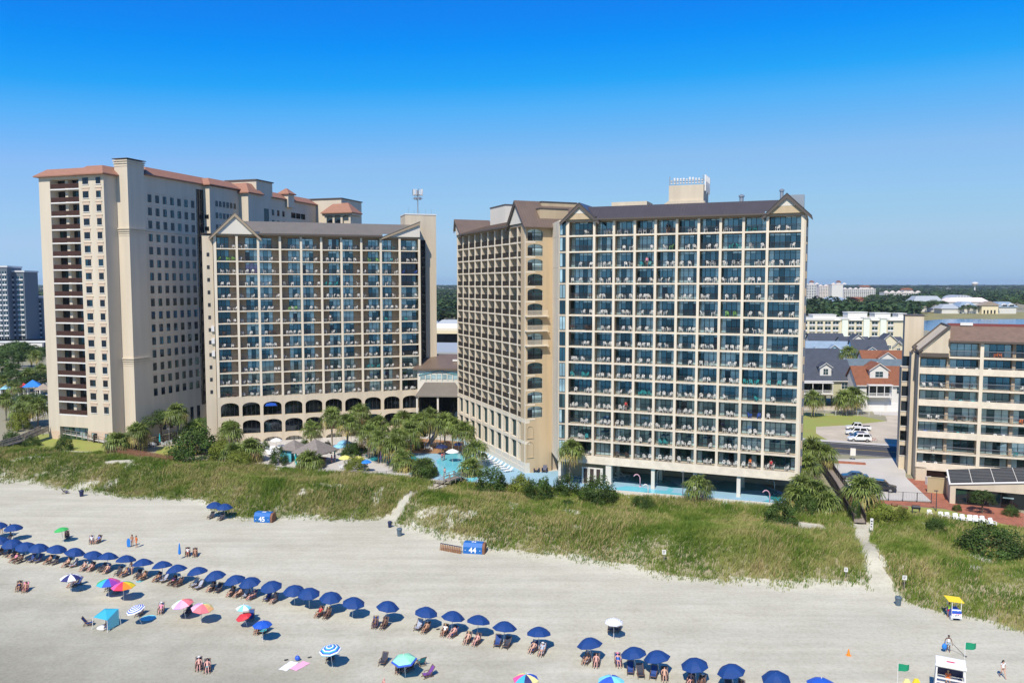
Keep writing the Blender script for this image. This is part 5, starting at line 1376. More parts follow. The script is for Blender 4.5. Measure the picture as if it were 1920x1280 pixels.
house(1552, 702, 16, 10, 9.0, 12.6, R(-8), 'pale blue house with blue grey roof and two white gables', 'wall_blue', 'slate_blue', 0, [], [], None, (), False, [(2, 8.0, 8.8, 11.6), (-5, 4.5, 8.4, 10.6)])
house(1634, 705, 13, 11, 8.4, 13.6, R(-4), 'blue white house with flat dark roof and double porch', 'wall_blue', 'slate', 0, [], [], (-4.5, 3.5, 4.6, 7.4), (), False, [(-.5, 8.2, 8.6, 11.2)])
house(1552, 680, 15, 10, 9.0, 12.8, R(-4), 'dark roofed house topmost of the left house row', 'wall_white', 'slate')
house(1606, 686, 12, 11, 9.4, 12.2, R(-4), 'white house with dark gable facing the beach', 'wall_white', 'slate', 0, [], [], None, (), False, [(0, 9.0, 10.0, 13.6)])
house(1668, 692, 12, 11, 10.0, 13.0, R(-4), 'beige house with steep dark gable beside the stair tower', 'wall_cream', 'slate', 0, [], [], None, (), False, [(-.8, 9.0, 10.6, 14.6), (3.0, 4.6, 9.4, 11.8)])
for i, (px, py, Y, w, d, h, lb, wl_, rf_) in enumerate(((836, 612, 520, 26, 16, 8, 'white roofed house seen in the gap between the hotels', 'wall_white', 'roof_white'), (850, 604, 600, 30, 16, 9, 'pale roofed house farther back in the hotel gap', 'wall_white', 'roof_pale'), (828, 606, 640, 26, 14, 7, 'bluish roofed house at the left of the hotel gap', 'wall_white', 'slate_blue'))):
    p = at(px, 650, SITE); q = atY(px, py, Y)
    r_ = empty('house', (q.x, Y, SITE), R(-5), lb, 'house'); hh = q.z-SITE
    b = MB(); b.box(-w/2, w/2, 0, d, -.1, hh-3, 0); b.build('wall', M[wl_], r_)
    b = MB(); hip(b, -w/2-.6, w/2+.6, -.6, d+.6, hh-3, hh+1.5, 6, 0); b.build('roof', M[rf_], r_)
# parking structure and hall in the gap between the hotels
q = atY(838, 660, 250); r_ = empty('parking_structure', (q.x+2, 250, SITE), R(-8), 'grey parking deck seen in the gap behind the lobby building', 'parking deck')
b = MB(); b.box(-16, 16, 0, 40, -.1, q.z-SITE-4.2, 1); b.box(-16, 16, 0, 40, q.z-SITE-4.2, q.z-SITE-.6, 2); b.box(-16, 16, -.2, 40, q.z-SITE-.6, q.z-SITE, 0); b.build('deck', [M['roof_pale'], M['concrete_pale'], M['pane_black']], r_)
b = MB(); b.box(1, 7, 12, 22, q.z-SITE, q.z-SITE+2.2, 0); b.build('ramp_cover', M['paint_yellow'], r_)
b = MB(); b.tube([(6.2, 8, q.z-SITE), (6.2, 8, q.z-SITE+9)], .12, 6); b.box(5.2, 7.2, 7.9, 8.1, q.z-SITE+8.9, q.z-SITE+9.05); b.build('light_pole', M['metal_grey'], r_)
q = atY(838, 640, 330); r_ = empty('hall', (q.x, 330, SITE), R(-5), 'plain tan hall behind the parking deck between the hotels', 'building')
b = MB(); b.box(-22, 22, 0, 20, -.1, q.z-SITE+.0, 0); b.box(-22, 22, -.1, 0, q.z-SITE-.4, q.z-SITE+3.2, 1); b.box(-22, 22, 0, 20, q.z-SITE, q.z-SITE+4.5, 0); b.build('wall', [M['wall_yellow'], M['pane_black']], r_)

# cream apartments behind the houses
def block(name, loc, ang, w, d, h, label, cat, wall, cols, rows, z0, fh, roof=None, wc=None, balc=True, skipw=None, top=1.0):
    r_ = empty(name, (loc[0], loc[1], SITE), ang, label, cat)
    b = MB(); b.box(-w/2, w/2, 0, d, -.1, h, 0); b.box(-w/2-.4, w/2+.4, -.4, d+.4, h, h+top, 1); b.build('wall', [M[wall], M[roof or wall]], r_)
    n = 0; rest = MB()
    for c in range(cols):
        for k in range(rows):
            x = -w/2+w*(c+.5)/cols; z = z0+fh*k
            if skipw and skipw(c, k): continue
            mb = MB() if n < 100 else rest
            bw = w/cols*(.36 if balc else .22)
            mb.quad((x-bw, -.03, z+.2), (x+bw, -.03, z+.2), (x+bw, -.03, z+fh*.78), (x-bw, -.03, z+fh*.78), 0)
            if balc: mb.box(x-bw, x+bw, -.35, -.04, z, z+fh*.3, 1)
            mb.box(x-.08, x+.08, -.06, -.031, z+.2, z+fh*.78, 1)
            if n < 100: mb.build('balcony_window' if balc else 'window', [M[wc or 'pane_deep'], M['trim_white']], r_)
            n += 1
    if rest.v: tag(rest.build('balcony_window', [M[wc or 'pane_deep'], M['trim_white']], r_), kind='stuff')
    return r_
q = atY(1604, 596, 412)
r_ = block('apartment_building', (q.x, 412), R(-2), 56, 16, q.z-SITE-1.2, 'long cream apartment building behind the stilt houses with white balconies', 'apartment block', 'wall_cream', 14, 6, q.z-SITE-18.6, 2.9, 'roof_white', None, True, lambda c, k: c in (5, 8, 10, 12) )
for x, w_, h_ in ((-5.5, 3.0, 1.4), (5.5, 3.0, 1.9), (14, 3.0, 1.6)):
    b = MB(); b.box(x-w_/2, x+w_/2, -.9, 3, 0, q.z-SITE+h_-2, 0); b.box(x-w_/2-.3, x+w_/2+.3, -1.2, 3.3, q.z-SITE+h_-2, q.z-SITE+h_-1.5, 1); b.build('bay', [M['green_white'], M['roof_white']], r_)
for x0, x1, h_ in ((-2, 8, 2.6), (12, 20, 2.2), (24, 28, 2.0), (-20, -8, 1.3)):
    b = MB(); b.box(x0, x1, 5, 12, q.z-SITE-.4, q.z-SITE+h_, 0); b.box(x0-.3, x1+.3, 4.7, 12.3, q.z-SITE+h_, q.z-SITE+h_+.3, 0); b.build('roof_house', M['roof_white'], r_)
for x0, x1 in ((-11, -8), (-3, 3), (8, 12), (17, 28)):
    b = MB(); b.add([(x0, -1.0, q.z-SITE-1.2), (x1, -1.0, q.z-SITE-1.2), (x1, 2, q.z-SITE+.4), (x0, 2, q.z-SITE+.4)], [(0, 1, 2, 3)]); b.build('eave_roof', M['roof_white'], r_)
# far condominiums on the skyline
for px0, px1, yt, yb, Y, lb, rows, cols, pent in ((1508, 1531, 531, 561, 1700, 'white condominium tower cut by the hotel end wall on the skyline', 9, 5, 1), (1536, 1561, 534, 560, 1750, 'tan and white condominium wing in the middle of the skyline', 9, 8, 0), (1560, 1581, 531, 561, 1730, 'plain windowless condominium end block on the skyline', 0, 0, 1), (1582, 1642, 540, 562, 1780, 'widest white condominium with many bays on the skyline', 7, 16, 1), (1659, 1722, 546, 562, 1500, 'low white resort building with stepped gables beyond the trees', 4, 14, 1)):
    a = atY(px0, yt, Y); c = atY(px1, yt, Y); w = c.x-a.x; hh = a.z-SITE-3
    r_ = block('condominium', ((a.x+c.x)/2, Y), 0, w, 22, hh, lb, 'condominium', 'wall_white' if 'tan' not in lb else 'pinkish', cols, rows, hh*.06, hh*.92/max(1, rows), 'pinkish', None, True)
    if pent:
        b = MB(); b.box(-w*.12+w*.2, w*.12+w*.2, 2, 14, hh, hh+6, 0); hip(b, -w*.15+w*.2, w*.15+w*.2, 0, 16, hh+6, hh+9, 4, 1); b.build('roof_turret', [M['wall_white'], M['rust_roof']], r_)
    b = MB()
    for i in range(int(w/12)+1): x = -w/2+i*12+4; b.prism([(x-4, hh+.9), (x+4, hh+.9), (x, hh+4)], 'y', -.6, 6, 0)
    b.build('gable_row', M['pinkish'], r_)
q = atY(1740, 560, 1350); r_ = empty('long_low_building', (q.x, 1350, SITE), 0, 'long low white building at the edge of the far woods', 'building')
b = MB(); b.box(-32, 38, 0, 18, -.1, 11, 0); b.box(-30, 36, -.1, 0, 7, 8.5, 1); b.build('wall', [M['wall_white'], M['pane_deep']], r_); b = MB(); b.box(-33, 39, -.6, 19, 11, 12, 0); b.build('roof', M['roof_white'], r_)
# low grey and tan roofs in front of the skyline
for px0, px1, y0, y1, Y, lb, rf_ in ((1545, 1600, 560, 566, 1250, 'slate roofed low hall below the skyline condominiums', 'slate_blue'), (1500, 1592, 573, 585, 900, 'long tan roofed low building behind the cream apartments', 'tan_roof'), (1606, 1624, 560, 566, 1200, 'low building with pink red roof among the trees', 'rust_roof')):
    a = atY(px0, y1, Y); c = atY(px1, y1, Y); t = atY(px0, y0, Y+30); w = c.x-a.x
    r_ = empty('low_building', ((a.x+c.x)/2, Y, SITE), 0, lb, 'building'); b = MB(); b.box(-w/2, w/2, 0, 40, -.1, a.z-SITE, 0); b.build('wall', M['wall_white'], r_)
    b = MB(); hip(b, -w/2-1, w/2+1, -1, 42, a.z-SITE, t.z-SITE+3, 16, 0); b.build('roof', M[rf_], r_)
# hall with blue grey roofs on the far lake bank, water tower
q = at(1850, 588, SITE); r_ = empty('lakeside_hall', (q.x, q.y, SITE), R(-3), 'lakeside entertainment hall with blue grey gabled roofs and arched glass roof', 'hall')
b = MB(); b.box(-52, -30, 0, 20, 0, 6, 0); b.box(-32, 34, 0, 24, 0, 8, 0); b.box(-9, 10, -6, 4, 0, 10, 1)
for x in (-6, -2, 2, 6): b.box(x-.9, x+.9, -6.1, -6, .2, 4.5, 2)
b.build('wall', [M['wall_white'], M['wall_yellow'], M['pane_black']], r_)
for x0, x1, z0, z1, y0, mm in ((-54, -30, 6, 11, -1, 'roof_pale'), (-33, -10, 8, 14, -1, 'slate_blue'), (10, 36, 8, 14, -1, 'slate_blue'), (-60, -20, 12, 20, 60, 'roof_pale'), (-22, 30, 13, 18, 50, 'pinkish')):
    b = MB(); hip(b, x0, x1, y0, y0+26, z0, z1, 7, 0)
    if y0 > 10: b.box(x0+1, x1-1, y0+1, y0+25, 0, z0, 1)
    b.build('roof', [M[mm], M['wall_white']], r_)
b = MB(); b.prism([(-12, 9.8), (13, 9.8), (.5, 15)], 'y', -7, 6, 0); b.build('entrance_gable', M['tan_roof'], r_)
for x in (-22, 20, 28):
    b = MB(); b.prism([(x-3.5, 9.5), (x+3.5, 9.5), (x, 12.3)], 'y', -1.2, 8, 0); b.box(x-2.5, x+2.5, -1.3, -1.2, 9.6, 10.6, 1); b.build('dormer', [M['wall_white'], M['pane_deep']], r_)
b = MB(); b.prism([(12+13*math.cos(math.pi*i/14), 15+6*math.sin(math.pi*i/14)) for i in range(15)], 'y', 80, 110, 0)
for i in range(7): b.bar((1+i*3.6, 79.8, 15), (1+i*3.6, 79.8, 15+6*math.sin(math.acos(max(-1, min(1, (-11+i*3.6)/13))))), .4, .5, 1)
b.build('arched_roof', [M['roof_pale'], M['trim_white']], r_)
q = atY(1828, 531, 2600); r_ = empty('water_tower', (q.x, 2600, SITE), 0, 'white water tower bulb rising over the far woods', 'water tower'); zt = q.z-SITE
b = MB(); b.lathe([(2.5, 0), (2.0, zt-14), (3, zt-9), (8.5, zt-5), (10.2, zt-1.5), (9.6, zt+1.5), (6, zt+3.6), (.3, zt+4.4)], 18); b.build('tank', [M['wall_white']], r_)
# grey towers at the far left
for px0, px1, yt, Y, lb, cols in ((-18, 11, 498, 470, 'grey blue apartment tower cut by the frame edge', 3), (12, 43, 507, 478, 'grey tower with stacked white balconies at the far left', 2), (46, 77, 556, 500, 'shorter grey tower with stacked balconies nearest the cream tower', 2)):
    a = atY(px0, yt, Y); c = atY(px1, yt, Y); w = c.x-a.x
    r_ = block('apartment_tower', ((a.x+c.x)/2, Y), R(12), w*1.0, 22, a.z-SITE-1, lb, 'apartment tower', 'grey_blue_wall', cols, int((a.z-SITE)/3)-1, 1.5, 3.0, 'wall_grey')
q = atY(40, 646, 440); r_ = empty('resort_podium', (q.x, 440, SITE), R(8), 'long low parking podium at the foot of the grey towers', 'building')
b = MB(); b.box(-50, 30, 0, 25, -.1, 3.4, 0); b.box(-50, 30, -.2, 0, 3.0, 4.0, 1); b.build('wall', [M['pane_black'], M['wall_grey']], r_)
for i in range(5):
    b = MB(); b.box(-40+i*15, -33+i*15, -3, -.3, -.1, 2.6, 0); b.build('annex', M['wall_white'], r_)
sheet('sand_lot', PX([(-40, 655), (95, 650), (95, 662), (60, 672), (-40, 668)]), SITE+.01, M['lot_sand'])
# ---------------------------------------------------------------- balcony chairs
def chair_mesh(mt):
    mb = MB()
    mb.box(-.25, .25, -.24, .22, .40, .44)
    for x in (-.23, .23):
        mb.bar((x, -.22, 0), (x*.95, -.2, .64), .05, .06); mb.bar((x*1.08, .26, 0), (x*.95, .2, .42), .05, .06)
        mb.bar((x*1.05, -.24, .64), (x*1.02, .24, .66), .07, .04); mb.bar((x, .22, .42), (x*.92, .36, .84), .06, .04)
    for i in range(5):
        x = -.16+.08*i; mb.bar((x, .22, .44), (x*.95, .37, .90-.5*x*x*4), .05, .025)
    mb.bar((-.2, .355, .83), (-.1, .375, .92), .06, .035); mb.bar((-.1, .375, .92), (.1, .375, .92), .06, .035); mb.bar((.1, .375, .92), (.2, .355, .83), .06, .035)
    return mb.mesh('balcony_chair', mt)
CM = {c: chair_mesh(M['plastic_'+c]) for c in ('white', 'teal', 'brown', 'blue', 'green', 'orange')}
CHAIRS.sort(key=lambda t: (t[0]-Vector((0, 0, H))).length+(70 if 'side wing' in t[3] else 0))
for P, a, c, w_, od in CHAIRS[:300]:
    tag(link('balcony_chair', CM[c], None, P, a), f'{c} plastic chair, {od} on its balcony, {w_}', 'chair', 'plastic chairs on the hotel balconies')
mb = MB(); cmats = list(CM); tmpl = {c: (np.array([v.co[:] for v in CM[c].vertices]), [p.vertices[:] for p in CM[c].polygons]) for c in CM}
for P, a, c, w_, od in CHAIRS[300:]:
    V, Fs = tmpl[c]; ca, sa = math.cos(a), math.sin(a)
    mb.add(np.stack([V[:, 0]*ca-V[:, 1]*sa+P.x, V[:, 0]*sa+V[:, 1]*ca+P.y, V[:, 2]+P.z], 1).tolist(), Fs, cmats.index(c))
tag(mb.build('balcony_chairs', [M['plastic_'+c] for c in cmats]), 'white plastic chairs crowding the balconies of the farther facades', 'chairs', kind='stuff')

# ---------------------------------------------------------------- vehicles
mat('paint_white', (.78, .78, .77), .25, coat=.6); mat('paint_black', (.012, .013, .016), .2, coat=.8); mat('paint_navy', (.03, .05, .09), .25, coat=.7)
mat('car_glass', (.012, .015, .018), .06, spec=.8); mat('tyre', (.02, .02, .02), .9); mat('alloy', (.5, .5, .5), .35, metal=.8); mat('lamp_red', (.5, .02, .02), .3); mat('lamp_clear', (.8, .8, .78), .2)
def car(kind, px, py, rz, paint, label, group=None, z=SITE):
    p = at(px, py, z); r_ = empty('parked_car', (p.x, p.y, z), rz, label, 'car' if kind != 'pickup' else 'pickup truck', group)
    Lc, Wc = (5.6, 1.95) if kind == 'pickup' else ((4.9, 1.95) if kind == 'suv' else (4.6, 1.82)); x0 = -Lc/2
    zb, hood, roof = (.45, 1.08, 1.86) if kind != 'sedan' else (.32, .92, 1.44)
    low = [(x0, zb), (x0+Lc, zb), (x0+Lc, hood*.92), (x0+Lc-.1, hood), (x0+1.25, hood), (x0+.25, hood*.86), (x0, hood*.7)]
    if kind == 'pickup': cab = [(x0+1.3, hood), (x0+1.95, roof), (x0+3.4, roof), (x0+3.6, hood)]
    elif kind == 'suv': cab = [(x0+1.25, hood), (x0+2.0, roof), (x0+Lc-.5, roof), (x0+Lc-.12, hood)]
    else: cab = [(x0+1.1, hood), (x0+1.85, roof), (x0+3.2, roof), (x0+3.95, hood)]
    b = MB(); b.prism(low, 'y', -Wc/2, Wc/2, 0)
    n = len(cab); w0, w1 = Wc/2-.06, Wc/2-.24
    vs = [(x, -(w0 if i in (0, 3) else w1), zz) for i, (x, zz) in enumerate(cab)]+[(x, (w0 if i in (0, 3) else w1), zz) for i, (x, zz) in enumerate(cab)]
    b.add(vs, [(3, 2, 1, 0), (4, 5, 6, 7), (0, 1, 5, 4), (1, 2, 6, 5), (2, 3, 7, 6)], 0)
    if kind == 'pickup':
        b.box(x0+3.75, x0+Lc-.15, -Wc/2+.15, Wc/2-.15, hood, hood+.015, 1)
    me = b.build('body', [M[paint], M['tyre']], r_)
    bv = me.modifiers.new('bevel', 'BEVEL'); bv.width = .06; bv.segments = 2; bv.limit_method = 'ANGLE'; bv.angle_limit = R(25)
    q = MB(); e = .012
    def lerp(a, c, t): return tuple(a[i]+(c[i]-a[i])*t for i in range(3))
    for sgn in (0, 4):
        A, Bq, Cq, D = [Vector(v) for v in vs[sgn:sgn+4]]; o = Vector((0, -e if sgn == 0 else e, .004))
        for t0, t1 in ((.06, .47), (.53, .95)):
            q.quad(*[tuple(v+o) for v in (A.lerp(D, t0).lerp(Bq.lerp(Cq, t0), .12), A.lerp(D, t1).lerp(Bq.lerp(Cq, t1), .12), A.lerp(D, t1).lerp(Bq.lerp(Cq, t1), .86), A.lerp(D, t0).lerp(Bq.lerp(Cq, t0), .86))])
    for i0, i1, dx in ((0, 1, -e), (3, 2, e)):
        A, Bq, Cq, D = Vector(vs[i0]), Vector(vs[i1]), Vector(vs[i1+4]), Vector(vs[i0+4]); o = Vector((dx, 0, .01))
        q.quad(*[tuple(v+o) for v in (A.lerp(Bq, .1).lerp(D.lerp(Cq, .1), .06), A.lerp(Bq, .1).lerp(D.lerp(Cq, .1), .94), A.lerp(Bq, .9).lerp(D.lerp(Cq, .9), .92), A.lerp(Bq, .9).lerp(D.lerp(Cq, .9), .08))])
    q.build('window', M['car_glass'], r_)
    rw_ = .38 if kind != 'sedan' else .33
    for wx in (x0+.95, x0+Lc-1.0):
        for sy in (-1, 1):
            w = MB(); y = sy*(Wc/2-.08)
            w.prism([(wx+rw_*math.cos(a), rw_+rw_*math.sin(a)) for a in np.linspace(0, 6.283, 17)[:-1]], 'y', y-.12, y+.12)
            wh = w.build('wheel', M['tyre'], r_)
            m2 = MB(); m2.prism([(wx+rw_*.6*math.cos(a), rw_+rw_*.6*math.sin(a)) for a in np.linspace(0, 6.283, 13)[:-1]], 'y', y+sy*.121-.005, y+sy*.121+.008); m2.build('rim', M['alloy'], wh)
    for sy in (-1, 1):
        h = MB(); h.box(x0-.02, x0+.06, sy*(Wc/2-.35)-.2, sy*(Wc/2-.35)+.2, hood*.62, hood*.74); h.build('headlight', M['lamp_clear'], r_)
        h = MB(); h.box(x0+Lc-.05, x0+Lc+.02, sy*(Wc/2-.22)-.13, sy*(Wc/2-.22)+.13, hood*.66, hood*.86); h.build('taillight', M['lamp_red'], r_)
        h = MB(); h.box(x0+1.5, x0+1.68, sy*(Wc/2+.08)-.1, sy*(Wc/2+.08)+.1, hood+.05, hood+.22); h.build('mirror', M[paint], r_)
    return r_
car('pickup', 1609, 806, R(-14), 'paint_white', 'white pickup truck at the far end of the parked row on grass', 'cars on the grass lot')
car('suv', 1606, 815, R(-14), 'paint_white', 'white estate car second in the parked row on grass', 'cars on the grass lot')
car('sedan', 1612, 820, R(-12), 'paint_navy', 'dark saloon half hidden between two white cars on grass', 'cars on the grass lot')
car('suv', 1611, 827, R(-8), 'paint_white', 'white wagon nearest the road with a bicycle rack behind', 'cars on the grass lot')
car('sedan', 1602, 898, R(-16), 'paint_navy', 'grey blue saloon behind the large shaggy palm', 'cars in the paved lot')
car('suv', 1652, 919, R(152), 'paint_black', 'black car beside the large shaggy palm', 'cars in the paved lot')
car('sedan', 1512, 915, R(-16), 'paint_white', 'white car mostly hidden under the boardwalk palms', 'cars in the paved lot')
p = at(1638, 828, SITE); r_ = empty('bicycle', (p.x, p.y, SITE), R(-10), 'bicycle standing behind the white wagon', 'bicycle')
for x in (-.5, .5):
    w = MB(); w.tube([(x+.33*math.cos(a), 0, .35+.33*math.sin(a)) for a in np.linspace(0, 6.283, 15)], .02, 5); w.build('wheel', M['tyre'], r_)
w = MB(); w.bar((-.5, 0, .35), (-.1, 0, .35), .03); w.bar((-.1, 0, .35), (-.2, 0, .85), .035); w.bar((-.2, 0, .8), (.35, 0, .8), .035); w.bar((-.1, 0, .35), (.35, 0, .8), .035); w.bar((.5, 0, .35), (.36, 0, .95), .03); w.bar((.36, -.25, .98), (.36, .25, .98), .03); w.build('frame', M['plastic_red'], r_)
w = MB(); w.box(-.32, -.1, -.08, .08, .86, .92); w.build('saddle', M['tyre'], r_)

# ---------------------------------------------------------------- timber walks, rails and fences
def walk(name, pts, w, label, cat, mdeck, mrail, rail_h=1.0, post=2.0, pick=False, solid=False, nodeck=False, deck_t=.12):
    """a raised walk along 3-D points with rails on both sides"""
    r_ = empty(name, pts[0], 0, label, cat); o = Vector(pts[0])
    d = MB(); L_ = MB(); Rr = MB()
    pts = [Vector(q)-o for q in pts]
    for a, b in zip(pts, pts[1:]):
        t = (b-a); n = Vector((-t.y, t.x, 0)).normalized()*w/2; ln = t.length
        if not nodeck:
            vs = [a-n, a+n, b+n, b-n]; dn = Vector((0, 0, -deck_t)); d.add([tuple(v) for v in vs]+[tuple(v+dn) for v in vs], [(0, 1, 2, 3), (7, 6, 5, 4), (0, 4, 5, 1), (1, 5, 6, 2), (2, 6, 7, 3), (3, 7, 4, 0)][::1])
        k = max(1, round(ln/post))
        for mb, s in ((L_, 1), (Rr, -1)):
            for i in range(k+1):
                q = a.lerp(b, i/k)+n*s; mb.bar(tuple(q-Vector((0, 0, .5+deck_t))), tuple(q+Vector((0, 0, rail_h))), .11)
            up = Vector((0, 0, rail_h))
            mb.bar(tuple(a+n*s+up), tuple(b+n*s+up), .14, .05)
            for f in ((.12, .35, .58, .8) if solid else (.5,)):
                mb.bar(tuple(a+n*s+up*f), tuple(b+n*s+up*f), .04, .16 if solid else .09)
            if pick:
                m = int(ln/.22)
                for i in range(m): q = a.lerp(b, (i+.5)/m)+n*s; mb.bar(tuple(q+Vector((0, 0, .1))), tuple(q+up), .04)
    if d.v: d.build('deck', M[mdeck], r_)
    L_.build('railing', M[mrail], r_); Rr.build('railing', M[mrail], r_)
    return r_
def P3(px, py, zg, dz=0.0): q = at(px, py, zg+dz); return (q.x, q.y, zg+dz)
walk('boardwalk', [P3(1536, 856, 2, 1.0), P3(1577, 915, 2, 1.0), P3(1603, 960, 2, .8), P3(1612, 978, 2, .2)], 1.7, 'long dark timber boardwalk running from the road towards the beach path', 'boardwalk', 'wood_grey', 'wood_dark', 1.05, 2.0, False, True)
walk('boardwalk', [P3(206, 848, 2, .5), P3(262, 856, 2, .5), P3(318, 866, 2, .3)], 1.6, 'reddish timber beach walkover zigzagging below the tower shrubs', 'boardwalk', 'wood_grey', 'wood_brown', 1.0, 2.0, False, True)
walk('boardwalk', [P3(238, 842, 2, .6), P3(300, 827, 2, .6), P3(385, 806, 2, .6)], 1.7, 'dark brown timber walk leading back along the shaded tower side', 'boardwalk', 'wood_dark', 'wood_dark', 1.0, 2.2, False, True)
walk('access_ramp', [P3(-20, 842, 2, .5), P3(40, 826, 2, 1.2), P3(84, 806, 2, 2.0)], 1.8, 'grey timber ramp climbing from the frame edge to the tower', 'ramp', 'wood_grey', 'wood_grey', 1.0, 2.2, False, True)
walk('access_ramp', [P3(108, 808, 2, 1.4), P3(160, 818, 2, .9), P3(212, 830, 2, .3)], 1.5, 'pale railed ramp descending across the tower front', 'ramp', 'concrete_pale', 'wood_grey', 1.0, 2.0, False, False)
walk('dune_steps', [P3(868, 898, 2, .1), P3(858, 893, 2, 1.5), P3(838, 900, 2, 1.4), P3(818, 912, 1.8, .15)], 1.5, 'grey timber steps crossing the dune to the sand path', 'steps', 'wood_grey', 'wood_grey', .95, 1.4)
def fence(px0, py0, px1, py1, h, label, m, style, zg=SITE, step=2.0):
    a, b = at(px0, py0, zg), at(px1, py1, zg); v = b-a; r_ = empty('fence', a, math.atan2(v.y, v.x), label, 'fence'); L_ = v.length
    n = max(1, round(L_/step))
    for i in range(n+1):
        q = MB(); q.box(L_*i/n-.05, L_*i/n+.05, -.05, .05, -.2, h+.05); q.build('post', M[m], r_)
    q = MB()
    if style == 'board':
        for i in range(int(L_/.2)): q.box(i*.2, i*.2+.185, .055, .08, .05, h-.03*(i % 2))
    else:
        q.bar((0, 0, h), (L_, 0, h), .04); q.bar((0, 0, .12), (L_, 0, .12), .03)
        for i in range(int(L_/.24)): q.bar((i*.24, 0, .1), (i*.24, 0, h), .012)
    q.build('panel', M[m], r_); return r_
fence(176, 830, 240, 816, 1.9, 'dark board fence at the front corner of the tower', 'wood_dark', 'board')
fence(1640, 937, 1746, 943, 1.6, 'thin wire fence between the paved lot and brick path', 'metal_dark', 'wire', step=2.4)
fence(1505, 778, 1650, 780, 1.3, 'low grey fence in front of the stilt houses', 'wall_grey', 'wire', step=3.0)
fence(700, 846, 790, 842, 1.0, 'orange timber rail around the raised courtyard deck', 'wood_orange', 'wire', step=1.8)
fence(655, 893, 742, 893, 1.0, 'pale timber rail along the dune side of the courtyard', 'wood_grey', 'wire', step=1.6)
fence(505, 876, 540, 866, 1.0, 'grey timber rail beside the turquoise hut', 'wood_grey', 'wire', step=1.6)

# ---------------------------------------------------------------- gazebos, sunshades, loungers, lamps
def gazebo(px, py, w, label, hut=False):
    p = at(px, py, SITE); r_ = empty('gazebo', (p.x, p.y, SITE), R(-25), label, 'gazebo')
    b = MB(); s = w/2
    b.add([(-s, -s, 2.5), (s, -s, 2.5), (s, s, 2.5), (-s, s, 2.5), (0, 0, 2.5+w*.36), (-s, -s, 2.35), (s, -s, 2.35), (s, s, 2.35), (-s, s, 2.35)], [(0, 1, 4), (1, 2, 4), (2, 3, 4), (3, 0, 4), (5, 6, 1, 0), (6, 7, 2, 1), (7, 8, 3, 2), (8, 5, 0, 3)])
    b.build('roof', M['shingle_grey'], r_)
    b = MB(); b.blob((0, 0, 2.55+w*.36), .14); b.build('finial', M['wood_grey'], r_)
    for x in (-s*.8, s*.8):
        for y in (-s*.8, s*.8):
            q = MB(); q.box(x-.1, x+.1, y-.1, y+.1, 0, 2.45); q.build('post', M['plastic_teal'], r_)
    if hut:
        q = MB(); q.box(-s*.78, s*.3, -s*.78, -s*.7, 0, 2.3); q.box(-s*.78, -s*.7, -s*.7, s*.7, 0, 2.3); q.build('wall', M['pool_paint'], r_)
    else:
        q = MB(); q.box(-s*.5, s*.5, -s*.3, s*.3, 0, 1.05); q.box(-s*.6, s*.6, -s*.4, s*.4, 1.05, 1.12); q.build('counter', M['wood_brown'], r_)
gazebo(592, 868, 6.6, 'larger gazebo with pyramid grey shingle roof at the pool bar')
gazebo(552, 862, 4.6, 'smaller turquoise walled gazebo behind the larger one', True)
mat('cloth_yellow', (.75, .68, .18), .7); mat('cloth_blue', (.02, .20, .62), .7); mat('cloth_sky', (.25, .55, .75), .7); mat('cloth_violet', (.32, .18, .48), .7); mat('cloth_navy', (.01, .02, .08), .7); mat('cloth_white', (.78, .78, .77), .7)
def canopy_mesh(mats, Rr=1.12, top=2.25, edge=1.78, sides=8, pattern='plain', ring=None, valance=.12):
    mb = MB(); n = sides*(2 if pattern == 'wedge16' else 1); prof = [(0.02, top), (Rr*.35, top-(top-edge)*.16), (Rr*.68, top-(top-edge)*.48), (Rr, edge)]
    for k in range(n):
        a0, a1 = 2*math.pi*k/n+.2, 2*math.pi*(k+1)/n+.2
        for i in range(3):
            (r0, z0), (r1, z1) = prof[i], prof[i+1]
            subs = 1 if ring is None else 3
            for s in range(subs):
                ra, rb = r0+(r1-r0)*s/subs, r0+(r1-r0)*(s+1)/subs; za, zb = z0+(z1-z0)*s/subs, z0+(z1-z0)*(s+1)/subs
                m = (k % len(mats)) if pattern != 'plain' else 0
                if ring == 'stripes': m = (i*3+s) % len(mats)
                if ring == 'edge': m = 1 if (i == 2 and s == 2) else 0
                mb.quad((ra*math.cos(a0), ra*math.sin(a0), za), (rb*math.cos(a0), rb*math.sin(a0), zb), (rb*math.cos(a1), rb*math.sin(a1), zb), (ra*math.cos(a1), ra*math.sin(a1), za), m)
        m = (k % len(mats)) if pattern != 'plain' else (1 if ring == 'edge' else 0)
        mb.quad((Rr*math.cos(a0), Rr*math.sin(a0), edge), (Rr*1.0*math.cos(a0), Rr*math.sin(a0), edge-valance*.5), (Rr*math.cos(a1), Rr*math.sin(a1), edge-valance*.5), (Rr*math.cos(a1), Rr*math.sin(a1), edge), m)
    return mb.mesh('canopy', mats)
def pole_mesh(top=2.25, m='trim_white'):
    mb = MB(); mb.tube([(0, 0, -.3), (0, 0, top+.12)], .03, 6); mb.blob((0, 0, top+.12), .05, 0, 6, 4); return mb.mesh('pole', M[m])
PM_ = pole_mesh()
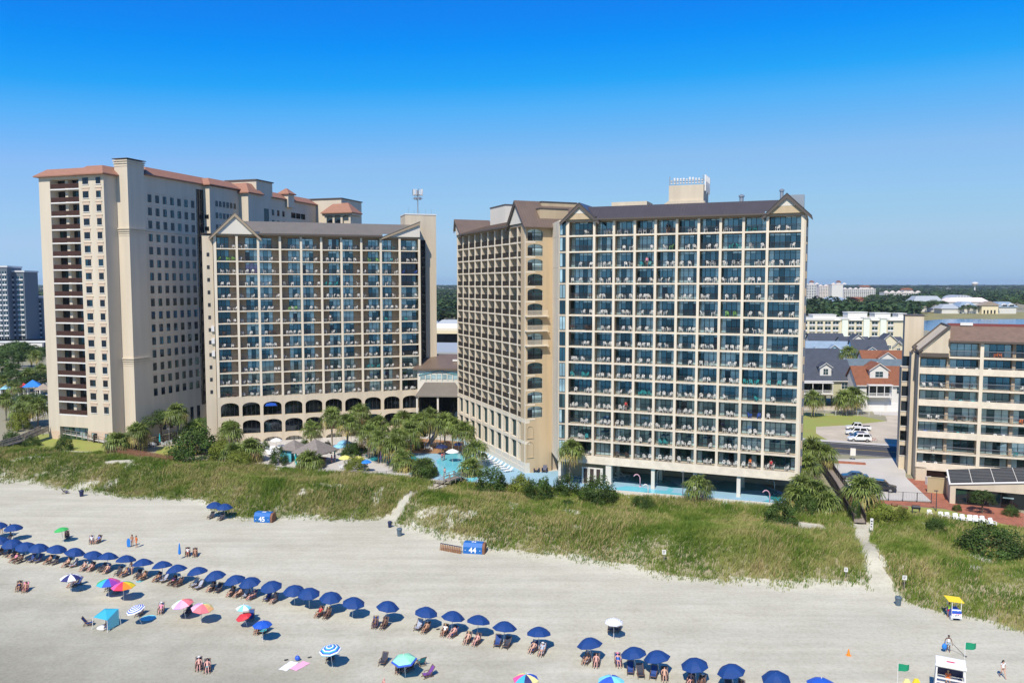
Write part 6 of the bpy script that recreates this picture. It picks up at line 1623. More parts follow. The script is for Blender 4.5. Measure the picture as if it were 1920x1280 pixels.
def sunshade(px, py, mats, label, Rr=1.3, top=2.4, z=SITE, cat='umbrella', group=None, name='pool_umbrella', sides=8, pattern='plain', ring=None, tilt=None, edge=None, rz=0):
    """canopy centre pixel"""
    edge = top-.47*Rr/1.12 if edge is None else edge
    p = at(px, py, z+(top+edge)/2-.1)
    zz = gh(p.x, p.y) if z < 1.5 else z
    r_ = empty(name, (p.x, p.y, zz), rz, label, cat, group)
    link('canopy', canopy_mesh(mats, Rr, top, edge, sides, pattern, ring), r_); link('pole', pole_mesh(top), r_)
    if tilt: r_.rotation_euler = (tilt[0], tilt[1], rz)
    return r_
G_ = 'courtyard sunshades'
sunshade(637, 835, [M['cloth_sky']], 'pale blue sunshade just right of the larger gazebo', 1.5, 2.5, group=G_)
sunshade(646, 828, [M['cloth_sky']], 'pale blue sunshade behind its twin by the gazebo', 1.5, 2.6, group=G_)
sunshade(647, 857, [M['cloth_yellow']], 'pale yellow sunshade left of the yellow green shrub', 1.3, 2.4, group=G_)
sunshade(672, 858, [M['cloth_yellow']], 'pale yellow sunshade right of the yellow green shrub', 1.2, 2.4, group=G_)
sunshade(686, 865, [M['cloth_blue']], 'bright blue sunshade beside the yellow ones', 1.1, 2.3, group=G_)
sunshade(860, 831, [M['plastic_blue']], 'blue sunshade at the foot of the hotel wing', 1.2, 2.3, group=G_)
sunshade(828, 836, [M['cloth_navy']], 'navy sunshade on the raised timber deck', 1.4, 2.2, group=G_)
sunshade(848, 845, [M['cloth_white']], 'white mushroom fountain canopy standing in the pool', 1.35, 2.6, name='mushroom_fountain', cat='fountain')
def closed(px, py, h, m, label, z=SITE, name='closed_umbrella'):
    p = at(px, py, z); zz = gh(p.x, p.y) if z < 1.5 else z
    r_ = empty(name, (p.x, p.y, zz), 0, label, 'umbrella')
    b = MB(); b.lathe([(.05, h*.28), (.2, h*.34), (.16, h*.6), (.08, h*.9), (.02, h)], 9); b.build('canopy', M[m], r_); b = MB(); b.tube([(0, 0, 0), (0, 0, h+.1)], .03, 6); b.build('pole', M['trim_white'], r_)
closed(714, 868, 2.6, 'cloth_violet', 'closed violet umbrella before the courtyard pool')
closed(300, 835, 2.7, 'plastic_teal', 'closed teal umbrella among white chairs near the slim palm')
closed(350, 826, 2.4, 'plastic_teal', 'closed teal umbrella half hidden by dark shrubs')
def lounger_mesh(mt, m2):
    mb = MB()
    mb.box(-.32, .32, -1.0, .35, .30, .36, 0); mb.add([(-.32, .35, .33), (.32, .35, .33), (.32, .95, .85), (-.32, .95, .85), (-.32, .35, .27), (.32, .35, .27), (.32, .97, .79), (-.32, .97, .79)], [(0, 1, 2, 3), (7, 6, 5, 4), (0, 4, 5, 1), (1, 5, 6, 2), (2, 6, 7, 3), (3, 7, 4, 0)], 0)
    for x in (-.3, .3):
        for y in (-.85, .3): mb.box(x-.03, x+.03, y-.03, y+.03, 0, .3, 1)
        mb.bar((x, .35, .3), (x, .9, .05), .04, .04, 1)
    return mb.mesh('sun_lounger', [mt, m2])
LM = lounger_mesh(M['plastic_white'], M['trim_white']); LMB = lounger_mesh(M['plastic_navy'], M['metal_grey'])
ORD = ['first', 'second', 'third', 'fourth', 'fifth', 'sixth', 'seventh', 'eighth', 'ninth', 'tenth', 'eleventh', 'twelfth', 'thirteenth', 'fourteenth', 'fifteenth', 'sixteenth', 'seventeenth', 'eighteenth', 'nineteenth', 'twentieth',
       'twenty-first', 'twenty-second', 'twenty-third', 'twenty-fourth', 'twenty-fifth', 'twenty-sixth', 'twenty-seventh', 'twenty-eighth', 'twenty-ninth', 'thirtieth', 'thirty-first', 'thirty-second', 'thirty-third', 'thirty-fourth', 'thirty-fifth', 'thirty-sixth', 'thirty-seventh', 'thirty-eighth', 'thirty-ninth', 'fortieth']
for i in range(14):
    P = FW @ Vector((14.5+i*1.75, -2.6, 0))
    tag(link('sun_lounger', LM, None, (P.x, P.y, SITE+.01), R(-67.4)+R(8*((i*5) % 3-1))), f'{ORD[i]} white sun lounger along the hotel wing, counted from its far end', 'sun lounger', 'loungers by the hotel wing')
for i, (px, py) in enumerate(((1074, 893), (1082, 894), (1090, 895), (1098, 896), (1107, 899))):
    p = at(px, py, SITE); tag(link('sun_lounger', LM, None, (p.x, p.y, SITE+.01), R(-20)), f'{ORD[i]} white lounger from the tall palm towards the slatted screen', 'sun lounger', 'loungers by the screen wall')
for i, (px, py, a) in enumerate(((1143, 900, 60), (1152, 897, 60), (1163, 895, 70), (1172, 893, 70))):
    p = at(px, py, SITE); tag(link('sun_lounger', LM, None, (p.x, p.y, SITE+.01), R(a)), f'{ORD[i]} white lounger right of the slatted screen under the hotel', 'sun lounger', 'loungers under the hotel')
for i, (px, py) in enumerate(((520, 868), (512, 858), (505, 850), (528, 858), (640, 880), (662, 884), (655, 876), (752, 842), (742, 838), (812, 836), (820, 838), (808, 845))):
    p = at(px, py, SITE); tag(link('patio_chair', CM['white'], None, (p.x, p.y, SITE+.03), i*1.9, 1.1), f'{ORD[i]} white courtyard chair counted from the gazebo towards the raised deck', 'chair', 'white courtyard chairs')
for i, (px, py) in enumerate(((282, 838), (290, 838), (306, 836), (312, 834), (319, 832), (335, 826))):
    p = at(px, py, SITE); tag(link('patio_chair', CM['white'], None, (p.x, p.y, SITE), i*1.3, 1.15), f'{ORD[i]} white chair from the left by the closed teal umbrella', 'chair', 'white chairs below the tower')
def adirondack(mt):
    mb = MB()
    mb.add([(-.3, -.35, .38), (.3, -.35, .38), (.3, .3, .26), (-.3, .3, .26), (-.3, -.35, .34), (.3, -.35, .34), (.3, .3, .22), (-.3, .3, .22)], [(0, 1, 2, 3), (7, 6, 5, 4), (0, 4, 5, 1), (1, 5, 6, 2), (3, 7, 4, 0)])
    for i in range(5): x = -.24+.12*i; mb.bar((x, .26, .24), (x*1.15, .62, 1.02-.8*x*x), .105, .03)
    for x in (-.36, .36): mb.box(x-.07, x+.07, -.4, .4, .58, .61); mb.bar((x*.95, -.36, 0), (x*.95, -.36, .58), .06, .1); mb.bar((x*.9, .5, 0), (x*.9, -.3, .36), .05, .1); mb.bar((x*.95, .35, .1), (x*.95, .38, .58), .05, .08)
    return mb.mesh('garden_chair', mt)
AD = adirondack(M['plastic_white']); ADB = adirondack(M['plastic_navy'])
for i, (px, py) in enumerate(((1743, 969), (1765, 973), (1778, 974), (1792, 976), (1806, 978), (1819, 979), (1831, 980), (1844, 981), (1861, 985))):
    p = at(px, py, SITE); tag(link('garden_chair', AD, None, (p.x, p.y, SITE+.02), R(-14+((i*7) % 5-2)*4)+(R(25) if i == 8 else 0)), f'{ORD[i]} white slatted garden chair from the left on the dune lawn', 'garden chair', 'white garden chairs on the lawn')
for i, (px, py) in enumerate(((1006, 885), (1021, 885))):
    p = at(px, py, SITE); tag(link('garden_chair', ADB, None, (p.x, p.y, SITE+.02), R(-10), 1.25), ('left' if i == 0 else 'right')+' navy slatted chair at the foot of the arched corner wall', 'garden chair', 'navy chairs at the corner wall')
def arch_pipe(px, py, h, m, label, flip=1):
    p = at(px, py, SITE); r_ = MB(); pts = [(0, 0, 0), (0, 0, h*.6)]+[(flip*(-h*.28+h*.28*math.cos(a)), 0, h*.6+h*.4*math.sin(a)) for a in np.linspace(.2, 2.5, 8)]
    r_.tube(pts, .09, 8); r_.lathe([(.25, 0), (.2, .1), (.1, .15)], 10)
    tag(r_.build('spray_pipe', M[m], None, True, (p.x, p.y, SITE)), label, 'water spray')
arch_pipe(1200, 912, 2.2, 'pinkpipe' if 'pinkpipe' in M else (mat('pinkpipe', (.62, .35, .42), .4) and 'pinkpipe'), 'pink curved spray pipe at the near edge of the lazy river')
arch_pipe(1232, 906, 2.7, 'trim_white', 'white curved spray pipe between two hotel columns', -1)
arch_pipe(1443, 945, 2.3, 'pinkpipe', 'pink curved spray pipe at the right end of the splash pool')
arch_pipe(1452, 926, 2.6, 'metal_grey', 'grey curved spray pipe in the shade under the hotel')
arch_pipe(1215, 925, 1.6, 'trim_white', 'short white spray post on the splash pool rim')
def lamp(px, py, h, label, m='metal_dark'):
    p = at(px, py, SITE); r_ = empty('lamp_post', (p.x, p.y, gh(p.x, p.y)), 0, label, 'lamp post')
    b = MB(); b.tube([(0, 0, 0), (0, 0, h)], [.08, .05], 7); b.build('pole', M[m], r_); b = MB(); b.box(-.4, .15, -.1, .1, h, h+.12); b.build('lamp_head', M[m], r_)
lamp(1280, 936, 4.6, 'tall grey lamp post beside the palm at the terrace wall', 'metal_grey'); lamp(1649, 952, 3.0, 'black lamp post at the left end of the brick path'); lamp(1755, 958, 3.2, 'black lamp post between the garden chairs and pavilion'); lamp(1490, 945, 4.0, 'grey lamp post at the terrace corner', 'metal_grey'); lamp(318, 842, 4.4, 'grey lamp post near the white chairs below the tower', 'metal_grey')
p = at(1717, 962, SITE); r_ = empty('barbecue_grill', (p.x, p.y, SITE), R(-15), 'black charcoal grill on the lawn by the brick path', 'grill')
b = MB(); b.box(-.6, .6, -.3, .3, .75, 1.05); b.prism([(-.3, 1.05), (.3, 1.05), (.2, 1.25), (-.2, 1.25)], 'x', -.55, .55); b.build('firebox', M['plastic_dark'], r_)
for x in (-.5, .5): b = MB(); b.box(x-.05, x+.05, -.25, .25, 0, .75); b.build('leg', M['metal_dark'], r_)
for px, py, lb in ((1677, 948, 'round fire pit on the brick path edge'), (1696, 954, 'round fire pit beside the charcoal grill')):
    p = at(px, py, SITE); b = MB(); b.lathe([(.5, 0), (.55, .35), (.42, .36), (.4, .1)], 12); tag(b.build('fire_pit', M['wood_brown'], None, True, (p.x, p.y, SITE)), lb, 'fire pit')
p = at(1768, 925, SITE); b = MB(); b.box(-2.4, 2.4, -.1, .1, 0, 2.6); b.box(2.2, 2.4, .1, 4, 0, 2.6); b.box(-2.5, 2.5, -.16, .16, 2.6, 2.7); tag(b.build('bin_enclosure', mat('enclosure_tan', (.42, .34, .20), .8), None, False, (p.x, p.y, SITE), R(-21)), 'tan walled bin enclosure between the garage and pavilion', 'enclosure')
p = at(1741, 908, SITE); b = MB(); b.box(-.45, .45, -.35, .35, 0, 1.3); b.box(-.5, .5, -.4, .4, 1.3, 1.4); tag(b.build('utility_box', M['trim_white'], None, False, (p.x, p.y, SITE)), 'white utility box before the condominium garage opening', 'utility box')
p = at(1599, 862, SITE); r_ = empty('sign_post', (p.x, p.y, SITE), R(-20), 'white driveway sign at the road edge of the paved lot', 'sign'); b = MB(); b.box(-.5, .5, -.05, .05, .9, 2.4); b.build('panel', M['trim_white'], r_); b = MB(); b.box(-.06, .06, .05, .12, 0, 2.3); b.build('post', M['metal_grey'], r_)
p = at(1590, 868, SITE); b = MB(); b.box(-3.2, 3.2, -.6, .6, 0, .25); tag(b.build('planter_bed', M['brick_red'], None, False, (p.x, p.y, SITE), R(-18)), 'red mulch planter bed at the lot entrance', 'planter')
# slide stair in the courtyard, back of the raised deck
p = at(800, 842, SITE); r_ = empty('water_slide', (p.x, p.y, SITE), R(-30), 'grey stair and slide in the courtyard below the metal awning', 'slide')
b = MB(); b.add([(-.6, 0, .4), (.6, 0, .4), (.6, 6, 4.6), (-.6, 6, 4.6), (-.6, 0, .2), (.6, 0, .2), (.6, 6, 4.4), (-.6, 6, 4.4)], [(0, 1, 2, 3), (7, 6, 5, 4), (0, 4, 5, 1), (1, 5, 6, 2), (3, 7, 4, 0)]); b.build('chute', M['roof_pale'], r_)
b = MB()
for x in (-.6, .6): b.bar((x, 0, 1.2), (x, 6, 5.4), .08); b.bar((x, 0, 0), (x, 0, 1.2), .08); b.bar((x, 6, 0), (x, 6, 5.4), .12); b.bar((x, 3, 0), (x, 3, 3.3), .1)
b.build('railing', M['trim_white'], r_)
# resort garden at the far left: pavilions and umbrellas
for px, py, w, m, lb in ((75, 712, 7, 'cloth_blue', 'big blue pavilion roof touching the tower edge'), (55, 718, 5, 'cloth_blue', 'smaller blue pavilion roof left of the big one'), (62, 732, 7, 'cloth_blue', 'long blue pavilion above the terrace crowd'), (12, 737, 4, 'cloth_sky', 'light blue sunshade near the frame edge'), (45, 733, 4, 'plastic_red', 'red sunshade beside the long blue pavilion'), (82, 738, 6, 'tan_roof', 'thatched hut roof against the tower edge')):
    p = at(px, py+8, SITE); r_ = empty('garden_pavilion', (p.x, p.y, SITE), .4, lb, 'pavilion'); s = w/2*.8
    b = MB(); b.add([(-s, -s, 2.8), (s, -s, 2.8), (s, s, 2.8), (-s, s, 2.8), (0, 0, 2.8+w*.3)], [(0, 1, 4), (1, 2, 4), (2, 3, 4), (3, 0, 4), (3, 2, 1, 0)]); b.build('roof', M[m], r_)
    for x in (-s*.8, s*.8):
        for y in (-s*.8, s*.8): b = MB(); b.box(x-.12, x+.12, y-.12, y+.12, 0, 2.8); b.build('post', M['trim_white'], r_)
sheet('terrace_paving', PX([(20, 745), (95, 738), (95, 772), (60, 790), (10, 760)]), SITE+.01, M['concrete_pale'])

for i, (px, py) in enumerate(((500, 846), (508, 845), (516, 844), (524, 843), (532, 842), (540, 841), (504, 853), (512, 852), (520, 851), (528, 850), (610, 850), (618, 849), (627, 846), (664, 846), (672, 844))):
    p = at(px, py, SITE); tag(link('sun_lounger', LM, None, (p.x, p.y, SITE+.02), R(17+((i*7) % 5)*6)), f'{ORD[i]} white courtyard lounger counted from beside the turquoise hut past the gazebo', 'sun lounger', 'loungers below the arcade')
for x0, x1, yt, yb, lb in ((486, 505, 826, 845, 'bushy planting against the arcade left of the hut'), (560, 580, 822, 838, 'planting between the gazebo roofs and the arcade'), (603, 622, 826, 842, 'planting under the tall palm at the grove edge'), (655, 690, 832, 850, 'dark planting at the foot of the grove'), (700, 735, 838, 853, 'dark planting along the courtyard rail'), (735, 760, 862, 878, 'planting on the island of the dark pool')):
    shrub(x0, x1, yt, yb, lb, 'g', 'courtyard planting')
for px, py, lb, k in ((575, 850, 'parasol with white canopy behind the gazebo', 'cloth_white'), (518, 838, 'white parasol over the courtyard loungers', 'cloth_white'), (700, 852, 'sky blue parasol beside the dark pool', 'cloth_sky')):
    sunshade(px, py-14, [M[k]], lb, 1.3, 2.4, group=G_)
# ---------------------------------------------------------------- people: one skinned body per pose, clothing as children
mat('skin_fair', (.58, .34, .24), .6); mat('skin_tan', (.42, .22, .13), .6); mat('skin_brown', (.16, .08, .05), .6); mat('skin_pink', (.62, .33, .27), .6)
mat('hair_dark', (.02, .015, .012), .6); mat('hair_blond', (.42, .28, .12), .6); mat('hair_brown', (.10, .055, .03), .6); mat('hair_grey', (.4, .38, .36), .6)
for n_c, c_ in dict(white=(.75, .75, .74), navy=(.015, .025, .09), blue=(.03, .14, .5), black=(.015, .015, .017), orange=(.75, .16, .03), lime=(.45, .75, .05), pink=(.75, .25, .38), red=(.55, .03, .04), print=(.35, .45, .55), teal=(.04, .35, .38), purple=(.18, .06, .3), grey=(.25, .25, .26), yellow=(.75, .55, .05), green=(.05, .3, .1)).items(): mat('wear_'+n_c, c_, .85)
def skin_obj(name, verts, edges, rad, level=1):
    me = bpy.data.meshes.new(name); me.from_pydata(verts, edges, []); o = bpy.data.objects.new(name, me); COL.objects.link(o)
    sm = o.modifiers.new('skin', 'SKIN'); sm.use_smooth_shade = True; sm.branch_smoothing = .4
    for i, r in enumerate(rad): me.skin_vertices[0].data[i].radius = r if hasattr(r, '__len__') else (r, r)
    for i in range(len(verts)): me.skin_vertices[0].data[i].use_root = (i == 0)
    if level: ss = o.modifiers.new('sub', 'SUBSURF'); ss.levels = level; ss.render_levels = level
    dg = bpy.context.evaluated_depsgraph_get(); out = bpy.data.meshes.new_from_object(o.evaluated_get(dg)); out.name = name
    bpy.data.objects.remove(o); bpy.data.meshes.remove(me); return out
def figure(pose):
    """joint positions for a pose; the figure looks towards -y"""
    J = {}
    if pose in ('stand', 'walk', 'carry', 'stroll'):
        J = dict(pel=(0, 0, .95), sp=(0, .01, 1.12), ch=(0, 0, 1.32), nk=(0, 0, 1.48), hd=(0, -.03, 1.60), tp=(0, -.02, 1.70))
        st = {'stand': (0, 0), 'walk': (.26, -.24), 'carry': (.05, -.05), 'stroll': (.15, -.12)}[pose]
        for s, k, o in ((-1, 'l', st[0]), (1, 'r', st[1])):
            J['hp'+k] = (s*.09, 0, .90); J['kn'+k] = (s*.11, o*.5-.04*(abs(o) > .1), .50); J['an'+k] = (s*.12, o*1.05+(.06 if o > 0 else 0), .08+(.07 if o > .2 else 0)); J['to'+k] = (s*.13, o*1.05-.14, .035)
            J['sh'+k] = (s*.17, 0, 1.42); a = -o*.6
            J['el'+k] = (s*.24, a*.5+.04, 1.16); J['wr'+k] = (s*.27, a-.08, .92)
        if pose == 'carry': J['elr'] = (.27, -.02, 1.16); J['wrr'] = (.33, -.18, .95); J['ell'] = (-.3, .02, 1.18); J['wrl'] = (-.36, -.1, .95)
    elif pose == 'recline':
        J = dict(pel=(0, 0, .40), sp=(0, .14, .50), ch=(0, .28, .68), nk=(0, .36, .82), hd=(0, .37, .94), tp=(0, .40, 1.04))
        for s, k in ((-1, 'l'), (1, 'r')):
            J['hp'+k] = (s*.09, -.04, .39); J['kn'+k] = (s*.12, -.44, .47+.05*s); J['an'+k] = (s*.13, -.84, .14); J['to'+k] = (s*.14, -.93, .22)
            J['sh'+k] = (s*.17, .32, .77); J['el'+k] = (s*.29, .16, .57); J['wr'+k] = (s*.24, -.1, .56)
    elif pose == 'sit':
        J = dict(pel=(0, 0, .50), sp=(0, .04, .66), ch=(0, .05, .86), nk=(0, .03, 1.02), hd=(0, 0, 1.14), tp=(0, .01, 1.24))
        for s, k in ((-1, 'l'), (1, 'r')):
            J['hp'+k] = (s*.09, -.03, .48); J['kn'+k] = (s*.13, -.42, .50); J['an'+k] = (s*.13, -.46, .08); J['to'+k] = (s*.14, -.6, .04)
            J['sh'+k] = (s*.17, .04, .96); J['el'+k] = (s*.24, -.08, .72); J['wr'+k] = (s*.16, -.3, .60)
    elif pose == 'lie':
        J = dict(pel=(0, 0, .14), sp=(0, .17, .15), ch=(0, .36, .17), nk=(0, .52, .19), hd=(0, .64, .22), tp=(0, .74, .24))
        for s, k in ((-1, 'l'), (1, 'r')):
            J['hp'+k] = (s*.09, -.04, .13); J['kn'+k] = (s*.12, -.44, .22 if s > 0 else .12); J['an'+k] = (s*.13, -.84, .08); J['to'+k] = (s*.15, -.92, .16)
            J['sh'+k] = (s*.17, .46, .17); J['el'+k] = (s*.32, .26, .1); J['wr'+k] = (s*.3, .0, .1)
    return J
def body_meshes(pose):
    J = figure(pose); V = []; E = []; Rd = []; ix = {}
    def add(k, p, r, par=None):
        ix[k] = len(V); V.append(p); Rd.append(r)
        if par: E.append((ix[par], ix[k]))
    add('pel', J['pel'], (.15, .11)); add('sp', J['sp'], (.13, .095), 'pel'); add('ch', J['ch'], (.155, .11), 'sp'); add('nk', J['nk'], (.055, .055), 'ch'); add('hd', J['hd'], (.088, .10), 'nk'); add('tp', J['tp'], (.075, .085), 'hd')
    hd = Vector(J['hd']); fw_dir = Vector((0, -1, .1 if pose != 'lie' else 1.2)).normalized(); add('nose', tuple(hd+fw_dir*.125), .016, 'hd')
    for k in 'lr':
        add('hp'+k, J['hp'+k], .092, 'pel'); add('kn'+k, J['kn'+k], .058, 'hp'+k); add('an'+k, J['an'+k], .038, 'kn'+k); add('to'+k, J['to'+k], .032, 'an'+k)
        add('sh'+k, J['sh'+k], .058, 'ch'); add('el'+k, J['el'+k], .042, 'sh'+k); add('wr'+k, J['wr'+k], .028, 'el'+k)
        w = Vector(J['wr'+k]); d = (w-Vector(J['el'+k])).normalized(); sd = d.cross(Vector((0, 1, .2))).normalized()*(1 if k == 'r' else -1); palm = w+d*.075
        add('pm'+k, tuple(palm), (.036, .02), 'wr'+k); bend = Vector((0, -.35, -.12))
        for f, (off, ln) in enumerate(((-.03, .075), (-.01, .09), (.012, .085), (.032, .065))):
            a = palm+sd*off+d*.03; b = a+(d+bend*.4).normalized()*ln*.55; c = b+(d+bend).normalized()*ln*.45
            add(f'f{f}a'+k, tuple(b), .0095, 'pm'+k); add(f'f{f}b'+k, tuple(c), .008, f'f{f}a'+k)
        add('th'+k, tuple(palm-sd*.05+d*.02+Vector((0, -.02, 0))), .0105, 'wr'+k)
    body = skin_obj('person', V, E, Rd)
    g = lambda *ks: [J[k] for k in ks]
    mid = lambda a, b, t: tuple(Vector(J[a]).lerp(Vector(J[b]), t))
    shirt = skin_obj('shirt', g('sp', 'ch')+[mid('sp', 'pel', .8), mid('ch', 'nk', .45)]+g('shl', 'shr')+[mid('shl', 'ell', .55), mid('shr', 'elr', .55)], [(0, 1), (0, 2), (1, 3), (1, 4), (1, 5), (4, 6), (5, 7)], [(.15, .115), (.175, .13), (.165, .125), .085, .078, .078, .06, .06])
    tank = skin_obj('tank_top', g('sp', 'ch')+[mid('sp', 'pel', .8), mid('ch', 'nk', .35)], [(0, 1), (0, 2), (1, 3)], [(.15, .115), (.178, .13), (.165, .125), .10])
    shorts = skin_obj('shorts', [J['pel'], mid('pel', 'sp', .45), J['hpl'], J['hpr'], mid('hpl', 'knl', .62), mid('hpr', 'knr', .62)], [(0, 1), (0, 2), (0, 3), (2, 4), (3, 5)], [(.17, .13), (.15, .115), .108, .108, .088, .088])
    trunks = skin_obj('trunks', [J['pel'], mid('pel', 'sp', .35), J['hpl'], J['hpr'], mid('hpl', 'knl', .25), mid('hpr', 'knr', .25)], [(0, 1), (0, 2), (0, 3), (2, 4), (3, 5)], [(.165, .125), (.145, .11), .104, .104, .092, .092])
    bandeau = skin_obj('bikini_top', [mid('sp', 'ch', .55), mid('ch', 'nk', .1)], [(0, 1)], [(.162, .12), (.172, .128)])
    def hair(long):
        mb = MB(); up = (Vector(J['tp'])-Vector(J['hd'])).normalized(); c = Vector(J['hd'])+up*.045+(-fw_dir)*.022
        mb.blob(tuple(c), (.105, .115, .112), 0, 10, 7)
        if long: mb.tube([tuple(c-fw_dir*.05), tuple(c-fw_dir*.12-up*.12), tuple(c-fw_dir*.11-up*.28)], [.08, .075, .04], 7)
        return mb.mesh('hair', M['hair_dark'], True)
    def hat():
        mb = MB(); up = (Vector(J['tp'])-Vector(J['hd'])).normalized(); c = Vector(J['hd'])+up*.09
        mb.blob(tuple(c), (.115, .125, .09), 0, 10, 6); mb.M = Matrix.Translation(c) @ Vector((0, 0, 1)).rotation_difference(up).to_matrix().to_4x4(); mb.lathe([(.21, -.015), (.2, .01), (.1, .015)], 12); mb.M = None
        return mb.mesh('hat', M['wear_white'], True)
    return dict(body=body, shirt=shirt, tank=tank, shorts=shorts, trunks=trunks, bandeau=bandeau, short=hair(0), long=hair(1), hat=hat())
POSES = {}
def person(pose, loc, rz, label, skin='fair', top=None, low=('trunks', 'navy'), hair=('short', 'dark'), sc=1.0, group=None):
    """one person: continuous body, hair and clothing as children"""
    if pose not in POSES: POSES[pose] = body_meshes(pose)
    P = POSES[pose]; o = link('person', P['body'], None, loc, rz, sc)
    def setm(ob, m):
        if not ob.data.materials: ob.data.materials.append(m)
        ob.material_slots[0].link = 'OBJECT'; ob.material_slots[0].material = m
    setm(o, M['skin_'+skin]); tag(o, label, 'person', group)
    for part in (top, low):
        if part:
            nm = {'tank': 'tank_top', 'bandeau': 'bikini_top'}.get(part[0], part[0]); c = link(nm, P[part[0]], o); setm(c, M['wear_'+part[1]])
    if hair:
        c = link('hat' if hair[0] == 'hat' else 'hair', P[hair[0]], o); setm(c, M[('wear_' if hair[0] == 'hat' else 'hair_')+hair[1]])
    return o
def on(px, py): q = at(px, py, .0); z = gh(q.x, q.y); q = at(px, py, z); return Vector((q.x, q.y, gh(q.x, q.y)))
SEA = R(-21.6)          # figures with rz = SEA look straight out to sea

# ---------------------------------------------------------------- beach furniture
mat('umbrella_blue', (.003, .044, .19), .75, .12, 1.2); mat('sling_blue', (.02, .06, .22), .8); mat('sling_dark', (.035, .04, .06), .8); mat('sling_stripe', (.35, .38, .46), .8)
mat('wood_beach', (.16, .09, .055), .7)
def beach_chair(mt, name='beach_chair'):
    fr_ = MB(); se = MB()
    for x in (-.31, .31):
        fr_.bar((x, -.62, .03), (x, .3, .40), .045); fr_.bar((x, -.55, .34), (x, .42, .12), .045); fr_.bar((x, .12, .33), (x, .58, 1.0), .045); fr_.bar((x, -.3, .5), (x, .3, .52), .07, .03); fr_.bar((x, -.3, .1), (x, -.3, .5), .04)
    fr_.bar((-.31, .58, 1.0), (.31, .58, 1.0), .045); fr_.bar((-.31, -.55, .34), (.31, -.55, .34), .045); fr_.bar((-.31, .42, .12), (.31, .42, .12), .04)
    se.add([(-.27, -.55, .36), (.27, -.55, .36), (.27, .13, .30), (-.27, .13, .30), (.27, .56, .96), (-.27, .56, .96)], [(0, 1, 2, 3), (3, 2, 4, 5)])
    return fr_.mesh('frame', M['wood_beach']), se.mesh('sling', mt)
BC_ = {k: beach_chair(M[m]) for k, m in dict(dark='sling_dark', blue='sling_blue', stripe='sling_stripe', purple='wear_purple', teal='wear_teal', pink='wear_pink').items()}
def bchair(loc, rz, k, label, group='beach chairs', sc=1.0):
    r_ = empty('beach_chair', loc, rz, label, 'beach chair', group); r_.scale = (sc, sc, sc)
    link('frame', BC_[k][0], r_); link('sling', BC_[k][1], r_); return r_
CANB = canopy_mesh([M['umbrella_blue']], 1.30, 2.46, 1.74, 8)
ROW = [(0, 1011), (23, 1015.5), (47.5, 1021), (71, 1024), (102.5, 1027.5), (135, 1033), (169.5, 1039), (199.5, 1042.5), (234, 1048), (268, 1054.5), (305, 1059), (334.5, 1065), (373, 1070), (407.5, 1076), (445.5, 1084), (472, 1087.5), (512, 1094), (552, 1102.5), (579.5, 1108), (619, 1115.5), (660, 1126), (723, 1134), (795, 1145.5), (845, 1154), (894, 1162.5), (944, 1174), (1010.5, 1185), (1111, 1205), (1194, 1222.5), (1238, 1229), (1307, 1242), (1378, 1254), (1457, 1265)]
rngB = random.Random(21)
def rowpos(px, py):
    q = at(px, py, 1.95+.0); z = gh(q.x, q.y); q = at(px, py, z+1.98); return Vector((q.x, q.y, gh(q.x, q.y)))
EMPTY_ = {17, 18, 20}; FULL = {2, 19, 21, 24}
SKINS = ['fair', 'tan', 'pink', 'fair', 'brown']; COLS = ['navy', 'black', 'blue', 'pink', 'red', 'teal', 'purple', 'print', 'white']
sea = Vector((math.sin(SEA)*1.0, -math.cos(SEA), 0)); sea = Vector((-.368, -.93, 0)); side = Vector((.93, -.368, 0))
for i, (px, py) in enumerate(ROW):
    P = rowpos(px, py)
    r_ = empty('beach_umbrella', P, i*.37, f'{ORD[i]} navy blue umbrella from the left in the long beach row', 'umbrella', 'navy umbrellas of the long row')
    r_.rotation_euler = (R(7+5*rngB.random()), R(rngB.gauss(0, 2)), i*.37)
    link('canopy', CANB, r_); link('pole', PM_, r_)
    if i in EMPTY_: continue
    for j, s in enumerate((-1, 1)):
        q = P+side*(s*.52)+sea*(.30+.35*rngB.random()+(.75 if i in FULL else 0)); q.z = gh(q.x, q.y); rz = SEA+rngB.gauss(0, .18)
        k = rngB.choice(['dark', 'dark', 'blue', 'dark', 'stripe'])
        bchair(q, rz, k, f'{ {"dark": "dark", "blue": "blue", "stripe": "pale striped"}[k]} beach chair, {"left" if j == 0 else "right"} of the pair under the {ORD[i]} navy row umbrella')
        if i in FULL or rngB.random() < .55:
            sx = rngB.random() < .5; c1 = rngB.choice(COLS); sk = rngB.choice(SKINS)
            person('recline', (q.x, q.y, q.z+.02), rz, f'person reclining in {c1} swimwear, {"left" if j == 0 else "right"} chair under the {ORD[i]} navy row umbrella', sk, ('bandeau', c1) if sx else (('shirt', rngB.choice(COLS)) if rngB.random() < .3 else None), ('trunks', c1), ('long' if sx else 'short', rngB.choice(['dark', 'brown', 'blond'])) if rngB.random() < .8 else ('hat', 'white'))
for px, py, lb in ((-4, 984, 'navy umbrella cut by the frame edge behind the long row'), (25, 988, 'navy umbrella in front of the person in white behind the row'), (402, 946, 'left navy umbrella of the pair standing alone near the dune'), (421, 949, 'right navy umbrella of the pair standing alone near the dune')):
    P = rowpos(px, py); r_ = empty('beach_umbrella', P, px, lb, 'umbrella'); link('canopy', CANB, r_); link('pole', PM_, r_)
    q = P+sea*.9; q.z = gh(q.x, q.y); bchair(q, SEA, 'dark', 'dark beach chair under the '+lb.split(' cut')[0].split(' standing')[0].split(' in front')[0]+(' by the frame edge' if px < 0 else (' behind the row' if px < 100 else ' by the dune')))
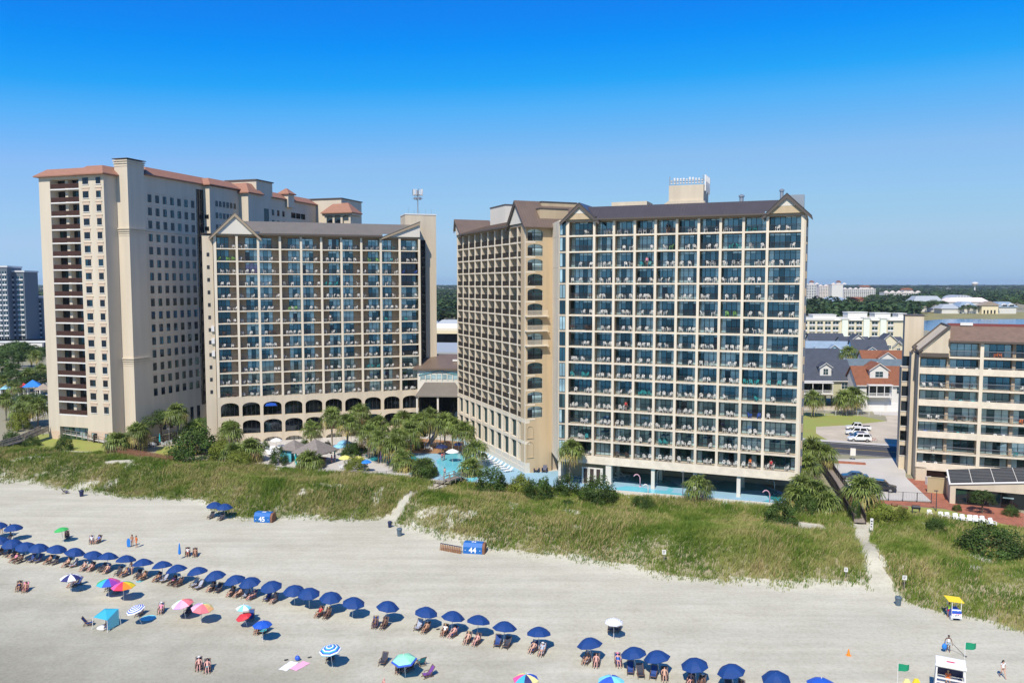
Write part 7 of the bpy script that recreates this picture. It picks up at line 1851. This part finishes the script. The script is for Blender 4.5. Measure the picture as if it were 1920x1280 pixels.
def bsun(px, py, mats, label, Rr, **k):
    q = at(px, py, 1.9); return sunshade(px, py, [M[m] if isinstance(m, str) else m for m in mats], label, Rr, k.pop('top', 2.3), gh(q.x, q.y)+.0, 'umbrella', None, 'beach_umbrella', **k)
for n_, c_ in dict(u_red=(.68, .03, .08), u_orange=(.85, .25, .02), u_yellow=(.85, .62, .03), u_green=(.05, .42, .10), u_cyan=(.05, .42, .60), u_blue=(.03, .10, .50), u_violet=(.30, .05, .36), u_pink=(.72, .10, .32), u_white=(.80, .80, .79), u_navy=(.025, .03, .14), p_red=(.75, .18, .20), p_yellow=(.85, .72, .30), p_green=(.35, .65, .40), p_violet=(.55, .32, .60), p_pink=(.8, .42, .55), p_white=(.78, .76, .72), p_orange=(.85, .45, .18), mint=(.30, .72, .48), lime=(.40, .72, .18), silver=(.62, .64, .67), u_aqua=(.22, .66, .72)).items(): mat(n_, c_, .7)
rainbow = ['u_red', 'u_orange', 'u_yellow', 'u_green', 'u_cyan', 'u_blue', 'u_violet', 'u_pink']; pastel = ['p_red', 'p_orange', 'p_yellow', 'p_green', 'p_white', 'p_violet', 'p_pink', 'p_red']
bsun(118.5, 992, ['u_green'], 'small green umbrella standing apart above the long row', 1.0, tilt=(0, R(-8)))
bsun(132.5, 1081, ['u_white', 'u_navy'], 'white and navy segmented umbrella seaward of the long row', 1.22, pattern='wedge')
bsun(203, 1090, rainbow, 'rainbow umbrella, left of the two bright overlapping ones', 1.35, pattern='wedge', rz=.5)
bsun(231, 1096, rainbow[3:]+rainbow[:3], 'rainbow umbrella, right of the two bright overlapping ones', 1.35, pattern='wedge', rz=.2)
bsun(264.5, 1137, ['u_white', 'u_blue'], 'tilted blue and white ring striped umbrella beside the turquoise tent', 1.02, ring='stripes', tilt=(R(10), R(-14)))
bsun(347.5, 1128, pastel, 'pastel rainbow umbrella, left of the overlapping pastel pair', 1.2, pattern='wedge', tilt=(R(6), R(-8)))
bsun(376, 1136, pastel[2:]+pastel[:2], 'pastel rainbow umbrella, right of the overlapping pastel pair', 1.22, pattern='wedge', tilt=(R(4), R(8)))
bsun(457, 1138, ['u_white', 'u_aqua'], 'small teal and white umbrella above the red one', .85, pattern='wedge')
bsun(463, 1152, ['plastic_red'], 'small red umbrella low over blue chairs', .85, top=1.6, tilt=(R(10), R(-14)))
bsun(492, 1169, ['plastic_blue'], 'bright royal blue umbrella below the red one', 1.02)
bsun(623, 1214, ['u_cyan', 'u_blue', 'u_white'], 'blue umbrella with pale rings alone on the open sand', 1.1, ring='stripes', tilt=(R(6), R(-5)))
bsun(760, 1232.5, ['mint', 'u_blue'], 'mint hexagonal umbrella with a blue border near the frame bottom', 1.25, sides=6, ring='edge', tilt=(R(5), R(-3)))
bsun(1151, 1164, ['silver', 'u_white'], 'silvery white umbrella standing landward of the row', 1.0, ring='stripes')
bsun(986, 1270, ['u_white', 'lime', 'p_yellow', 'u_pink', 'u_cyan', 'u_navy', 'p_yellow', 'u_blue'], 'multicoloured segmented umbrella cut by the frame bottom', 1.2, pattern='wedge', rz=.4)
bsun(1146, 1274, ['u_blue', 'u_blue', 'u_aqua', 'u_aqua'], 'half blue half aqua umbrella cut by the frame bottom', 1.25, pattern='wedge')
bsun(1540, 1279, ['plastic_blue'], 'bright blue umbrella cut by the frame bottom near the lifeguard stand', 1.3)
o = on(337, 1046); closed(337, 1046, 2.3, 'cloth_blue', 'closed blue umbrella planted by two reclining sunbathers', 0.0, 'beach_umbrella')
# turquoise pop-up shelter
P = on(198, 1176); r_ = empty('sun_shelter', P, R(-10), 'turquoise pop-up sun shelter with tilted roof and mesh side', 'shelter'); mat('shelter_cloth', (.03, .36, .50), .7)
b = MB(); b.add([(-1.0, -.6, 1.35), (.9, -.9, 1.25), (1.0, .9, 1.85), (-.8, 1.0, 1.7), (0, .1, 2.0)], [(0, 1, 4), (1, 2, 4), (2, 3, 4), (3, 0, 4)]); b.build('roof', M['shelter_cloth'], r_)
b = MB(); b.quad((.95, -.85, .1), (1.02, .9, .1), (1.0, .9, 1.85), (.9, -.9, 1.25)); b.build('side_panel', M['u_aqua'], r_)
for x, y, h in ((-1.0, -.6, 1.35), (.9, -.9, 1.25), (1.0, .9, 1.85), (-.8, 1.0, 1.7)): b = MB(); b.bar((x*1.15, y*1.15, -.1), (x, y, h), .05); b.build('pole', M['trim_white'], r_)
for px, py, k, a, lb in ((165, 1172, 'blue', 2.2, 'blue beach chair left of the turquoise shelter'), (203, 1178, 'blue', .6, 'blue beach chair at the shelter opening'), (471, 1161, 'blue', .5, 'blue beach chair under the red umbrella'), (719, 1244, 'dark', .1, 'empty black chair alone beside the mint umbrella'), (803, 1268, 'purple', -.7, 'purple chair seaward of the mint umbrella'), (790, 1246, 'teal', -2.2, 'teal chair behind the mint umbrella'), (748, 1258, 'dark', .4, 'dark chair under the mint umbrella'), (768, 1256, 'dark', -.4, 'dark chair in the mint umbrella shade'),
   (122, 925, 'blue', 2.8, 'navy chair alone at the dune toe'), (172, 1018, 'stripe', .8, 'pale chair of the couple above the long row'), (184, 1017, 'dark', .2, 'dark chair of the couple above the long row'), (126, 1009, 'dark', .9, 'dark chair under the green umbrella'), (352, 1041, 'dark', .7, 'left chair beside the closed blue umbrella'), (366, 1042, 'dark', .7, 'right chair beside the closed blue umbrella'), (36, 1106, 'dark', .7, 'left chair of two on the open sand at far left'), (48, 1108, 'pink', .7, 'pink sling chair of two on the open sand at far left'),
   (136, 1099, 'stripe', .1, 'pale chair in the shade of the white and navy umbrella'), (146, 1097, 'blue', -.2, 'blue chair in the shade of the white and navy umbrella'), (302, 1148, 'stripe', .6, 'chair with patterned towel right of the ring striped umbrella'), (373, 1253, 'dark', .7, 'left chair of two near the frame bottom'), (389, 1257, 'dark', .7, 'right chair of two near the frame bottom'), (1146, 1182, 'dark', .1, 'left dark chair under the silvery umbrella'), (1157, 1182, 'dark', -.1, 'right dark chair under the silvery umbrella'), (484, 1186, 'dark', .3, 'dark chair under the royal blue umbrella'), (495, 1186, 'teal', 0, 'teal chair under the royal blue umbrella'),
   (1159, 1246, 'blue', .4, 'blue chair of the woman left of the twin navy umbrellas'), (205, 1106, 'dark', .3, 'dark chair under the left bright rainbow umbrella'), (222, 1110, 'dark', .1, 'dark chair between the bright rainbow umbrellas'), (352, 1152, 'dark', .2, 'dark chair under the left pastel umbrella'), (262, 1153, 'dark', .3, 'dark chair under the ring striped umbrella'), (620, 1238, 'dark', .2, 'dark chair in the shade of the ringed blue umbrella')):
    bchair(on(px, py), SEA+a, k, lb, None)
def sitp(px, py, a, label, *r, pose='recline', **k): P = on(px, py); return person(pose, (P.x, P.y, P.z+.02), SEA+a, label, *r, **k)
sitp(20, 1003, 3.0, 'person in a white shirt standing behind the far left umbrella', 'tan', ('shirt', 'white'), ('shorts', 'white'), ('short', 'dark'), pose='stand')
sitp(3, 1000, .4, 'person in grey standing at the frame edge behind the umbrellas', 'tan', ('shirt', 'grey'), ('shorts', 'navy'), ('short', 'brown'), pose='stand')
sitp(126, 1009, .9, 'person in dark clothes seated under the green umbrella', 'brown', ('shirt', 'black'), ('shorts', 'navy'), ('short', 'dark'))
sitp(172, 1018, .8, 'person with bushy hair in the pale chair above the long row', 'tan', ('shirt', 'white'), ('shorts', 'grey'), ('long', 'brown'))
sitp(184, 1017, .2, 'dark haired person in blue seated above the long row', 'fair', ('shirt', 'blue'), ('trunks', 'white'), ('long', 'dark'))
sitp(248, 1024, .2, 'person in orange swimwear carrying a blue board', 'tan', ('bandeau', 'orange'), ('trunks', 'blue'), ('long', 'brown'), pose='stand')
sitp(256, 1026, -.3, 'person in an orange shirt walking beside the board carrier', 'tan', ('shirt', 'orange'), ('shorts', 'orange'), ('short', 'brown'), pose='stroll')
P = on(246, 1025); b = MB(); b.prism([(-.22, 0), (.22, 0), (.25, .8), (.12, 1.2), (-.12, 1.2), (-.25, .8)], 'y', -.03, .03); tag(b.build('bodyboard', M['cloth_blue'], None, False, (P.x-.3, P.y-.12, P.z+.1), .2), 'blue board held by the person in orange swimwear', 'bodyboard')
sitp(352, 1041, .7, 'person in a white shirt reclining by the closed blue umbrella', 'tan', ('shirt', 'white'), ('shorts', 'red'), ('short', 'dark'))
sitp(366, 1042, .7, 'tanned sunbather reclining by the closed blue umbrella', 'tan', None, ('trunks', 'orange'), ('long', 'brown'))
sitp(36, 1106, .7, 'dark haired sunbather in navy on the open sand at far left', 'tan', ('tank', 'navy'), ('trunks', 'navy'), ('short', 'dark'))
sitp(48, 1108, .7, 'sunbather in orange on the pink chair at far left', 'tan', ('bandeau', 'orange'), ('trunks', 'orange'), ('long', 'brown'))
sitp(136, 1099, .1, 'person in the shade of the white and navy umbrella', 'fair', ('shirt', 'navy'), ('shorts', 'print'), ('short', 'dark'))
sitp(247, 1076, .2, 'woman in white walking seaward out of the long row', 'fair', ('bandeau', 'red'), ('trunks', 'white'), ('long', 'blond'), pose='stroll')
sitp(258, 1078, 1.2, 'child sitting on the sand beside the woman in white', 'fair', None, ('trunks', 'purple'), ('short', 'brown'), pose='lie', sc=.7)
sitp(302, 1148, .6, 'woman in patterned wrap reclining right of the ring striped umbrella', 'fair', ('shirt', 'pink'), ('trunks', 'white'), ('hat', 'white'))
sitp(373, 1253, .7, 'bare chested man in a pale cap near the frame bottom', 'pink', None, ('shorts', 'black'), ('hat', 'white'))
sitp(389, 1257, .7, 'person with dark hair and teal shorts near the frame bottom', 'pink', None, ('shorts', 'teal'), ('short', 'dark'))
P = on(720, 1304); person('stand', P, SEA+2.6, 'bald bare shouldered man cut off by the frame bottom', 'pink', None, ('trunks', 'blue'), None)
sitp(1159, 1246, .4, 'woman in a blue swimsuit reclining left of the twin navy umbrellas', 'pink', ('tank', 'blue'), ('trunks', 'blue'), ('hat', 'pink'))
sitp(748, 1258, .4, 'person in dark clothes under the mint umbrella', 'tan', ('shirt', 'black'), ('shorts', 'teal'), ('short', 'dark'))
sitp(768, 1256, -.4, 'sunbather half shaded by the mint umbrella', 'pink', None, ('trunks', 'navy'), ('short', 'brown'))
sitp(484, 1186, .3, 'person in the shade of the royal blue umbrella', 'tan', ('tank', 'red'), ('shorts', 'navy'), ('short', 'dark'))
sitp(1778, 1221, -.15, 'man in a white tank top and patterned shorts with a metal detector', 'brown', ('tank', 'white'), ('shorts', 'print'), ('short', 'dark'), pose='carry')
P = on(1778, 1221); r_ = empty('metal_detector', (P.x+.33, P.y-.28, P.z), 0, 'metal detector swept over the sand by the man in white', 'metal detector')
b = MB(); b.bar((0, 0, .92), (.75, -.75, .06), .04); b.build('shaft', M['metal_dark'], r_); b = MB(); b.lathe([(.16, 0), (.16, .04), (.05, .06)], 12, 0, (.8, -.8)); b.build('coil', M['metal_dark'], r_)
b = MB(); b.blob((0, 0, .5), (.26, .2, .34), 0, 9, 6); b.bar((.05, 0, .8), (.12, -.02, 1.1), .04); tag(b.build('beach_bag', M['cloth_blue'], None, True, (P.x-.48, P.y-.12, P.z+.1)), 'blue bag carried by the man with the metal detector', 'bag')
sitp(1880, 1270, .35, 'walking woman in a white top and dark shorts with a backpack', 'fair', ('shirt', 'white'), ('trunks', 'black'), ('long', 'dark'), pose='walk')
P = on(1880, 1270); b = MB(); b.blob((0, .17, 1.3), (.15, .1, .22), 0, 9, 6); tag(b.build('backpack', M['plastic_dark'], None, True, P, SEA+.35), 'dark backpack worn by the walking woman', 'backpack')
sitp(1779, 1157, -.6, 'attendant in a lime shirt and red shorts beside the beach cart', 'tan', ('shirt', 'lime'), ('shorts', 'red'), ('short', 'dark'), pose='stand')
for px, py, lb, c, ps in ((829, 864, 'bather standing at the far side of the courtyard pool', 'red', 'stand'), (833, 862, 'second bather beside the standing one at the pool', 'navy', 'stand'), (622, 868, 'person in red at the gazebo bar', 'red', 'stand'), (628, 866, 'person in purple at the gazebo bar', 'purple', 'stroll'), (834, 893, 'bather wading at the near end of the courtyard pool', 'pink', 'stroll'), (729, 868, 'person in a red top beside the dark pool', 'red', 'stroll'), (775, 842, 'person on the raised timber deck', 'navy', 'stand'), (212, 843, 'person in white on the reddish beach walkover', 'white', 'stroll')):
    p = at(px, py, SITE); person(ps, (p.x, p.y, SITE+(.5 if px == 212 else .0)), 1.3*px, lb, 'tan' if px % 2 else 'pink', ('shirt', c) if px % 3 else ('bandeau', c), ('shorts', 'navy'), ('short', 'dark'))

# lifeguard stand, flags, rescue boards, cart, bins, signs, boxes
Pst = at(1780, 1304, 0); zst = gh(Pst.x, Pst.y); r_ = empty('lifeguard_stand', (Pst.x, Pst.y, zst), R(-27), 'white timber lifeguard stand with flat roof and dark backrest', 'lifeguard stand')
for x in (-1.1, 1.1):
    for y in (-.7, .8): b = MB(); b.bar((x*1.12, y*1.3, -.1), (x, y, 3.25), .13); b.build('post', M['trim_white'], r_)
b = MB(); b.box(-1.2, 1.2, -.85, .9, 3.25, 3.37); b.box(-1.24, 1.24, -.91, -.85, 3.16, 3.4); b.build('roof', M['plastic_white'], r_)
b = MB(); b.box(-1.1, 1.1, -.75, .8, 1.15, 1.24); b.box(-1.0, 1.0, 0.1, .7, 1.55, 1.65); b.build('platform', M['trim_white'], r_)
b = MB(); b.box(-1.05, 1.05, .74, .8, 1.7, 2.35); b.build('backrest', M['plastic_navy'], r_)
b = MB(); b.box(-1.15, 1.15, -.78, -.7, 1.95, 2.08); b.bar((-1.1, -.74, 2.0), (-1.1, .8, 2.0), .1); b.bar((1.1, -.74, 2.0), (1.1, .8, 2.0), .1); b.build('railing', M['trim_white'], r_)
b = MB(); b.box(-.3, .3, -.2, .05, 3.371, 3.376, 0); b.box(-.42, .42, -.05, .0, 3.371, 3.377, 0); b.build('roof_emblem', M['u_red'], r_)
person('sit', (Pst.x-.05, Pst.y+.25, zst+1.17), R(-27), 'lifeguard in an orange shirt sitting on the white stand', 'tan', ('shirt', 'orange'), ('shorts', 'orange'), ('short', 'blond'))
b = MB(); b.blob((0, 0, .3), (.2, .16, .32), 0, 8, 6); tag(b.build('rescue_bag', M['plastic_navy'], None, True, (Pst.x+.85, Pst.y-.1, zst+1.25)), 'navy bag on the lifeguard stand beside the guard', 'bag')
def flag(px, py_base, px_top, py_top, label, Y):
    a = atY(px_top, py_top, Y); g = at(px, py_base, 0); bz = gh(g.x, Y)
    r_ = empty('flag', (a.x, Y, bz), 0, label, 'flag'); h = a.z-bz
    b = MB(); b.tube([(.0, 0, 0), (0, 0, h)], .03, 6); b.build('pole', M['trim_white'], r_)
    b = MB(); n = 8; w_ = 1.05; hh = .72
    vs = []
    for i in range(n+1):
        t = i/n; y = .12*math.sin(t*7)*t; vs += [(t*w_, y, h-.02-.1*t), (t*w_, y+.02, h-hh-.06*t*math.sin(5*t))]
    b.add(vs, [(2*i, 2*i+1, 2*i+3, 2*i+2) for i in range(n)]); b.build('cloth', mat('flag_green', (.005, .27, .13), .7) if 'flag_green' not in M else M['flag_green'], r_)
flag(1806, 1304, 1810, 1203, 'green flag flying from a pole at the lifeguard stand', Pst.y+.8)
flag(1690, 1312, 1684, 1243, 'green flag on a pole above the yellow rescue boards', at(1695, 1312, 0).y)
for px, m_, lb in ((1699, 'p_yellow', 'pale yellow rescue board propped below the green flag'), (1717, 'u_yellow', 'deep yellow rescue board beside the pale one')):
    q = at(px, 1312, 0); b = MB(); b.prism([(-.32, 0), (.32, 0), (.42, .9), (.36, 1.7), (.16, 2.15), (-.16, 2.15), (-.36, 1.7), (-.42, .9)], 'y', -.09, .09); b.box(-.44, .44, -.1, .1, 1.1, 1.2)
    tag(b.build('rescue_board', M[m_], None, False, (q.x, q.y, gh(q.x, q.y)), R(-8)), lb, 'rescue board')
P = on(1792, 1162); r_ = empty('beach_cart', P, R(-8), 'blue and white vendor cart under a tilted yellow canopy', 'cart')
b = MB(); b.prism([(-.5, .3), (.5, .3), (.5, 1.1), (-.5, 1.1)], 'y', -.2, 1.3, 0); b.build('box', M['plastic_blue'], r_)
b = MB(); b.add([(-.52, -.32, .35), (.52, -.32, .35), (.52, -.08, 1.25), (-.52, -.08, 1.25)], [(0, 1, 2, 3)], 0)
for k_, (z0, z1, mm) in enumerate(((1.05, 1.15, 1), (.9, .98, 1), (.75, .83, 2), (.60, .70, 3), (.47, .55, 3))):
    for j in range(5):
        x = -.4+j*.17; f0, f1 = (z0-.35)/.9, (z1-.35)/.9
        if (j+k_) % 4 == 3: continue
        b.add([(x, -.325+.24*f0, z0), (x+.12, -.325+.24*f0, z0), (x+.12, -.325+.24*f1, z1), (x, -.325+.24*f1, z1)], [(0, 1, 2, 3)], mm)
b.build('menu_board', [M['plastic_white'], M['plastic_blue'], M['u_red'], M['plastic_dark']], r_)
for x in (-.48, .48):
    for y in (-.1, 1.2): b = MB(); b.bar((x, y, .3), (x, y, 2.2), .06); b.build('post', M['trim_white'], r_)
    b = MB(); b.prism([(.25*math.cos(a), .25+.25*math.sin(a)) for a in np.linspace(0, 6.283, 13)[:-1]], 'x', x-.1, x+.1); b.build('wheel', M['wall_grey'], r_)
b = MB(); b.add([(-.9, -.2, 2.25), (.75, -.2, 2.12), (.75, 1.2, 2.22), (-.9, 1.2, 2.36), (-.9, -.2, 2.17), (.75, -.2, 2.04), (.75, 1.2, 2.14), (-.9, 1.2, 2.28)], [(0, 1, 2, 3), (7, 6, 5, 4), (0, 4, 5, 1), (1, 5, 6, 2), (2, 6, 7, 3), (3, 7, 4, 0)]); b.build('canopy', M['u_yellow'], r_)
mat('bin_grey', (.09, .13, .16), .6)
def bin_(px, py, h, m, label):
    P = on(px, py); r_ = empty('litter_bin', P, 0, label, 'bin'); b = MB(); b.lathe([(.3*h, -.05), (.36*h, h*.85), (.4*h, h*.86), (.4*h, h)], 12); b.build('drum', M[m], r_); b = MB(); b.lathe([(.42*h, h), (.3*h, h*1.12), (.05, h*1.15)], 12); b.build('lid', M[m], r_)
bin_(1684, 1134, .95, 'bin_grey', 'grey blue litter bin at the mouth of the sand path'); bin_(731, 988, .85, 'plastic_navy', 'navy litter bin at the end of the courtyard sand path'); bin_(749, 1004, 1.05, 'bin_grey', 'dark grey litter bin just seaward of the navy one'); bin_(153, 930, 1.0, 'plastic_navy', 'navy litter bin beside the chair at the dune toe')
def text_mesh(s, size, name, m, ext=.01, off=.0):
    cu = bpy.data.curves.new(name, 'FONT'); cu.body = s; cu.size = size; cu.align_x = 'CENTER'; cu.align_y = 'CENTER'; cu.extrude = ext; cu.offset = off
    o = bpy.data.objects.new(name, cu); COL.objects.link(o); dg = bpy.context.evaluated_depsgraph_get(); me = bpy.data.meshes.new_from_object(o.evaluated_get(dg)); bpy.data.objects.remove(o); me.materials.clear(); me.materials.append(m); return me
def beach_box(px, py, num, rz, label):
    P = on(px, py); r_ = empty('beach_box', P, rz, label, 'storage box'); w, h = 2.7, 1.25
    b = MB(); b.prism([(0, 0), (1.5, 0), (1.5, 1.1), (1.3, 1.45), (.35, 1.45), (0, .95)], 'x', -w/2, w/2, 0); b.build('body', mat('box_blue', (.01, .13, .42), .6) if 'box_blue' not in M else M['box_blue'], r_)
    b = MB(); b.prism([(.02, .05), (1.45, .05), (1.45, 1.05), (1.25, 1.38), (.4, 1.38), (.05, .9)], 'x', w/2, w/2+.35, 0); b.build('end_boards', M['wood_brown'], r_)
    t = link('number', text_mesh(num, 1.05, 'number', M['plastic_white'], .012, .025), r_, (0, -.012, .5)); t.rotation_euler = (R(90), 0, 0)
    t = link('number', text_mesh(num, .7, 'number', M['plastic_white'], .012, .02), r_, (0, .83, 1.455)); t.rotation_euler = (0, 0, 0)
    for x in (-1.05, 1.05): b = MB(); b.prism([(x+.09*(1 if k % 2 == 0 else .4)*math.cos(k*math.pi/5), .5+.09*(1 if k % 2 == 0 else .4)*math.sin(k*math.pi/5)) for k in range(10)], 'y', -.014, 0); b.build('star', M['plastic_white'], r_)
beach_box(886, 1038, '44', R(-10), 'blue slanted box numbered 44 beside folded wooden chairs'); beach_box(491, 979, '45', R(-10), 'blue slanted box numbered 45 near the lone umbrella pair')
for i in range(12):
    P = on(826+i*3.3, 1031+i*.62); r_ = empty('folded_chair', (P.x, P.y, P.z), R(-12), f'{ORD[i]} folded wooden beach chair from the left in the stack by box 44', 'beach chair', 'folded chairs beside box 44')
    b = MB()
    for x in (-.11, .11): b.bar((x, 0, 0), (x, .35, .85), .035); b.bar((x, .1, 0), (x, .5, .8), .035)
    b.build('frame', M['wood_orange'], r_); b = MB()
    for k_ in range(6): z = .08+k_*.12; b.bar((-.12, z*.41-.02, z), (.12, z*.41-.02, z), .025, .06)
    b.build('slats', M['wood_orange'], r_); b = MB(); b.bar((-.12, .36, .88), (.12, .36, .88), .14, .08); b.build('sling', M['plastic_navy'], r_)
def sign(px, py, h, w, hh, label, tall=False):
    q = at(px, py, 1.0); z = gh(q.x, q.y); q = at(px, py, z); z = gh(q.x, q.y); r_ = empty('sign_post', (q.x, q.y, z), R(-12), label, 'sign')
    b = MB(); b.box(-.05, .05, 0, .1, -.3, h); b.build('post', M['wood_grey'], r_); b = MB(); b.box(-w/2, w/2, -.03, 0, h-hh, h); b.build('panel', M['trim_white'], r_)
    b = MB(); 
    for k_ in range(3): b.box(-w*.3, w*.3*(1-.3*k_), -.034, -.03, h-hh*(.3+.22*k_), h-hh*(.2+.22*k_))
    b.build('lettering', M['plastic_dark'], r_)
sign(1245, 1052, 1.9, .5, .6, 'white notice on a thin post in the dune before the pool hotel'); sign(1586, 1078, 1.3, .42, .55, 'small white notice in the green dune left of the sand path'); sign(1695, 1116, 1.9, .5, .55, 'white notice on a post right of the sand path mouth'); sign(1634, 992, 2.0, .42, 1.75, 'tall white panel on dark posts at the boardwalk end')
P = on(1591, 1228); b = MB(); b.lathe([(.17, .03), (.06, .62), (.04, .66)], 12); b.box(-.22, .22, -.22, .22, 0, .04); tag(b.build('traffic_cone', M['u_orange'], None, False, P), 'orange traffic cone alone on the open sand', 'cone')
for px, py, m_, lb, a in ((541, 1248, 'u_white', 'pale towel spread left of the pink one', .1), (562, 1248, 'p_pink', 'pink towel spread beside the pale one', -.05)):
    P = on(px, py); b = MB(); n = 6; vs = [(x, y, .03+.012*math.sin(x*9+y*5)) for y in np.linspace(-.95, .95, 7) for x in np.linspace(-.5, .5, n)]
    b.add(vs, [(j*n+i, j*n+i+1, (j+1)*n+i+1, (j+1)*n+i) for j in range(6) for i in range(n-1)]); tag(b.build('beach_towel', M[m_], None, True, P, R(-28)+a), lb, 'towel')
P = on(558, 1238); b = MB(); b.blob((0, 0, .25), (.28, .2, .26), 0, 9, 6); b.tube([(-.2, 0, .42), (0, 0, .62), (.2, 0, .42)], .02, 5); tag(b.build('beach_bag', M['plastic_blue'], None, True, P), 'blue beach bag above the two spread towels', 'bag')
for px, py, lb in ((535, 1238, 'dark sandals above the pale towel'), (579, 1233, 'dark bag strap above the pink towel'), (150, 1108, 'small dark shoe near the white and navy umbrella'), (820, 1180, 'dark football on the sand below the row')):
    P = on(px, py); b = MB(); b.blob((0, 0, .06), (.14, .1, .07), 0, 8, 5); b.blob((.16, .1, .06), (.13, .09, .06), 0, 8, 5); tag(b.build('beach_shoes' if 'foot' not in lb else 'ball', M['plastic_dark'], None, True, P), lb, 'shoes' if 'foot' not in lb else 'ball')
for px, py, m_, lb in ((197, 1175, 'p_white', 'pale ground sheet under the turquoise shelter'), (278, 1158, 'u_aqua', 'aqua ground sheet below the ring striped umbrella'), (262, 1089, 'u_aqua', 'aqua towel lying right of the rainbow umbrellas'), (134, 1059, 'p_red', 'small coral towel seaward of the long row')):
    P = on(px, py); b = MB(); b.lathe([(.85 if px in (197, 278) else .45, .02), (.8 if px in (197, 278) else .42, .035)], 14); tag(b.build('ground_sheet', M[m_], None, False, P), lb, 'ground sheet')

# a few guests standing on the balconies
for (FF, u, z, lb, c, sk_) in ((FL, 25.0, ZW[6], 'guest in a white shirt standing on a middle balcony of the hotel behind palms', 'white', 'tan'), (FA, 14.2, ZF[12], 'guest in pink standing on a high balcony of the pool hotel front', 'pink', 'fair'), (FA, 17.6, ZF[14], 'guest in dark clothes on the topmost balcony row of the pool hotel', 'black', 'fair'), (FA, 10.8, ZF[3], 'guest in red on a low balcony of the pool hotel front', 'red', 'tan'), (FA, 31.9, ZF[0], 'guest in orange on the lowest balcony row of the pool hotel', 'orange', 'tan'), (FA, 35.2, ZF[0], 'guest in red beside the hotel corner on the lowest balcony row', 'red', 'pink')):
    P = FF @ Vector((u, .62, z)); person('stand', (P.x, P.y, P.z), math.atan2(FF[1][0], FF[0][0]), lb, sk_, ('shirt', c), ('shorts', 'navy'), ('short', 'dark'))
# ---------------------------------------------------------------- air
b = MB(); b.box(-10500, 10500, -600, 10500, -3, 85)
hz = b.build('haze', bpy.data.materials.new('haze_air')); hm = hz.data.materials[0]; hm.use_nodes = True; hn = hm.node_tree.nodes
hn.remove(hn['Principled BSDF']); pv = hn.new('ShaderNodeVolumePrincipled'); pv.inputs['Color'].default_value = (.80, .88, 1.0, 1); pv.inputs['Density'].default_value = 5.5e-5; pv.inputs['Anisotropy'].default_value = .2
hm.node_tree.links.new(pv.outputs[0], hn['Material Output'].inputs['Volume']); tag(hz, kind='stuff')
